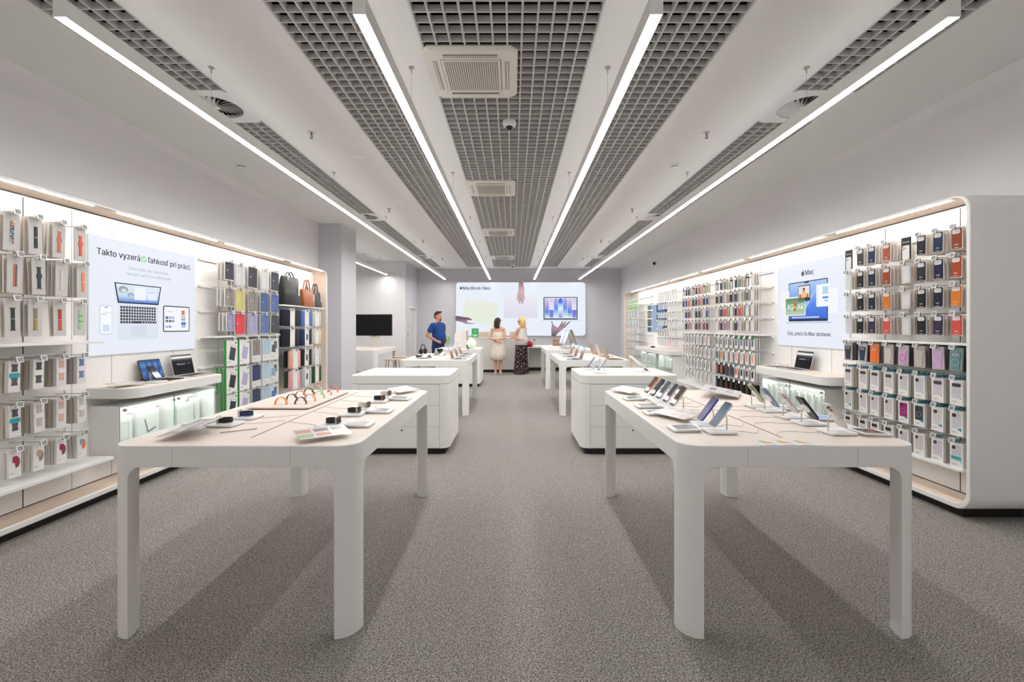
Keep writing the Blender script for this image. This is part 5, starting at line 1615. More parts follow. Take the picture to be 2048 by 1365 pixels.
for i in range(10):
    z = 5.86 - 0.112 * i
    c = MB().box(-0.04, 0.04, 0, 0.02, -0.24, -0.02).build('hanging_pack', BOXW)
    c.location = (3.30, z, 0.675); c.rotation_euler = (0, 0, R(-90))
    MB().prism(rrect(-0.012, 0.012, -0.19, -0.06, 0.008), -0.002, 0).build('printed_cable', mat('#dad9d6', 0.4), c)
    MB().tube([(0, 0.186, -0.01), (0, 0.0, -0.01)], 0.003, 6).build('hanger', METAL, c)
    MB().box(-0.018, 0.018, -0.012, -0.008, -0.035, 0.0).build('price_card', PLASTW, c)
    tag(c, 'white hanging pack in the glass cabinet by the right poster, %s from the left' % ORD[i], 'accessory pack', 'white packs hanging in the cabinets')
for i in range(9):
    z = 11.5 - 0.125 * i
    c = MB().box(-0.035, 0.035, 0, 0.02, -0.2, -0.02).build('hanging_pack', BOXW)
    c.location = (3.30, z, 0.755); c.rotation_euler = (0, 0, R(-90))
    MB().prism([(-0.02, -0.05), (0.0, -0.17), (0.012, -0.17), (-0.008, -0.05)], -0.002, 0).build('printed_cable', mat('#b9bcbf', 0.4), c)
    MB().tube([(0, 0.186, -0.01), (0, 0.0, -0.01)], 0.003, 6).build('hanger', METAL, c)
    tag(c, 'white hanging pack in the farthest glass cabinet, %s from the left' % ORD[i], 'accessory pack', 'white packs hanging in the cabinets')
for i in range(6):
    shelf_box('R', 10.1 - 0.145 * i, 0.1, 0.18, 0.06, 0.5005, 'white box on the upper glass shelf, far right cabinet, %s from the left' % ORD[i])
for i, (z, h) in enumerate(((9.95, 0.1), (9.6, 0.14), (9.45, 0.12))):
    shelf_box('R', z, 0.09, h, 0.06, 0.2185, 'small box on the cabinet floor, far right, %s from the left' % ORD[i])

# ---------------------------------------------------------------- devices
ALU = mat('#c9cacc', 0.35, 0.7)
SCRB = mat('#07080b', 0.06, spec=0.7)
def laptop(label, loc, rz, body='#c9cacc', scr='photo', w=0.31, d=0.22, ang=108, group='open laptops on the display tables'):
    t = thing('laptop', label, 'laptop', loc, rz, group)
    bm = mat(body, 0.35, 0.6)
    MB().slab(rrect(-w / 2, w / 2, -d, 0, 0.012, 4), 0, 0.010).build('keyboard_base', bm, t, smooth=40)
    k = MB()
    for r_ in range(6):
        for c_ in range(13):
            x = -w * 0.43 + c_ * w * 0.86 / 12.6
            k.box(x, x + 0.017, -0.03 - r_ * 0.0185 - 0.015, -0.03 - r_ * 0.0185, 0.010, 0.0112)
    k.build('keys', DARK, t)
    MB().slab(rrect(-w * 0.19, w * 0.19, -d + 0.012, -0.145, 0.004, 3), 0.010, 0.0104).build('trackpad', mat(body, 0.25, 0.5), t)
    M = Matrix.Translation((0, 0.002, 0.008)) @ Matrix.Rotation(R(-(ang - 90)), 4, 'X')
    lid = MB().prism(rrect(-w / 2, w / 2, 0, d, 0.012, 4), 0, 0.006, M).build('lid', bm, t, smooth=40)
    MB().prism(rrect(-w / 2 + 0.004, w / 2 - 0.004, 0.006, d - 0.004, 0.01, 4), -0.0008, 0.0002, M).build('bezel', SCRB, lid)
    if scr == 'photo':
        sc = MB().prism(rrect(-w / 2 + 0.009, w / 2 - 0.009, 0.014, d - 0.009, 0.004, 3), -0.0014, -0.0008, M).build('screen', litgrad([(0, '#7a4e3a'), (0.3, '#a9785e'), (0.6, '#b58c74'), (0.75, '#c9dcf2'), (1, '#aac8ee')], axis=2), lid)
        MB().prism([(-0.02, 0.02), (0.1, 0.02), (0.06, 0.1), (0.02, 0.13), (-0.05, 0.09)], -0.0018, -0.0014, M).build('screen_picture', lit('#5a2d1c'), lid)
    elif scr == 'black':
        MB().prism(rrect(-w / 2 + 0.009, w / 2 - 0.009, 0.014, d - 0.009, 0.004, 3), -0.0014, -0.0008, M).build('screen', mat('#050506', 0.05, spec=0.7), lid)
    return t, M, lid
def screen_text(body, size, lid, M, x, z, m):
    o = text(body, size, 'screen_text', m, lid, (0, 0, 0))
    o.matrix_local = M @ Matrix.Translation((x, -0.0022, z)) @ Matrix.Rotation(R(90), 4, 'X')
    return o
HT = TH + 0.001
for i, z in enumerate((7.46, 8.06, 8.66)):
    laptop('open laptop on the left headphone table, %s from the front' % ORD[i], (-0.98, z, HT), R(90), group='laptops on the left headphone table')
for i, z in enumerate((7.38, 8.02, 8.66)):
    laptop('silver laptop facing the aisle on the right laptop table, %s from the front' % ORD[i], (1.09, z, HT), R(-90), body=('#9fb0c9', '#b9c3d2', '#c9cbd0')[i], group='aisle-facing laptops on the right table')
for i, (z, c_, nm) in enumerate(((7.4, '#a08d78', 'bronze'), (8.06, '#d9cbb8', 'cream'), (8.72, '#cfa39a', 'rose'))):
    laptop('%s laptop seen from behind on the right laptop table' % nm, (1.545, z, HT), R(90), body=c_, group='wall-facing laptops on the right table')
HCo = 0.904 + 0.0012
lt, M, lid = laptop('open silver laptop with black screen on the left wall counter', (-3.40, 4.72, HCo), R(90), scr='black', w=0.30, d=0.215, ang=102, group='laptops on the wall counters')
screen_text('Stavaný pre', 0.030, lid, M, -0.025, 0.115, lit('#c9c9d4'))
screen_text('AI', 0.030, lid, M, 0.083, 0.115, lit('#8f86ff'))
lt, M, lid = laptop('open silver laptop with black screen on the right wall counter', (3.40, 5.36, HCo), R(-90), scr='black', w=0.30, d=0.215, ang=102, group='laptops on the wall counters')
screen_text('Stavaný pre', 0.030, lid, M, -0.025, 0.115, lit('#c9c9d4'))
screen_text('AI', 0.030, lid, M, 0.083, 0.115, lit('#8f86ff'))
# tablet with keyboard on the left counter
t = thing('tablet', 'tablet with blue wave wallpaper on a black keyboard, left wall counter', 'tablet', (-3.41, 4.33, HCo), R(90))
MB().slab(rrect(-0.13, 0.13, -0.19, 0.0, 0.008), 0, 0.007).build('keyboard', mat('#1b1c1f', 0.7), t)
k = MB()
for r_ in range(5):
    for c_ in range(12): k.box(-0.115 + c_ * 0.0195, -0.100 + c_ * 0.0195, -0.045 - r_ * 0.019, -0.030 - r_ * 0.019, 0.007, 0.0085)
k.build('keys', mat('#2c2d31', 0.6), t)
M = Matrix.Translation((0, 0.0, 0.012)) @ Matrix.Rotation(R(-17), 4, 'X')
bd = MB().prism(rrect(-0.13, 0.13, 0, 0.19, 0.012), 0, 0.007, M).build('tablet_body', DARK, t)
MB().prism(rrect(-0.122, 0.122, 0.008, 0.182, 0.006), -0.0012, 0, M).build('screen', litgrad([(0, '#16407e'), (0.3, '#2f78c8'), (0.5, '#1b3f86'), (0.75, '#3a86cf'), (1, '#14356e')], axis=2, k=0.9), t)
for dx in (-0.07, 0.0, 0.07):
    MB().prism([(dx - 0.03, 0.012), (dx + 0.0, 0.012), (dx + 0.035, 0.09), (dx + 0.03, 0.178), (dx + 0.015, 0.178), (dx + 0.012, 0.1)], -0.0016, -0.0012, M).build('wallpaper_wave', lit('#123a78'), t)
MB().box(-0.06, 0.06, 0.0, 0.004, 0, 0.12, Matrix.Translation((0, 0.075, 0.0)) @ Matrix.Rotation(R(18), 4, 'X')).build('rear_stand', DARK, t)

def phone_on_stand(label_p, label_s, x, z, facing, body, screen, side_color=None, kind='front'):
    """facing -1: the screen looks towards -x, +1: towards +x"""
    rz = R(-90) if facing < 0 else R(90)
    st = thing('phone_stand', label_s, 'phone stand', (x, z, HT), rz, 'white plate phone stands')
    b = MB().slab(rrect(-0.066, 0.066, -0.085, 0.055, 0.016, 5), 0.002, 0.013).build('base_plate', PLASTW, st, smooth=40, bevel=0.002)
    MB().slab(rrect(-0.06, 0.06, -0.079, 0.049, 0.014, 4), 0, 0.002).build('foot_pad', DARK, st)
    pts = [(0, 0.027, 0.012), (0, 0.027, 0.065), (0, 0.0255, 0.077), (0, 0.020, 0.085), (0, 0.0105, 0.0875)]
    MB().tube(pts, 0.0035, 8).build('post', mat('#d6cfc6', 0.35, 0.5), st, smooth=60)
    ML_ = Matrix.Translation((0, -0.012, 0.088)) @ Matrix.Rotation(R(-37), 4, 'X')
    n = 28
    MB().prism([(0.028 * math.cos(2 * PI * k / n), 0.008 + 0.028 * math.sin(2 * PI * k / n)) for k in range(n)], 0.0095, 0.0155, ML_).build('charging_puck', PLASTW, st, smooth=40)
    MB().tube([(0, 0.055, 0.006), (0, 0.07, 0.005), (0, 0.08, 0.002)], 0.0025, 6).build('cable_plug', PLASTW, st)
    p = thing('phone', label_p, 'phone', (x, z, HT), rz, 'phones on magnetic stands')
    h, w = 0.15, 0.0725
    z0 = -0.068
    bd = MB().prism(rrect(-w / 2, w / 2, z0, z0 + h, 0.012, 6), 0.0, 0.0085, ML_).build('phone_body', mat(body, 0.3, 0.3), p, smooth=40, bevel=0.0012)
    if isinstance(screen, list):
        sm = litgrad(screen, axis=2, k=0.55)
    else:
        sm = mat(screen, 0.05, spec=0.8)
    if not isinstance(screen, list): pass
    MB().prism(rrect(-w / 2 + 0.002, w / 2 - 0.002, z0 + 0.002, z0 + h - 0.002, 0.0105, 6), -0.0009, 0.0001, ML_).build('screen', sm if not isinstance(screen, list) else sm, p)
    MB().prism(rrect(-0.011, 0.011, z0 + h - 0.013, z0 + h - 0.007, 0.003, 3), -0.0013, -0.0009, ML_).build('camera_pill', BLACK, p)
    cb = MB().prism(rrect(-w / 2 + 0.003, w / 2 - 0.003 if kind == 'pro' else -0.002, z0 + h - 0.042, z0 + h - 0.004, 0.009, 4), 0.0085, 0.0115, ML_).build('camera_plateau', mat(body, 0.3, 0.3), p, smooth=40)
    for lx, lz in (((-0.022, -0.013), (-0.022, -0.032), (-0.006, -0.0225)) if kind == 'pro' else ((-0.019, -0.013), (-0.019, -0.032))):
        MB().prism([(lx + 0.007 * math.cos(2 * PI * k / 14), z0 + h + lz + 0.007 * math.sin(2 * PI * k / 14)) for k in range(14)], 0.0115, 0.0135, ML_).build('lens', SCRB, cb)
    return p
def wavy(c): return c
left = [(2.335, '#b9c4cc', [(0, '#2c5570'), (0.5, '#3e6f8c'), (1, '#274a63')], 'teal-screened phone at the front of the left phone row', 'pro'),
        (2.49, '#2f4fb5', [(0, '#4a3a72'), (0.5, '#6a58a0'), (1, '#3c2f5c')], 'purple-screened phone with blue body, second in the left phone row', 'std'),
        (2.93, '#d7b9b3', '#2b2020', 'dark-screened phone with pink body behind the leaflet in the left phone row', 'std'),
        (3.07, '#c9bccb', '#1b1a3c', 'navy-screened phone with pale body in the left phone row', 'std'),
        (3.215, '#aab4bd', '#31485f', 'blue grey screened phone, middle of the rear left phone row', 'std'),
        (3.36, '#20242f', '#15151f', 'dark blue phone next to the orange one, left phone row', 'pro'),
        (3.505, '#e2692a', '#262223', 'orange-bodied phone at the far end of the left phone row', 'pro')]
for z, b_, s_, lb, kd in left:
    phone_on_stand(lb, 'white stand under the ' + ' '.join(lb.split()[:4]) + ', right table', 1.09 - 0.02, z, -1, b_, s_, kind=kd)
right = [(2.315, '#d8d2c8', '#c9c9c9', 'silver phone seen from behind, front of the right phone row', 'pro'),
         (2.53, '#1b1a1a', '#101010', 'black phone seen from behind, second in the right phone row', 'std'),
         (2.70, '#cdc7c2', '#777777', 'light grey phone seen from behind, third in the right phone row', 'std'),
         (2.90, '#7d8cae', '#555555', 'pale blue phone seen from behind, fourth in the right phone row', 'std'),
         (3.06, '#9ba583', '#555555', 'sage green phone seen from behind, last in the right phone row', 'std')]
for z, b_, s_, lb, kd in right:
    phone_on_stand(lb, 'white stand under the ' + ' '.join(lb.split()[:3]) + ', right table', 1.63, z, 1, b_, s_, kind=kd)
def cable(label, pts, parent_z=HT):
    """a thin grey cable lying on a top, smooth curve through the points"""
    P = [Vector((x, y, parent_z + (p[2] if len(p) > 2 else 0.002))) for p in pts for x, y in (p[:2],)]
    out = []
    n = len(P)
    for i in range(n - 1):
        p0, p1, p2, p3 = P[max(i - 1, 0)], P[i], P[i + 1], P[min(i + 2, n - 1)]
        for k in range(6):
            s_ = k / 6
            out.append(0.5 * ((2 * p1) + (-p0 + p2) * s_ + (2 * p0 - 5 * p1 + 4 * p2 - p3) * s_ ** 2 + (-p0 + 3 * p1 - 3 * p2 + p3) * s_ ** 3))
    out.append(P[-1])
    o = MB().tube(out, 0.0013, 6).build('cable', mat('#c6beb6', 0.5), smooth=60)
    tag(o, label, 'cable', 'thin charging cables on the tables')
GXR, GXL = 1.3125, -1.2775
for i, (z, _, _, lb, _) in enumerate(left):
    cable('thin cable from the table slot to the %s' % ' '.join(lb.split()[:5]), [(GXR, z + 0.1, 0.001), (GXR - 0.02, z + 0.06, 0.004), (GXR - 0.08, z - 0.03), (GXR - 0.13, z + 0.01), (1.155, z, 0.003)])
for i, (z, _, _, lb, _) in enumerate(right):
    cable('thin cable from the table slot to the %s' % ' '.join(lb.split()[:3]), [(GXR, z - 0.06, 0.001), (GXR + 0.03, z - 0.01, 0.006), (GXR + 0.12, z + 0.03), (1.5, z + 0.005), (1.548, z, 0.003)])

def info_tile(label, x, z, rz, scr='#9da6ad', lit_=None):
    t = thing('info_tile', label, 'price display', (x, z, HT), rz, 'white price display tiles')
    MB().slab(rrect(-0.058, 0.058, -0.068, 0.068, 0.012, 4), 0.0, 0.006).build('foot', mat('#cfc8c0', 0.5), t)
    M = Matrix.Translation((0, 0, 0.007)) @ Matrix.Rotation(R(3), 4, 'X')
    MB().slab(rrect(-0.064, 0.064, -0.075, 0.075, 0.012, 5), 0.0, 0.009, M).build('tile_frame', PLASTW, t, smooth=40, bevel=0.001)
    s_ = MB().slab(rrect(-0.05, 0.05, -0.05, 0.06, 0.004, 3), 0.009, 0.0096, M).build('display', lit(lit_) if lit_ else mat(scr, 0.12), t)
    m = MB()
    for k, w_ in enumerate((0.05, 0.07, 0.04, 0.06, 0.03)):
        m.box(-0.04, -0.04 + w_, 0.045 - k * 0.02 - 0.006, 0.045 - k * 0.02, 0.0096, 0.0099, M)
    m.build('display_print', mat('#5d6468', 0.4), s_)
for i, (px, py, q) in enumerate(((1368, 861, None), (1313, 829, None), (1294, 815, None), (1268, 800, None))):
    x, z = tp(px, py)
    info_tile('white price tile by the aisle edge of the right table, %s from the front' % ORD[i], x, z, R(-90))
for i, (px, py, q) in enumerate(((1739, 869, '#565b63'), (1648, 840, None), (1572, 820, '#b9c4d8'))):
    x, z = tp(px, py)
    info_tile('price tile on the wall side of the right table, %s from the front' % ORD[i], x, z, R(90), q or '#9da6ad', '#7d9de0' if i == 1 else None)
for i, (px, py) in enumerate(((717, 852), (760, 825), (800, 800))):
    x, z = tp(px, py)
    info_tile('price tile by the aisle edge of the left table, %s from the front' % ORD[i], x, z, R(90), '#b4babd')
x, z = tp(404, 848)
info_tile('price tile on the wall side of the left table beside the black watch', x, z, R(-90))

ACR = glass('#ffffff', 0.02, 0.10)
def leaflet(label_h, label_l, x, z, rz, tilt=9, w=0.29, d=0.20, cols_=None, hgt=None):
    """clear acrylic ring holder with a tilted printed leaflet on it"""
    hgt = HT if hgt is None else hgt
    t = thing('leaflet_holder', label_h, 'leaflet holder', (x, z, hgt), rz, 'clear acrylic leaflet holders')
    n = 28
    MB().ring([(0.05 * math.cos(2 * PI * k / n), 0.05 * math.sin(2 * PI * k / n) + 0.03) for k in range(n)],
              [(0.046 * math.cos(2 * PI * k / n), 0.046 * math.sin(2 * PI * k / n) + 0.03) for k in range(n)], 0.0, 0.022, 'z').build('acrylic_ring', ACR, t, smooth=40)
    M = Matrix.Translation((0, 0, 0.022 + d / 2 * math.sin(R(tilt)) - 0.006)) @ Matrix.Rotation(R(tilt), 4, 'X')
    MB().slab(rrect(-w / 2, w / 2, -d / 2, d / 2, 0.004, 3), 0.0, 0.003, M).build('acrylic_plate', ACR, t)
    l = thing('leaflet', label_l, 'leaflet', (x, z, hgt), rz, 'printed leaflets in acrylic holders')
    MB().slab([(-w / 2 + 0.006, -d / 2 + 0.006), (w / 2 - 0.006, -d / 2 + 0.006), (w / 2 - 0.006, d / 2 - 0.006), (-w / 2 + 0.006, d / 2 - 0.006)], 0.0032, 0.0042, M).build('sheet', mat('#dedbdb', 0.2), l)
    g = random.Random(int(abs(x * 1000)))
    pal = cols_ or ['#9c8d90', '#c7bcbf', '#b7cf9a', '#a7adb8', '#d9a99a']
    for q in range(6):
        cx = -w * 0.34 + (q % 3) * w * 0.33
        cy = d * 0.2 - (q // 3) * d * 0.42
        MB().slab(rrect(cx - 0.034, cx + 0.034, cy - 0.024, cy + 0.024, 0.001, 2), 0.0042, 0.0045, M).build('printed_picture', mat(g.choice(pal), 0.15), l)
    return l
x, z = tp(662, 868); leaflet('acrylic holder at the front aisle corner of the left table', 'printed leaflet at the front aisle corner of the left table', -0.93, 2.225, R(35), 6, w=0.245, d=0.165)
leaflet('acrylic holder at the front wall corner of the left table', 'leaflet seen edge-on at the front wall corner of the left table', -1.62, 2.30, R(-80), 12)
leaflet('acrylic holder at the back of the left table', 'white leaflet at the back of the left table', -0.90, 3.72, R(60), 7, w=0.24, d=0.16)
leaflet('acrylic holder in the gap of the left phone row', 'white leaflet lying in the gap of the left phone row', 0.975, 2.70, R(-62), 7, w=0.26, d=0.18, cols_=['#d0cdcd', '#c6c9d2', '#dcc9bf'])
leaflet('acrylic holder at the rear aisle corner of the right table', 'grey and orange leaflet at the rear aisle corner of the right table', 0.925, 3.70, R(-60), 7, w=0.26, d=0.17, cols_=['#c9c6c6', '#d9b7a8', '#bdbcc0'])
leaflet('acrylic holder at the rear wall corner of the right table', 'leaflet with navy picture at the rear wall corner of the right table', 1.62, 3.55, R(60), 9, w=0.36, d=0.28, cols_=['#c9c9cc', '#37466a', '#b9babd', '#d6d5d5'])
leaflet('acrylic holder at the left end of the left wall counter', 'leaflet at the left end of the left wall counter', -3.30, 3.87, R(75), 5, w=0.24, d=0.17, hgt=HCo)
leaflet('acrylic holder on the right wall counter', 'leaflet lying behind the laptop on the right wall counter', 3.33, 5.72, R(-75), 5, hgt=HCo)
HT_ = HT
HT = HCo
phone_on_stand('dark phone on a stand in front of the blue tablet, left wall counter', 'white stand under the dark phone on the left wall counter', -3.26, 4.13, 1, '#23242a', '#10131c', kind='std')
HT = HT_
t = thing('gadget_dock', 'small black gadget with a thin antenna on the far right counter', 'gadget', (3.3, 10.75, HCo), R(-90))
MB().slab(rrect(-0.09, 0.09, -0.05, 0.05, 0.03), 0, 0.012).build('dock_foot', BLACK, t)
MB().slab(rrect(-0.05, 0.05, -0.03, 0.03, 0.02), 0.012, 0.035).build('dock_body', DARK, t)
MB().tube([(0, 0, 0.03), (0.0, 0.01, 0.16)], 0.002, 6).build('antenna', BLACK, t)
# energy label sheet
t = thing('energy_label_sheet', 'paper sheet with three colour energy labels at the front of the right table', 'paper sheet', (1.26, 2.115, HT), 0)
MB().slab([(-0.14, -0.05), (0.15, -0.05), (0.13, 0.055), (-0.12, 0.055)], 0, 0.0006).build('sheet', mat('#e3e2dc', 0.5), t)
for q in range(3):
    for k, c_ in enumerate(('#5fae5a', '#a9cf62', '#e9d35a', '#e9a04a', '#dd6a4a')):
        MB().slab([(-0.10 + q * 0.083, 0.035 - k * 0.009), (-0.075 + q * 0.083 + k * 0.007, 0.035 - k * 0.009), (-0.075 + q * 0.083 + k * 0.007, 0.042 - k * 0.009), (-0.10 + q * 0.083, 0.042 - k * 0.009)], 0.0006, 0.0009).build('colour_bar', mat(c_, 0.5), t)
    MB().slab([(-0.1 + q * 0.083, -0.03), (-0.05 + q * 0.083, -0.03), (-0.05 + q * 0.083, -0.027), (-0.1 + q * 0.083, -0.027)], 0.0006, 0.0009).build('print_line', LBL, t)

# ---------------------------------------------------------------- watches
def watch_plate(label, x, z, rz):
    t = thing('watch_stand', label, 'watch stand', (x, z, HT), rz, 'white watch plates')
    MB().slab(rrect(-0.075, 0.075, -0.07, 0.07, 0.02, 5), 0.002, 0.012).build('base_plate', PLASTW, t, smooth=40, bevel=0.002)
    MB().slab(rrect(-0.068, 0.068, -0.063, 0.063, 0.02, 4), 0, 0.002).build('foot_pad', mat('#8f8a84', 0.6), t)
    MB().lathe([(0.022, 0.012), (0.02, 0.016), (0.012, 0.018)], 20).build('cradle', PLASTW, t)
def watch(label, x, z, rz, band, case, flat=False):
    t = thing('watch', label, 'watch', (x, z, HT + 0.0125), rz, 'smart watches on white plates')
    n = 32
    bw = 0.012
    if flat:            # lying on its side, band as an upright ring
        rings = []
        m = MB()
        rx, ry = 0.034, 0.026
        pts = [(rx * math.cos(2 * PI * k / n), ry * math.sin(2 * PI * k / n)) for k in range(n)]
        inn = [((rx - 0.003) * math.cos(2 * PI * k / n), (ry - 0.003) * math.sin(2 * PI * k / n)) for k in range(n)]
        m.ring(pts, inn, 0.004, 0.028, 'z')
        m.build('watch_band', mat(band, 0.6), t, smooth=50)
        Mx = Matrix.Translation((-0.036, 0.0, 0.020)) @ Matrix.Rotation(R(-90), 4, 'Z') @ Matrix.Rotation(R(90), 4, 'Y')
    else:
        m = MB()
        pts = [(0.03 * math.cos(2 * PI * k / n), 0.026 + 0.024 * math.sin(2 * PI * k / n)) for k in range(n)]
        inn = [(0.027 * math.cos(2 * PI * k / n), 0.026 + 0.021 * math.sin(2 * PI * k / n)) for k in range(n)]
        m.ring(pts, inn, -bw, bw, 'x', Matrix.Rotation(R(0), 4, 'Z'))
        m.build('watch_band', mat(band, 0.6), t, smooth=50)
        Mx = Matrix.Translation((0, -0.03, 0.029))
    c = MB().prism(rrect(-0.019, 0.019, -0.022, 0.022, 0.009, 5), -0.006, 0.005, Mx).build('watch_case', mat(case, 0.25, 0.7), t, smooth=40, bevel=0.0012)
    MB().prism(rrect(-0.017, 0.017, -0.02, 0.02, 0.008, 5), -0.0072, -0.006, Mx).build('watch_screen', SCRB, c)
    MB().tube([(0.019, -0.0005, 0.008), (0.0215, -0.0005, 0.008)], 0.0032, 10, Mx).build('crown', mat(case, 0.3, 0.7), c)
for i, (px, py, px2, b_, c_, lb) in enumerate(((664, 852, 0, '#141414', '#a8a49e', 'black-banded watch at the front of the aisle-side watch row'), (706, 830, 0, '#171717', '#cdbfb2', 'black-banded watch with light case, second in aisle-side watch row'),
                                              (726, 819, 0, '#e6ded2', '#b7a58f', 'cream-banded watch, third in the aisle-side watch row'), (757, 804, 0, '#121212', '#8a7060', 'black-banded watch, fourth in the aisle-side watch row'), (770, 795, 0, '#d9cdbb', '#8a8278', 'beige-banded watch at the back of the aisle-side watch row'))):
    x, z = tp(px, py)
    watch_plate('white plate under the ' + ' '.join(lb.split()[:1]) + ' watch, %s in the aisle-side row of left table' % ORD[i], x, z, R(90))
    watch(lb, x, z, R(168), b_, c_, flat=True)
for i, (px, py, b_, lb) in enumerate(((452, 851, '#131313', 'black watch closed in a ring on the wall side of the left table'), (494, 837, '#1c2f5e', 'navy blue watch closed in a ring on the wall side of the left table'))):
    x, z = tp(px, py)
    watch_plate('white plate under the %s watch on the wall side of the left table' % ('black', 'navy blue')[i], x, z, 0)
    watch(lb, x, z, R(15), b_, '#c9c9c9', flat=True)
for i, (za, zb_, sd) in enumerate(((2.50, 2.44, -1), (2.66, 2.60, -1), (2.49, 2.55, 1), (2.80, 2.86, 1), (2.98, 3.02, 1), (3.26, 3.3, 1), (3.47, 3.52, 1))):
    if sd < 0:
        cable('thin cable from the slot to the %s watch plate, wall side' % ('black', 'navy')[i], [(GXL, zb_ + 0.09, 0.001), (GXL - 0.02, zb_ + 0.14, 0.008), (GXL - 0.1, zb_ + 0.12, 0.004), (GXL - 0.2, za + 0.02)])
    else:
        cable('thin cable from the slot to the %s watch plate, aisle side' % ORD[i - 2], [(GXL, zb_ + 0.04, 0.001), (GXL + 0.06, zb_, 0.003), (GXL + 0.13, zb_ - 0.02), (GXL + 0.2, za)])
o = MB().tube([(-1.48, 2.30, HT + 0.004), (-1.35, 2.40, HT + 0.004)], 0.003, 6).build('cable_pin', METAL)
tag(o, 'thin metal rod lying on the left table near the cable slot', 'metal rod')

# ---------------------------------------------------------------- band tray
t = thing('band_tray', 'pale wooden tray carrying ten watch band arches on the left table', 'tray', (-1.53, 3.34, HT), 0)
MB().slab(rrect(-0.21, 0.20, -0.385, 0.36, 0.015, 4), 0.006, 0.016).build('tray_board', TOPW, t, bevel=0.002)
MB().slab(rrect(-0.19, 0.18, -0.36, 0.34, 0.015, 4), 0, 0.006).build('tray_foot', mat('#8a6f58', 0.6), t)
arches = [(-1.565, 3.07, '#ee8a2b', 'orange'), (-1.558, 3.205, '#3c3a3b', 'dark grey'), (-1.57, 3.36, '#c9702e', 'brown orange'), (-1.57, 3.50, '#33302f', 'black'), (-1.567, 3.64, '#b9b6b4', 'light grey'),
          (-1.432, 3.07, '#57524f', 'charcoal'), (-1.43, 3.205, '#e79a7c', 'peach'), (-1.428, 3.35, '#8fd08a', 'light green'), (-1.43, 3.49, '#e3b3a1', 'pale pink'), (-1.432, 3.62, '#ec6f5f', 'coral red')]
for x, z, c_, nm in arches:
    m = MB()
    n = 18
    vs, rr = [], 0.040
    o_ = [(rr * math.cos(PI * k / n - 0.0), rr * 1.25 * math.sin(PI * k / n)) for k in range(n + 1)]
    i_ = [((rr - 0.003) * math.cos(PI * k / n), (rr * 1.25 - 0.003) * math.sin(PI * k / n)) for k in range(n + 1)]
    m.prism(o_ + i_[::-1], -0.011, 0.011)
    t = m.build('watch_band', mat(c_, 0.6), None, (x, z, HT + 0.0165), smooth=50)
    MB().box(rr - 0.006, rr + 0.001, -0.012, 0.012, 0.0, 0.006).build('band_lug', METAL, t)
    tag(t, '%s watch band standing as an arch on the wooden tray' % nm, 'watch band', 'watch band arches on the tray')

# ---------------------------------------------------------------- things on the farther tables
# headphones
t = thing('headphones', 'black over-ear headphones on a stand, left headphone table', 'headphones', (-1.62, 8.2, HT), R(72))
MB().lathe([(0.05, 0), (0.05, 0.006), (0.008, 0.01)], 24).build('stand_foot', PLASTW, t)
MB().tube([(0, 0, 0.008), (0, 0, 0.20)], 0.005, 8).build('stand_pole', METAL, t)
MB().tube([(0.075 * math.cos(PI * k / 16), 0, 0.12 + 0.09 * math.sin(PI * k / 16)) for k in range(17)], 0.008, 8).build('headband', DARK, t, smooth=60)
for s_ in (-1, 1):
    MB().ell((s_ * 0.075, 0, 0.085), (0.022, 0.042, 0.052), 20, 12).build('ear_cup', BLACK, t, smooth=60)
# tablet flat, tablet on stand
t = thing('tablet', 'thin black tablet tilted on a low stand at the front of the headphone table', 'tablet', (-1.50, 7.62, HT), R(20))
M = Matrix.Translation((0, 0, 0.03)) @ Matrix.Rotation(R(10), 4, 'X')
MB().slab(rrect(-0.13, 0.13, -0.09, 0.09, 0.01), 0, 0.007, M).build('tablet_body', ALU, t)
MB().slab(rrect(-0.125, 0.125, -0.085, 0.085, 0.008), 0.007, 0.0078, M).build('screen', SCRB, t)
MB().box(-0.05, 0.05, -0.03, 0.05, 0, 0.026).build('low_stand', PLASTW, t)
t = thing('tablet', 'white and black tablet propped up on the headphone table behind the laptops', 'tablet', (-1.33, 8.35, HT), R(60))
M = Matrix.Translation((0, -0.06, 0.004)) @ Matrix.Rotation(R(-38), 4, 'X')
MB().prism(rrect(-0.1, 0.1, 0, 0.16, 0.01), 0, 0.006, M).build('tablet_body', PLASTW, t)
MB().prism(rrect(-0.092, 0.092, 0.008, 0.152, 0.006), -0.001, 0, M).build('screen', SCRB, t)
M = Matrix.Translation((0, 0.10, 0.004)) @ Matrix.Rotation(R(32), 4, 'X')
MB().prism(rrect(-0.08, 0.08, 0, 0.12, 0.01), 0, 0.006, M).build('stand_leg', PLASTW, t)
# computers on the farthest right table
def desktop(label, x, z, rz, body, scr):
    t = thing('desktop_computer', label, 'desktop computer', (x, z, HT), rz, 'all-in-one desktop computers')
    MB().slab(rrect(-0.075, 0.075, -0.06, 0.08, 0.006), 0, 0.006).build('foot', mat(body, 0.35, 0.5), t)
    MB().box(-0.065, 0.065, 0.02, 0.026, 0.004, 0.17, Matrix.Rotation(R(-8), 4, 'X')).build('neck', mat(body, 0.35, 0.5), t)
    M = Matrix.Translation((0, -0.02, 0.10)) @ Matrix.Rotation(R(-20), 4, 'X')
    MB().prism(rrect(-0.27, 0.27, 0, 0.38, 0.014), 0, 0.012, M).build('screen_body', mat(body, 0.35, 0.4), t, bevel=0.002)
    if scr: MB().prism(rrect(-0.258, 0.258, 0.05, 0.368, 0.006), -0.001, 0, M).build('screen', litgrad(scr, axis=2), t)
desktop('pale blue all-in-one computer facing the aisle, nearer one', 1.20, 10.75, R(-90), '#b9c6dc', [(0, '#cfe0f4'), (0.5, '#e6eef8'), (1, '#bcd2f0')])
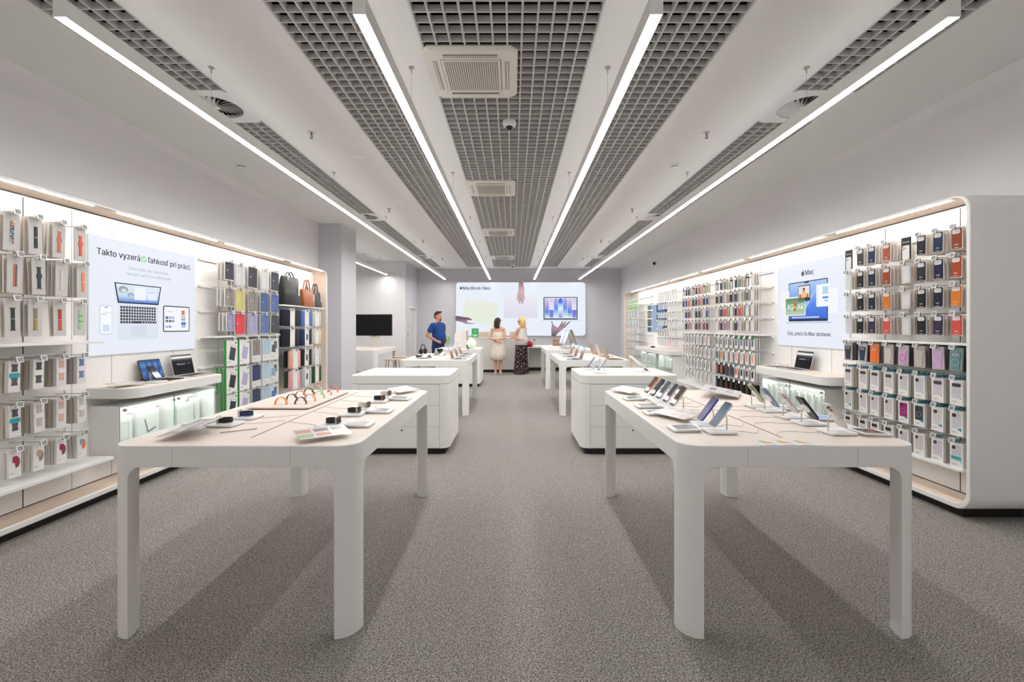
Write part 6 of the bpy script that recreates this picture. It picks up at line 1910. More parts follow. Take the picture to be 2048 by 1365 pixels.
desktop('pale blue all-in-one computer facing the aisle, farther one', 1.20, 11.45, R(-90), '#c9cdd4', [(0, '#cfe0f4'), (0.5, '#e6eef8'), (1, '#bcd2f0')])
desktop('beige all-in-one computer seen from behind, nearer one', 1.48, 10.75, R(90), '#c4bcb0', None)
desktop('beige all-in-one computer seen from behind, farther one', 1.48, 11.45, R(90), '#cfc6ba', None)
for i, (x, z) in enumerate(((0.92, 10.7), (0.92, 11.4))):
    t = thing('keyboard', 'slim white keyboard before the %s aisle-facing desktop computer' % ('nearer', 'farther')[i], 'keyboard', (x, z, HT), R(-90), 'slim keyboards')
    MB().slab(rrect(-0.14, 0.14, -0.055, 0.055, 0.006), 0, 0.008).build('keyboard_body', ALU, t)
    k = MB()
    for r_ in range(5):
        for c_ in range(13): k.box(-0.133 + c_ * 0.0205, -0.116 + c_ * 0.0205, 0.03 - r_ * 0.02, 0.046 - r_ * 0.02, 0.008, 0.0095)
    k.build('keys', PLASTW, t)
# yellowish laptop sleeve sheet etc.
t = thing('leaflet', 'pale yellow leaflet at the aisle edge of the right laptop table', 'leaflet', (0.93, 8.35, HT), 0)
MB().box(-0.07, 0.07, -0.1, 0.1, 0, 0.002).build('sheet', mat('#e6e8c4', 0.4), t)
# phones and mats on the right cabinet
for i, (x0, x1, y0, y1, lb) in enumerate(((0.86, 1.2, 5.08, 5.85, 'white printed mat on the aisle half of the right cabinet top'), (1.33, 1.72, 5.1, 5.85, 'white printed mat on the wall half of the right cabinet top'))):
    o = MB().slab([(x0, y0), (x1, y0), (x1, y1), (x0, y1)], TH + 0.0002, TH + 0.0025).build('counter_mat', mat('#f1f1f1', 0.3))
    tag(o, lb, 'mat', 'white printed mats')
    m = MB()
    for q in range(8):
        a = x0 + 0.03 + (q % 4) * (x1 - x0 - 0.06) / 4; b_ = y0 + 0.08 + (q // 4) * 0.4
        m.box(a, a + 0.05, b_, b_ + 0.03, TH + 0.0025, TH + 0.0029)
    m.build('mat_print', mat('#c9cdd6', 0.4), o)
HT2 = HT
HT = TH + 0.003
for i, (x, z, c_, lb) in enumerate(((1.02, 5.22, '#7f9cc9', 'blue-edged phone on the right cabinet, nearest'), (1.0, 5.42, '#a9bbd6', 'pale phone on the right cabinet, middle one'), (0.98, 5.7, '#24355f', 'dark blue phone on the right cabinet, farthest'))):
    phone_on_stand(lb, 'phone stand on the right cabinet, %s from the front' % ORD[i], x, z, -1, c_, [(0, '#c6d5ee'), (1, '#e6edf8')], kind='std')
HT = HT2
t = thing('promo_display', 'large tilted white phone-shaped display on the right cabinet', 'counter display', (1.50, 5.42, TH + 0.003), R(90))
MB().slab(rrect(-0.12, 0.12, -0.12, 0.06, 0.012), 0, 0.012).build('display_foot', PLASTW, t)
M = Matrix.Translation((0, -0.11, 0.016)) @ Matrix.Rotation(R(-50), 4, 'X')
MB().prism(rrect(-0.09, 0.09, 0, 0.27, 0.02), 0, 0.012, M).build('display_body', PLASTW, t, smooth=40)
MB().prism(rrect(-0.084, 0.084, 0.006, 0.264, 0.016), -0.0012, 0, M).build('display_screen', SCRB, t)
for q in range(3):
    MB().prism([(-0.05 + 0.035 * q + 0.013 * math.cos(2 * PI * k / 16), 0.03 + 0.013 * math.sin(2 * PI * k / 16)) for k in range(16)], 0.012, 0.018, M).build('lens', BLACK, t)
# on the left rear cabinet
t = thing('arch_display', 'white rounded display block behind the green sphere', 'counter display', (-1.29, 11.25, HT), 0)
pts = [(-0.155, 0), (0.155, 0), (0.155, 0.43), (-0.03, 0.43)] + [(-0.03 - 0.125 * math.sin(PI / 2 * k / 8), 0.305 + 0.125 * math.cos(PI / 2 * k / 8)) for k in range(1, 9)]
MB().prism(pts, 0, 0.16).build('block', mat('#e9e4de', 0.4), t, smooth=40)
MB().box(0.02, 0.13, -0.012, 0.0, 0.02, 0.40).build('front_panel', mat('#dcdcda', 0.3), t)
MB().box(0.14, 0.158, -0.005, 0.165, 0.0, 0.425).build('side_board', mat('#b79c80', 0.6), t)
t = thing('sphere_lamp', 'pale green glowing sphere on the left rear cabinet', 'lamp', (-1.0, 10.95, HT), 0)
MB().ell((0, 0, 0.122), 0.118, 32, 20).build('lamp_globe', None, t, smooth=80).data.materials.append(None)
gm = bpy.data.materials.new('frosted_green_globe'); gm.use_nodes = True
b_ = gm.node_tree.nodes['Principled BSDF']; b_.inputs['Base Color'].default_value = (*hexc('#dcefe1'), 1); b_.inputs['Roughness'].default_value = 0.4
b_.inputs['Emission Color'].default_value = (*hexc('#dff2e2'), 1); b_.inputs['Emission Strength'].default_value = 0.15
t.children[0].data.materials[0] = gm
MB().lathe([(0.05, 0), (0.05, 0.006), (0.03, 0.01)], 24).build('lamp_foot', PLASTW, t)
t = thing('smartphone_gimbal', 'small black gadget standing in front of the green sphere', 'gadget', (-1.06, 10.72, HT), R(20))
MB().box(-0.035, 0.035, -0.02, 0.02, 0, 0.012).build('gadget_foot', BLACK, t)
MB().tube([(0.01, 0, 0.01), (-0.02, 0, 0.07), (-0.03, 0, 0.10)], 0.012, 8).build('gadget_arm', BLACK, t)
t = thing('vase_plant', 'white vase with green leafy stems beside the white display block', 'plant', (-1.60, 11.2, HT), 0)
MB().lathe([(0.03, 0), (0.035, 0.05), (0.028, 0.12), (0.026, 0.16)], 20).build('vase', glass('#e9f6e9', 0.0, 0.2), t)
g = random.Random(4)
lf = MB()
for q in range(70):
    a = g.uniform(0, 2 * PI); r_ = g.uniform(0, 0.045) * (1 if q < 45 else 1.6); z_ = 0.12 + g.uniform(0, 0.16) if q < 45 else g.uniform(0.1, 0.3)
    M = Matrix.Translation((r_ * math.cos(a), r_ * math.sin(a), z_)) @ Matrix.Rotation(g.uniform(0, 6), 4, 'Z') @ Matrix.Rotation(g.uniform(-1, 1), 4, 'X')
    lf.add([(0, 0, 0), (0.012, 0.012, 0.003), (0, 0.034, 0), (-0.012, 0.012, 0.003)], [(0, 1, 2, 3)], M)
lf.build('leaves', mat('#5fae3c', 0.6), t)
st_ = MB()
for q in range(5):
    st_.tube([(0.004 * q - 0.01, 0, 0.01), (0.008 * q - 0.018, 0.01 * (q % 2), 0.2 + 0.035 * q), (0.012 * q - 0.02, 0, 0.28 + 0.03 * q)], 0.004, 5)
st_.build('stems', mat('#cfe6c0', 0.6), t)

# ---------------------------------------------------------------- alcove: television, stools
t = thing('television', 'black television on a pale pedestal in the alcove', 'television', (-3.58, 11.75, HT), R(-4))
MB().box(-0.13, 0.13, 0.0, 0.05, 0, 0.34).build('pedestal', mat('#dcd8d2', 0.5), t)
MB().box(-0.48, 0.48, -0.06, -0.01, 0.29, 0.84).build('television_body', BLACK, t, bevel=0.004)
MB().box(-0.47, 0.47, -0.0615, -0.06, 0.30, 0.83).build('screen', mat('#020203', 0.25, spec=0.3), t)
MB().box(-0.02, 0.02, -0.058, -0.02, 0.280, 0.29).build('infrared_window', BLACK, t)
def stool(x, y, label, rz=0.0):
    t = thing('bar_stool', label, 'stool', (x, y, 0), rz, 'wooden bar stools in the alcove')
    MB().slab(rrect(-0.18, 0.18, -0.16, 0.16, 0.07, 6), 0.63, 0.655).build('seat', mat('#c9ad90', 0.5, noise=0.08, nscale=20, stretch=(1, 8, 1)), t, smooth=40, bevel=0.004)
    for sx, sy in ((-1, -1), (1, -1), (1, 1), (-1, 1)):
        MB().tube([(sx * 0.10, sy * 0.09, 0.635), (sx * 0.115, sy * 0.105, 0.60), (sx * 0.19, sy * 0.18, 0.0)], 0.007, 8).build('leg', METALD, t)
    a = 0.16
    MB().tube([(-a, -a + 0.01, 0.22), (a, -a + 0.01, 0.22), (a, a - 0.01, 0.22), (-a, a - 0.01, 0.22)], 0.005, 6, closed=True).build('foot_ring', METALD, t)
stool(-2.78, 10.5, 'nearer wooden-seated stool right of the television table')
stool(-2.78, 11.25, 'farther wooden-seated stool right of the television table', R(8))
stool(-4.0, 9.85, 'wooden-seated stool half hidden by the pillar')

# ---------------------------------------------------------------- service counter
t = thing('service_counter', 'long white service counter where two women stand', 'counter', (-0.5, 14.2, 0), 0)
MB().box(-0.93, 0.95, -0.28, 0.3, 0, 0.085).build('plinth', BLACK, t)
MB().box(-1.0, 0.97, -0.35, 0.35, 0.085, 1.035).build('counter_body', mat('#dfdcd8', 0.45), t)
MB().box(-1.005, 0.975, -0.355, 0.355, 1.035, 1.06).build('counter_top', WHITE, t, bevel=0.003)
t = thing('service_desk', 'low white desk joining the service counter on its right', 'desk', (1.2, 14.2, 0), 0)
MB().box(-0.72, 0.9, -0.35, 0.35, 0.745, 0.80).build('desk_top', WHITE, t, bevel=0.003)
MB().box(-0.72, 0.9, 0.22, 0.26, 0.1, 0.745).build('back_panel', mat('#c7c5c3', 0.6), t)
MB().box(-0.72, 0.9, 0.24, 0.3, 0.0, 0.1).build('plinth', BLACK, t)
MB().box(0.86, 0.90, -0.33, 0.22, 0.0, 0.745).build('leg', WHITE, t)
o = MB().box(-0.13, 0.13, -0.05, 0.05, 0, 0.005).build('sponge_cloth', mat('#c9a62c', 0.7), None, (0.66, 13.88, 0.74))
bpy.data.objects.remove(o)
t = thing('brochure_stand', 'green brochure stand at the left end of the service counter', 'brochure stand', (-1.17, 14.0, 1.06), 0)
M = Matrix.Rotation(R(-8), 4, 'X')
MB().prism(rrect(-0.105, 0.105, 0, 0.28, 0.006), 0, 0.006, M).build('green_panel', mat('#2f9355', 0.4), t)
MB().box(-0.105, 0.105, 0, 0.07, 0, 0.006).build('stand_foot', mat('#2f9355', 0.4), t)
m = MB()
for k, w_ in enumerate((0.10, 0.12, 0.08)): m.box(-w_ / 2, w_ / 2, -0.001, 0, 0.21 - k * 0.025, 0.218 - k * 0.025, M)
m.box(-0.07, 0.07, -0.001, 0, 0.03, 0.10, M)
m.build('panel_print', mat('#8fd0a4', 0.5), t)
for i, (x, w_, lb) in enumerate(((-0.90, 0.32, 'wide brown board leaning on the service counter, beside the green stand'), (0.02, 0.24, 'brown board leaning on the service counter between the two women'))):
    t = thing('brown_board', lb, 'display board', (x, 13.98, 1.06), 0, 'brown boards on the service counter')
    MB().box(-w_ / 2, w_ / 2, 0, 0.008, 0, 0.175, Matrix.Rotation(R(-10), 4, 'X')).build('board', mat('#bfae9c', 0.7), t)
    MB().box(-w_ / 2 + 0.02, w_ / 2 - 0.02, 0.01, 0.09, 0, 0.006).build('board_foot', mat('#a89784', 0.7), t)
t = thing('cardboard_box', 'brown cardboard box on the low desk behind the farthest right table', 'box', (1.40, 14.1, 0.80), 0)
MB().box(-0.16, 0.16, -0.1, 0.1, 0, 0.2).build('box_body', mat('#a07e62', 0.75, noise=0.05), t)
MB().box(-0.162, 0.162, -0.103, -0.1, 0.09, 0.105).build('box_tape', mat('#c9b39c', 0.4), t)
t = thing('card_terminal', 'small card terminal on the low desk beside the red bag', 'card terminal', (0.66, 14.0, 0.80), 0)
MB().box(-0.02, 0.02, -0.01, 0.03, 0, 0.17).build('terminal_post', mat('#b9b6b3', 0.5), t)
MB().prism(rrect(-0.08, 0.06, 0.15, 0.21, 0.008), -0.04, -0.02).build('terminal_body', PLASTW, t)
MB().box(-0.06, 0.04, -0.042, -0.04, 0.165, 0.20).build('terminal_screen', mat('#6a4038', 0.3), t)
# ---------------------------------------------------------------- people
SKIN = mat('#d9a58a', 0.55)
SKINM = mat('#c98d70', 0.55)
def cap(m, p0, p1, r0, r1, seg=12, e=3, flat=1.0):
    """tapered capsule from p0 to p1"""
    p0, p1 = Vector(p0), Vector(p1)
    d = (p1 - p0)
    L = d.length
    t = d.normalized()
    u = t.orthogonal().normalized()
    w = t.cross(u)
    rings = []
    for k in range(e + 1):
        a = PI / 2 * (1 - k / e)
        rings.append((p0 - t * r0 * math.sin(a), max(r0 * math.cos(a), 1e-4)))
    for k in range(e + 1):
        a = PI / 2 * k / e
        rings.append((p1 + t * r1 * math.sin(a), max(r1 * math.cos(a), 1e-4)))
    m.loft([[tuple(c + (u * math.cos(2 * PI * q / seg) + w * math.sin(2 * PI * q / seg)) * r) for q in range(seg)] for c, r in rings])
    return m
def chain(m, pts, rs):
    for i in range(len(pts) - 1):
        cap(m, pts[i], pts[i + 1], rs[i], rs[i + 1])
def fuse(m, name, material, parent, voxel=0.007, smooth=4):
    o = m.build(name, material, parent)
    r = o.modifiers.new('fuse', 'REMESH')
    r.mode = 'VOXEL'
    r.voxel_size = voxel
    r.use_smooth_shade = True
    if smooth:
        s = o.modifiers.new('soften', 'SMOOTH')
        s.factor = 0.5
        s.iterations = smooth
    return o
def hand(m, wrist, dirv, palmn, side, curl=0.5, s=1.0):
    """palm, four fingers and a thumb; dirv points along the fingers, palmn out of the palm"""
    W = Vector(wrist); D = Vector(dirv).normalized(); N = Vector(palmn).normalized()
    S = D.cross(N).normalized() * side
    for q in (-0.026, -0.009, 0.009, 0.026):
        cap(m, W + S * q * 0.6 * s, W + D * 0.078 * s + S * q * s, 0.015 * s, 0.0135 * s, 8, 2)
    for q, L in ((-0.029, 0.058), (-0.010, 0.072), (0.010, 0.078), (0.029, 0.070)):
        b = W + D * 0.08 * s + S * q * s
        c1 = b + (D * math.cos(curl) + N * math.sin(curl)) * L * 0.5 * s
        c2 = c1 + (D * math.cos(curl * 2) + N * math.sin(curl * 2)) * L * 0.5 * s
        cap(m, b, c1, 0.0095 * s, 0.0088 * s, 8, 2)
        cap(m, c1, c2, 0.0088 * s, 0.0075 * s, 8, 2)
    b = W + D * 0.02 * s + S * 0.03 * s
    c1 = b + (D * 0.6 + S * 0.55 + N * 0.35) * 0.042 * s
    c2 = c1 + (D * 0.85 + S * 0.1 + N * 0.4) * 0.032 * s
    cap(m, b, c1, 0.0115 * s, 0.0105 * s, 8, 2)
    cap(m, c1, c2, 0.0105 * s, 0.0085 * s, 8, 2)
def head(m, c, s=1.0, yaw=0.0):
    """head centred at c looking towards -y turned by yaw"""
    M = Matrix.Translation(c) @ Matrix.Rotation(yaw, 4, 'Z') @ Matrix.Scale(s, 4)
    m.ell((0, 0.012, 0.025), (0.075, 0.093, 0.092), 20, 14, M)          # skull
    m.ell((0, -0.018, -0.035), (0.060, 0.068, 0.078), 18, 12, M)        # face
    m.ell((0, -0.055, -0.088), (0.028, 0.026, 0.024), 12, 8, M)         # chin
    m.loft([[(x * k, y, z) for x, y, z in ((-0.008, -0.085, 0.012), (0.008, -0.085, 0.012), (0.008, -0.06, 0.012), (-0.008, -0.06, 0.012))] if False else
            [(x, y, z) for x, y, z in ((-a, -0.07, b_), (a, -0.07, b_), (a * 0.7, -c2, b_), (-a * 0.7, -c2, b_))] for a, b_, c2, k in
            ((0.006, 0.018, 0.082, 1), (0.009, -0.005, 0.096, 1), (0.014, -0.028, 0.108, 1), (0.012, -0.036, 0.094, 1))], M)   # nose
    m.ell((0, -0.083, -0.062), (0.022, 0.012, 0.009), 12, 6, M)          # mouth
    for s_ in (-1, 1):
        m.ell((s_ * 0.076, 0.012, -0.008), (0.008, 0.015, 0.027), 10, 8, M)  # ears
        m.ell((s_ * 0.03, -0.078, 0.022), (0.02, 0.012, 0.007), 10, 6, M)  # brows
    return M
def facebits(parent, M, lips='#a8564c'):
    for s_ in (-1, 1):
        MB().ell((s_ * 0.031, -0.0825, 0.002), (0.010, 0.007, 0.0055), 12, 8, M).build('eye', mat('#efe9e4', 0.2), parent, smooth=80)
        MB().ell((s_ * 0.031, -0.0895, 0.002), (0.0055, 0.0035, 0.0052), 10, 6, M).build('iris', mat('#3a2a22', 0.2), parent, smooth=80)
    MB().ell((0, -0.093, -0.062), (0.020, 0.005, 0.0055), 12, 6, M).build('lips', mat(lips, 0.4), parent, smooth=80)
def floral(name, bg_, cols_, scale, dens):
    m = bpy.data.materials.new(name)
    m.use_nodes = True
    nt = m.node_tree
    b = nt.nodes['Principled BSDF']
    b.inputs['Roughness'].default_value = 0.85
    tc = nt.nodes.new('ShaderNodeTexCoord')
    prev = None
    for i, (c, th, sc) in enumerate(cols_):
        mp = nt.nodes.new('ShaderNodeMapping'); mp.inputs['Location'].default_value = (i * 3.7, i * 1.3, i * 2.1)
        v = nt.nodes.new('ShaderNodeTexVoronoi'); v.inputs['Scale'].default_value = sc
        nt.links.new(tc.outputs['Object'], mp.inputs[0]); nt.links.new(mp.outputs[0], v.inputs['Vector'])
        lt_ = nt.nodes.new('ShaderNodeMath'); lt_.operation = 'LESS_THAN'; lt_.inputs[1].default_value = th
        nt.links.new(v.outputs['Distance'], lt_.inputs[0])
        mx = nt.nodes.new('ShaderNodeMixRGB')
        nt.links.new(lt_.outputs[0], mx.inputs[0])
        if prev is None: mx.inputs[1].default_value = (*hexc(bg_), 1)
        else: nt.links.new(prev.outputs[0], mx.inputs[1])
        mx.inputs[2].default_value = (*hexc(c), 1)
        prev = mx
    nt.links.new(prev.outputs[0], b.inputs['Base Color'])
    return m
def cloth_tube(rings, folds=0, amp=0.0, n=48, phase=0.0):
    """rings (cx, cy, z, rx, ry, fold strength)"""
    out = []
    for cx, cy, z, rx, ry, f in rings:
        r_ = []
        for k in range(n):
            a = 2 * PI * k / n
            q = 1 + amp * f * math.sin(folds * a + phase) + amp * 0.5 * f * math.sin((folds * 2 + 1) * a + 1.3)
            r_.append((cx + rx * q * math.cos(a), cy + ry * q * math.sin(a), z))
        out.append(r_)
    return out

# --- man in the blue shirt (local: faces -y)
t = thing('person', 'man in blue T-shirt and navy shorts standing behind the left tables, hand at his belt', 'person', (-2.0, 12.15, 0), R(62))
m = MB()
HZ = 1.672
chain(m, [(-0.10, 0, 0.92), (-0.11, -0.01, 0.50), (-0.115, 0.02, 0.09)], [0.095, 0.062, 0.042])
chain(m, [(0.10, 0, 0.92), (0.12, -0.01, 0.50), (0.125, 0.02, 0.09)], [0.095, 0.062, 0.042])
for s_ in (-1, 1): chain(m, [(s_ * 0.12, 0.02, 0.05), (s_ * 0.13, -0.14, 0.04)], [0.045, 0.035])
chain(m, [(0, 0, 0.95), (0, -0.02, 1.10), (0, 0, 1.33), (0, 0.015, 1.47)], [0.15, 0.15, 0.14, 0.09])
chain(m, [(-0.18, 0.01, 1.43), (0.18, 0.01, 1.43)], [0.065, 0.065])
chain(m, [(0, 0.015, 1.45), (0, 0.0, 1.58)], [0.075, 0.066])
for s_ in (-1, 1): chain(m, [(s_ * 0.17, 0.01, 1.43), (s_ * 0.04, 0.01, 1.50)], [0.06, 0.055])
head(m, (0, -0.01, HZ), 1.12, R(-8))
chain(m, [(-0.205, 0.01, 1.42), (-0.30, 0.13, 1.17), (-0.20, -0.10, 1.02)], [0.06, 0.047, 0.032])
chain(m, [(0.205, 0.01, 1.42), (0.29, 0.03, 1.15), (0.20, -0.17, 1.00)], [0.06, 0.047, 0.032])
hand(m, (-0.19, -0.115, 1.015), (0.75, -0.6, -0.1), (0.2, 0.6, -0.75), -1, 0.7, 1.05)
hand(m, (0.19, -0.185, 0.995), (-0.75, -0.5, -0.1), (-0.2, 0.6, -0.75), 1, 0.7, 1.05)
body = fuse(m, 'body', SKINM, t, 0.0065)
mh = Matrix.Translation((0, -0.01, HZ)) @ Matrix.Rotation(R(-8), 4, 'Z') @ Matrix.Scale(1.12, 4)
facebits(t, mh, '#8f5044')
s = MB()
s.loft(cloth_tube([(0, -0.01, 0.93, 0.185, 0.155, 0.3), (0, -0.03, 1.02, 0.195, 0.178, 0.4), (0, -0.03, 1.14, 0.195, 0.18, 0.4), (0, -0.01, 1.30, 0.198, 0.155, 0.2), (0, 0.0, 1.40, 0.205, 0.13, 0), (0, 0.01, 1.475, 0.16, 0.11, 0), (0, 0.01, 1.52, 0.09, 0.088, 0)], 5, 0.02))
for s_ in (-1, 1):
    e = (-0.255, 0.075, 1.29) if s_ < 0 else (0.255, 0.03, 1.28)
    chain(s, [(s_ * 0.16, 0.01, 1.42), (s_ * 0.205, 0.01, 1.42), e], [0.092, 0.085, 0.074])
fuse(s, 't_shirt', mat('#10407f', 0.85), t, 0.009, 5)
m2 = MB()
m2.prism([(0.02, 1.30), (0.09, 1.30), (0.09, 1.34), (0.02, 1.34)], -0.168, -0.166)
m2.prism([(0.0, 1.345), (0.1, 1.345), (0.1, 1.365), (0.0, 1.365)], -0.160, -0.158)
m2.build('shirt_print', mat('#3a4250', 0.6), t)
s = MB()
chain(s, [(0, -0.005, 0.95), (0, -0.005, 0.90)], [0.165, 0.165])
for s_ in (-1, 1): chain(s, [(s_ * 0.095, -0.005, 0.88), (s_ * 0.115, -0.01, 0.57)], [0.118, 0.098])
fuse(s, 'shorts', mat('#16294d', 0.85), t, 0.01, 4)
s = MB()
s.ell((0, 0.02, 0.045), (0.081, 0.094, 0.082), 20, 12, mh)
s.ell((0, 0.055, 0.0), (0.074, 0.06, 0.07), 16, 10, mh)
fuse(s, 'hair', mat('#3a2a22', 0.8), t, 0.008, 2)
s = MB()
s.ell((0, -0.068, -0.092), (0.030, 0.020, 0.022), 14, 8, mh)
s.ell((0, -0.092, -0.052), (0.024, 0.008, 0.006), 12, 6, mh)
fuse(s, 'beard', mat('#4a3428', 0.9), t, 0.006, 1)
g_ = MB()
for s_ in (-1, 1):
    g_.ell((s_ * 0.034, -0.052, 0.105), (0.030, 0.016, 0.018), 14, 8, mh)
g_.tube([(-0.075, 0.03, 0.075), (-0.07, -0.04, 0.10), (0, -0.065, 0.108), (0.07, -0.04, 0.10), (0.075, 0.03, 0.075)], 0.004, 6, mh)
g_.build('sunglasses', mat('#121212', 0.1), t, smooth=60)
for s_ in (-1, 1):
    sh = MB()
    cap(sh, (s_ * 0.12, 0.05, 0.045), (s_ * 0.132, -0.15, 0.04), 0.05, 0.045)
    fuse(sh, 'shoe', mat('#3a3a3e', 0.6), t, 0.008, 2)
tp2 = thing('wallet', 'small dark wallet held by the man in the blue T-shirt', 'wallet', (-1.80, 12.05, 0.985), R(62))
bpy.data.objects.remove(tp2)
w_ = MB().box(-0.06, 0.06, -0.012, 0.0, -0.035, 0.035).build('phone_case', mat('#1a1a1d', 0.4))
w_.name = 'black_wallet'
Mw = Matrix.Translation((-2.0, 12.15, 0)) @ Matrix.Rotation(R(62), 4, 'Z') @ Matrix.Translation((-0.075, -0.245, 1.0)) @ Matrix.Rotation(R(25), 4, 'Y')
w_.matrix_world = Mw
tag(w_, 'dark flat wallet in the hand of the man in blue', 'wallet')

# --- woman in the dotted dress, back to the camera
DRESS = floral('dotted_fabric', '#e6dccb', [('#a9987c', 0.2, 45.0)], 1, 1)
t = thing('person', 'dark-haired woman in a cream dotted strap dress, hands clasped behind her back', 'person', (-0.44, 13.42, 0), R(176))
m = MB()
HZ = 1.535
for s_ in (-1, 1):
    chain(m, [(s_ * 0.085, 0, 0.86), (s_ * 0.08, -0.01, 0.47), (s_ * 0.075, 0.02, 0.33), (s_ * 0.07, 0.02, 0.09)], [0.09, 0.052, 0.052, 0.034])
    chain(m, [(s_ * 0.07, 0.03, 0.045), (s_ * 0.085, -0.12, 0.035)], [0.036, 0.03])
chain(m, [(0, 0, 0.90), (0, 0, 1.03), (0, 0, 1.22), (0, 0.01, 1.33)], [0.14, 0.115, 0.125, 0.08])
chain(m, [(-0.155, 0.01, 1.315), (0.155, 0.01, 1.315)], [0.05, 0.05])
chain(m, [(0, 0.01, 1.33), (0, 0, 1.47)], [0.05, 0.046])
head(m, (0, -0.005, HZ), 1.0, R(-35))
for s_ in (-1, 1): chain(m, [(s_ * 0.145, 0.01, 1.325), (s_ * 0.03, 0.01, 1.375)], [0.045, 0.04])
chain(m, [(-0.175, 0.01, 1.31), (-0.225, 0.06, 1.08), (0.02, 0.17, 1.0)], [0.046, 0.038, 0.026])
chain(m, [(0.175, 0.01, 1.31), (0.225, 0.06, 1.06), (-0.03, 0.20, 0.95)], [0.046, 0.038, 0.026])
hand(m, (0.02, 0.17, 1.0), (1, 0.1, 0.1), (0, 0.7, -0.7), 1, 0.6, 0.9)
hand(m, (-0.03, 0.20, 0.95), (-1, 0.05, -0.15), (0, 0.5, -0.8), -1, 0.6, 0.9)
fuse(m, 'body', SKIN, t, 0.0065)
mh = Matrix.Translation((0, -0.005, HZ)) @ Matrix.Rotation(R(-35), 4, 'Z') @ Matrix.Scale(1.0, 4)
facebits(t, mh)
s = MB()
s.loft(cloth_tube([(0, 0, 0.42, 0.23, 0.19, 1.0), (0, 0, 0.60, 0.215, 0.18, 0.9), (0, 0.0, 0.80, 0.19, 0.165, 0.6), (0, 0, 0.93, 0.165, 0.15, 0.3), (0, 0, 1.02, 0.142, 0.13, 0.2), (0, 0, 1.12, 0.145, 0.135, 0.0), (0, 0, 1.235, 0.152, 0.13, 0.0)], 9, 0.045), caps=False)
d_ = s.build('dress', DRESS, t, smooth=70)
so = d_.modifiers.new('thickness', 'SOLIDIFY'); so.thickness = 0.004
for s_ in (-1, 1):
    MB().tube([(s_ * 0.09, 0.125, 1.22), (s_ * 0.095, 0.085, 1.35), (s_ * 0.095, 0.02, 1.375), (s_ * 0.09, -0.06, 1.34), (s_ * 0.085, -0.12, 1.22)], 0.006, 6).build('shoulder_strap', mat('#e2d6c4', 0.8), t)
s = MB()
s.ell((0, 0.018, 0.035), (0.088, 0.104, 0.096), 20, 12, mh)
s.ell((0, 0.055, -0.02), (0.105, 0.072, 0.11), 18, 12, mh)
s.ell((0, 0.062, -0.11), (0.108, 0.058, 0.09), 16, 10, mh)
for k in range(9):
    a = R(-60 + 15 * k)
    cap(s, mh @ Vector((0.085 * math.sin(a), 0.03 + 0.055 * math.cos(a), -0.08)), mh @ Vector((0.118 * math.sin(a), 0.035 + 0.075 * math.cos(a), -0.185 - 0.03 * (k % 2))), 0.024, 0.007)
fuse(s, 'hair', mat('#33231d', 0.7, noise=0.15, nscale=40), t, 0.007, 2)
for s_ in (-1, 1):
    sh = MB()
    cap(sh, (s_ * 0.07, 0.055, 0.035), (s_ * 0.088, -0.13, 0.033), 0.040, 0.037)
    cap(sh, (s_ * 0.07, 0.045, 0.05), (s_ * 0.07, 0.03, 0.085), 0.042, 0.036)
    fuse(sh, 'shoe', mat('#c9a68c', 0.6, noise=0.2, nscale=50), t, 0.007, 2)
    MB().slab([(s_ * 0.08 + 0.047 * math.cos(2 * PI * k / 20), -0.04 + 0.14 * math.sin(2 * PI * k / 20)) for k in range(20)], 0.0, 0.022).build('sole', mat('#e2d8c9', 0.6), t)

# --- woman in the grey top and flowered trousers
TROU = floral('flowered_fabric', '#17151b', [('#b8394a', 0.22, 17.0), ('#e6dfe0', 0.22, 21.0), ('#c77d86', 0.17, 27.0)], 1, 1)
t = thing('person', 'blonde woman in pale sleeveless top and dark flowered trousers leaning on the counter', 'person', (0.25, 13.36, 0), R(230))
m = MB()
HZ = 1.548
for s_ in (-1, 1):
    chain(m, [(s_ * 0.09, 0, 0.88), (s_ * 0.095, -0.01, 0.48), (s_ * 0.10, 0.02, 0.09)], [0.10, 0.06, 0.036])
    chain(m, [(s_ * 0.10, 0.03, 0.045), (s_ * 0.11, -0.12, 0.035)], [0.036, 0.03])
chain(m, [(0, 0, 0.92), (0, 0, 1.05), (0, 0, 1.23), (0, 0.01, 1.34)], [0.145, 0.125, 0.13, 0.08])
chain(m, [(-0.155, 0.01, 1.325), (0.155, 0.01, 1.325)], [0.05, 0.05])
chain(m, [(0, 0.01, 1.34), (0, 0, 1.48)], [0.05, 0.046])
head(m, (0, -0.01, HZ), 1.0, R(34))
for s_ in (-1, 1): chain(m, [(s_ * 0.145, 0.01, 1.335), (s_ * 0.03, 0.01, 1.385)], [0.045, 0.04])
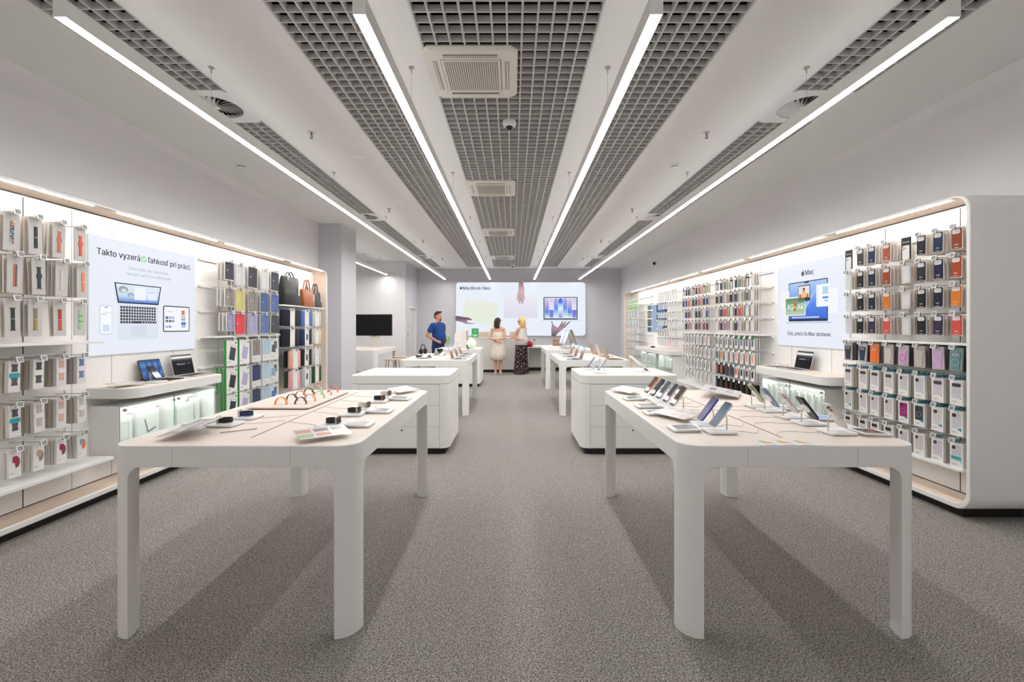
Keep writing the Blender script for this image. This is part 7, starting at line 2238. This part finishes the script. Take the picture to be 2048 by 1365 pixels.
# screen-left arm rests on the counter, the other hand sits on the hip
chain(m, [(0.175, 0.01, 1.32), (0.225, -0.10, 1.09), (0.17, 0.10, 1.02)], [0.046, 0.038, 0.026])
hand(m, (0.17, 0.105, 1.02), (-0.75, 0.6, -0.05), (-0.5, -0.8, 0), 1, 0.4, 0.9)
chain(m, [(-0.175, 0.01, 1.32), (-0.17, -0.19, 1.12), (0.0, -0.33, 1.095)], [0.046, 0.038, 0.026])
hand(m, (0.0, -0.335, 1.095), (0.8, -0.45, -0.2), (0, 0, -1), -1, 0.35, 0.9)
fuse(m, 'body', SKIN, t, 0.0065)
mh = Matrix.Translation((0, -0.01, HZ)) @ Matrix.Rotation(R(34), 4, 'Z')
facebits(t, mh)
s = MB()
s.loft(cloth_tube([(0, 0, 0.86, 0.195, 0.185, 0.9), (0, 0, 1.0, 0.175, 0.16, 0.5), (0, 0, 1.10, 0.158, 0.145, 0.3), (0, 0, 1.24, 0.158, 0.14, 0.0), (0, 0, 1.32, 0.135, 0.11, 0.0), (0, 0.005, 1.375, 0.09, 0.08, 0.0)], 7, 0.03), caps=False)
d_ = s.build('sleeveless_top', mat('#d5d2cf', 0.8), t, smooth=70)
so = d_.modifiers.new('thickness', 'SOLIDIFY'); so.thickness = 0.004
for s_ in (-1, 1):
    s = MB()
    s.loft(cloth_tube([(s_ * 0.11, -0.01, 0.03, 0.145, 0.15, 1.0), (s_ * 0.105, -0.01, 0.3, 0.128, 0.135, 0.8), (s_ * 0.10, -0.005, 0.6, 0.115, 0.13, 0.4), (s_ * 0.085, 0, 0.85, 0.105, 0.145, 0.1), (s_ * 0.075, 0, 0.93, 0.09, 0.13, 0)], 7, 0.05, phase=s_), caps=True)
    s.build('trouser_leg', TROU, t, smooth=70)
s = MB()
s.ell((0, 0.025, 0.045), (0.094, 0.102, 0.088), 20, 12, mh)
for k in range(13):
    a = R(-105 + 17.5 * k)
    x_, y_ = 0.088 * math.sin(a), 0.02 + 0.085 * math.cos(a)
    p0 = mh @ Vector((x_, y_, 0.03)); p1 = mh @ Vector((x_ * 1.12, y_ * 1.05, -0.06)); p2 = mh @ Vector((x_ * (1.2 if k % 2 else 1.02), y_ * 1.15, -0.155 - 0.02 * (k % 2)))
    cap(s, p0, p1, 0.03, 0.024 + 0.008 * (k % 2)); cap(s, p1, p2, 0.026, 0.01)
fuse(s, 'hair', mat('#d9b876', 0.7, noise=0.18, nscale=45), t, 0.008, 2)
g_ = MB()
for s_ in (-1, 1): g_.ell((s_ * 0.032, -0.098, 0.002), (0.024, 0.004, 0.02), 14, 6, mh)
g_.tube([(-0.078, 0.0, 0.005), (-0.06, -0.09, 0.005), (0.06, -0.09, 0.005), (0.078, 0.0, 0.005)], 0.003, 6, mh)
g_.build('glasses', mat('#1a1716', 0.15), t, smooth=60)
for s_ in (-1, 1):
    sh = MB()
    cap(sh, (s_ * 0.10, 0.055, 0.035), (s_ * 0.115, -0.17, 0.033), 0.042, 0.036)
    fuse(sh, 'shoe', mat('#2b2a2d', 0.6), t, 0.007, 2)
    MB().slab([(s_ * 0.108 + 0.047 * math.cos(2 * PI * k / 20), -0.06 + 0.155 * math.sin(2 * PI * k / 20)) for k in range(20)], 0.0, 0.018).build('sole', mat('#e0d9cf', 0.6), t)
s = MB()
s.loft(cloth_tube([(0, 0, 0.74, 0.17, 0.15, 0.2), (0, 0, 0.85, 0.175, 0.15, 0.1), (0, 0, 0.93, 0.155, 0.13, 0.0)], 7, 0.03))
s.build('trouser_seat', TROU, t, smooth=70)
# her bag on a strap, hanging at the hip on screen right
tb_ = thing('shoulder_bag', 'small red shoulder bag on a thin black strap at the blonde woman\'s hip', 'handbag', (0.25, 13.36, 0), R(230))
b_ = MB()
b_.loft([[(y * 1.0 - 0.10, x + 0.235, z) for x, y in rrect(-0.075 * k, 0.075 * k, -0.04 * k, 0.04 * k, 0.025, 4)] for z, k in ((0.80, 0.8), (0.82, 1.05), (0.90, 1.1), (0.95, 0.95), (0.965, 0.6))])
b_.build('bag_body', mat('#a5163a', 0.25), tb_, smooth=60)
MB().tube([(-0.10, 0.235, 0.96), (-0.08, 0.19, 1.05), (-0.03, 0.168, 1.2), (0.05, 0.125, 1.33), (0.09, 0.03, 1.40), (0.06, -0.09, 1.35), (-0.06, -0.165, 1.18), (-0.185, -0.08, 1.05), (-0.17, 0.12, 0.98), (-0.11, 0.22, 0.955)], 0.005, 6).build('strap', BLACK, tb_, smooth=60)
# end
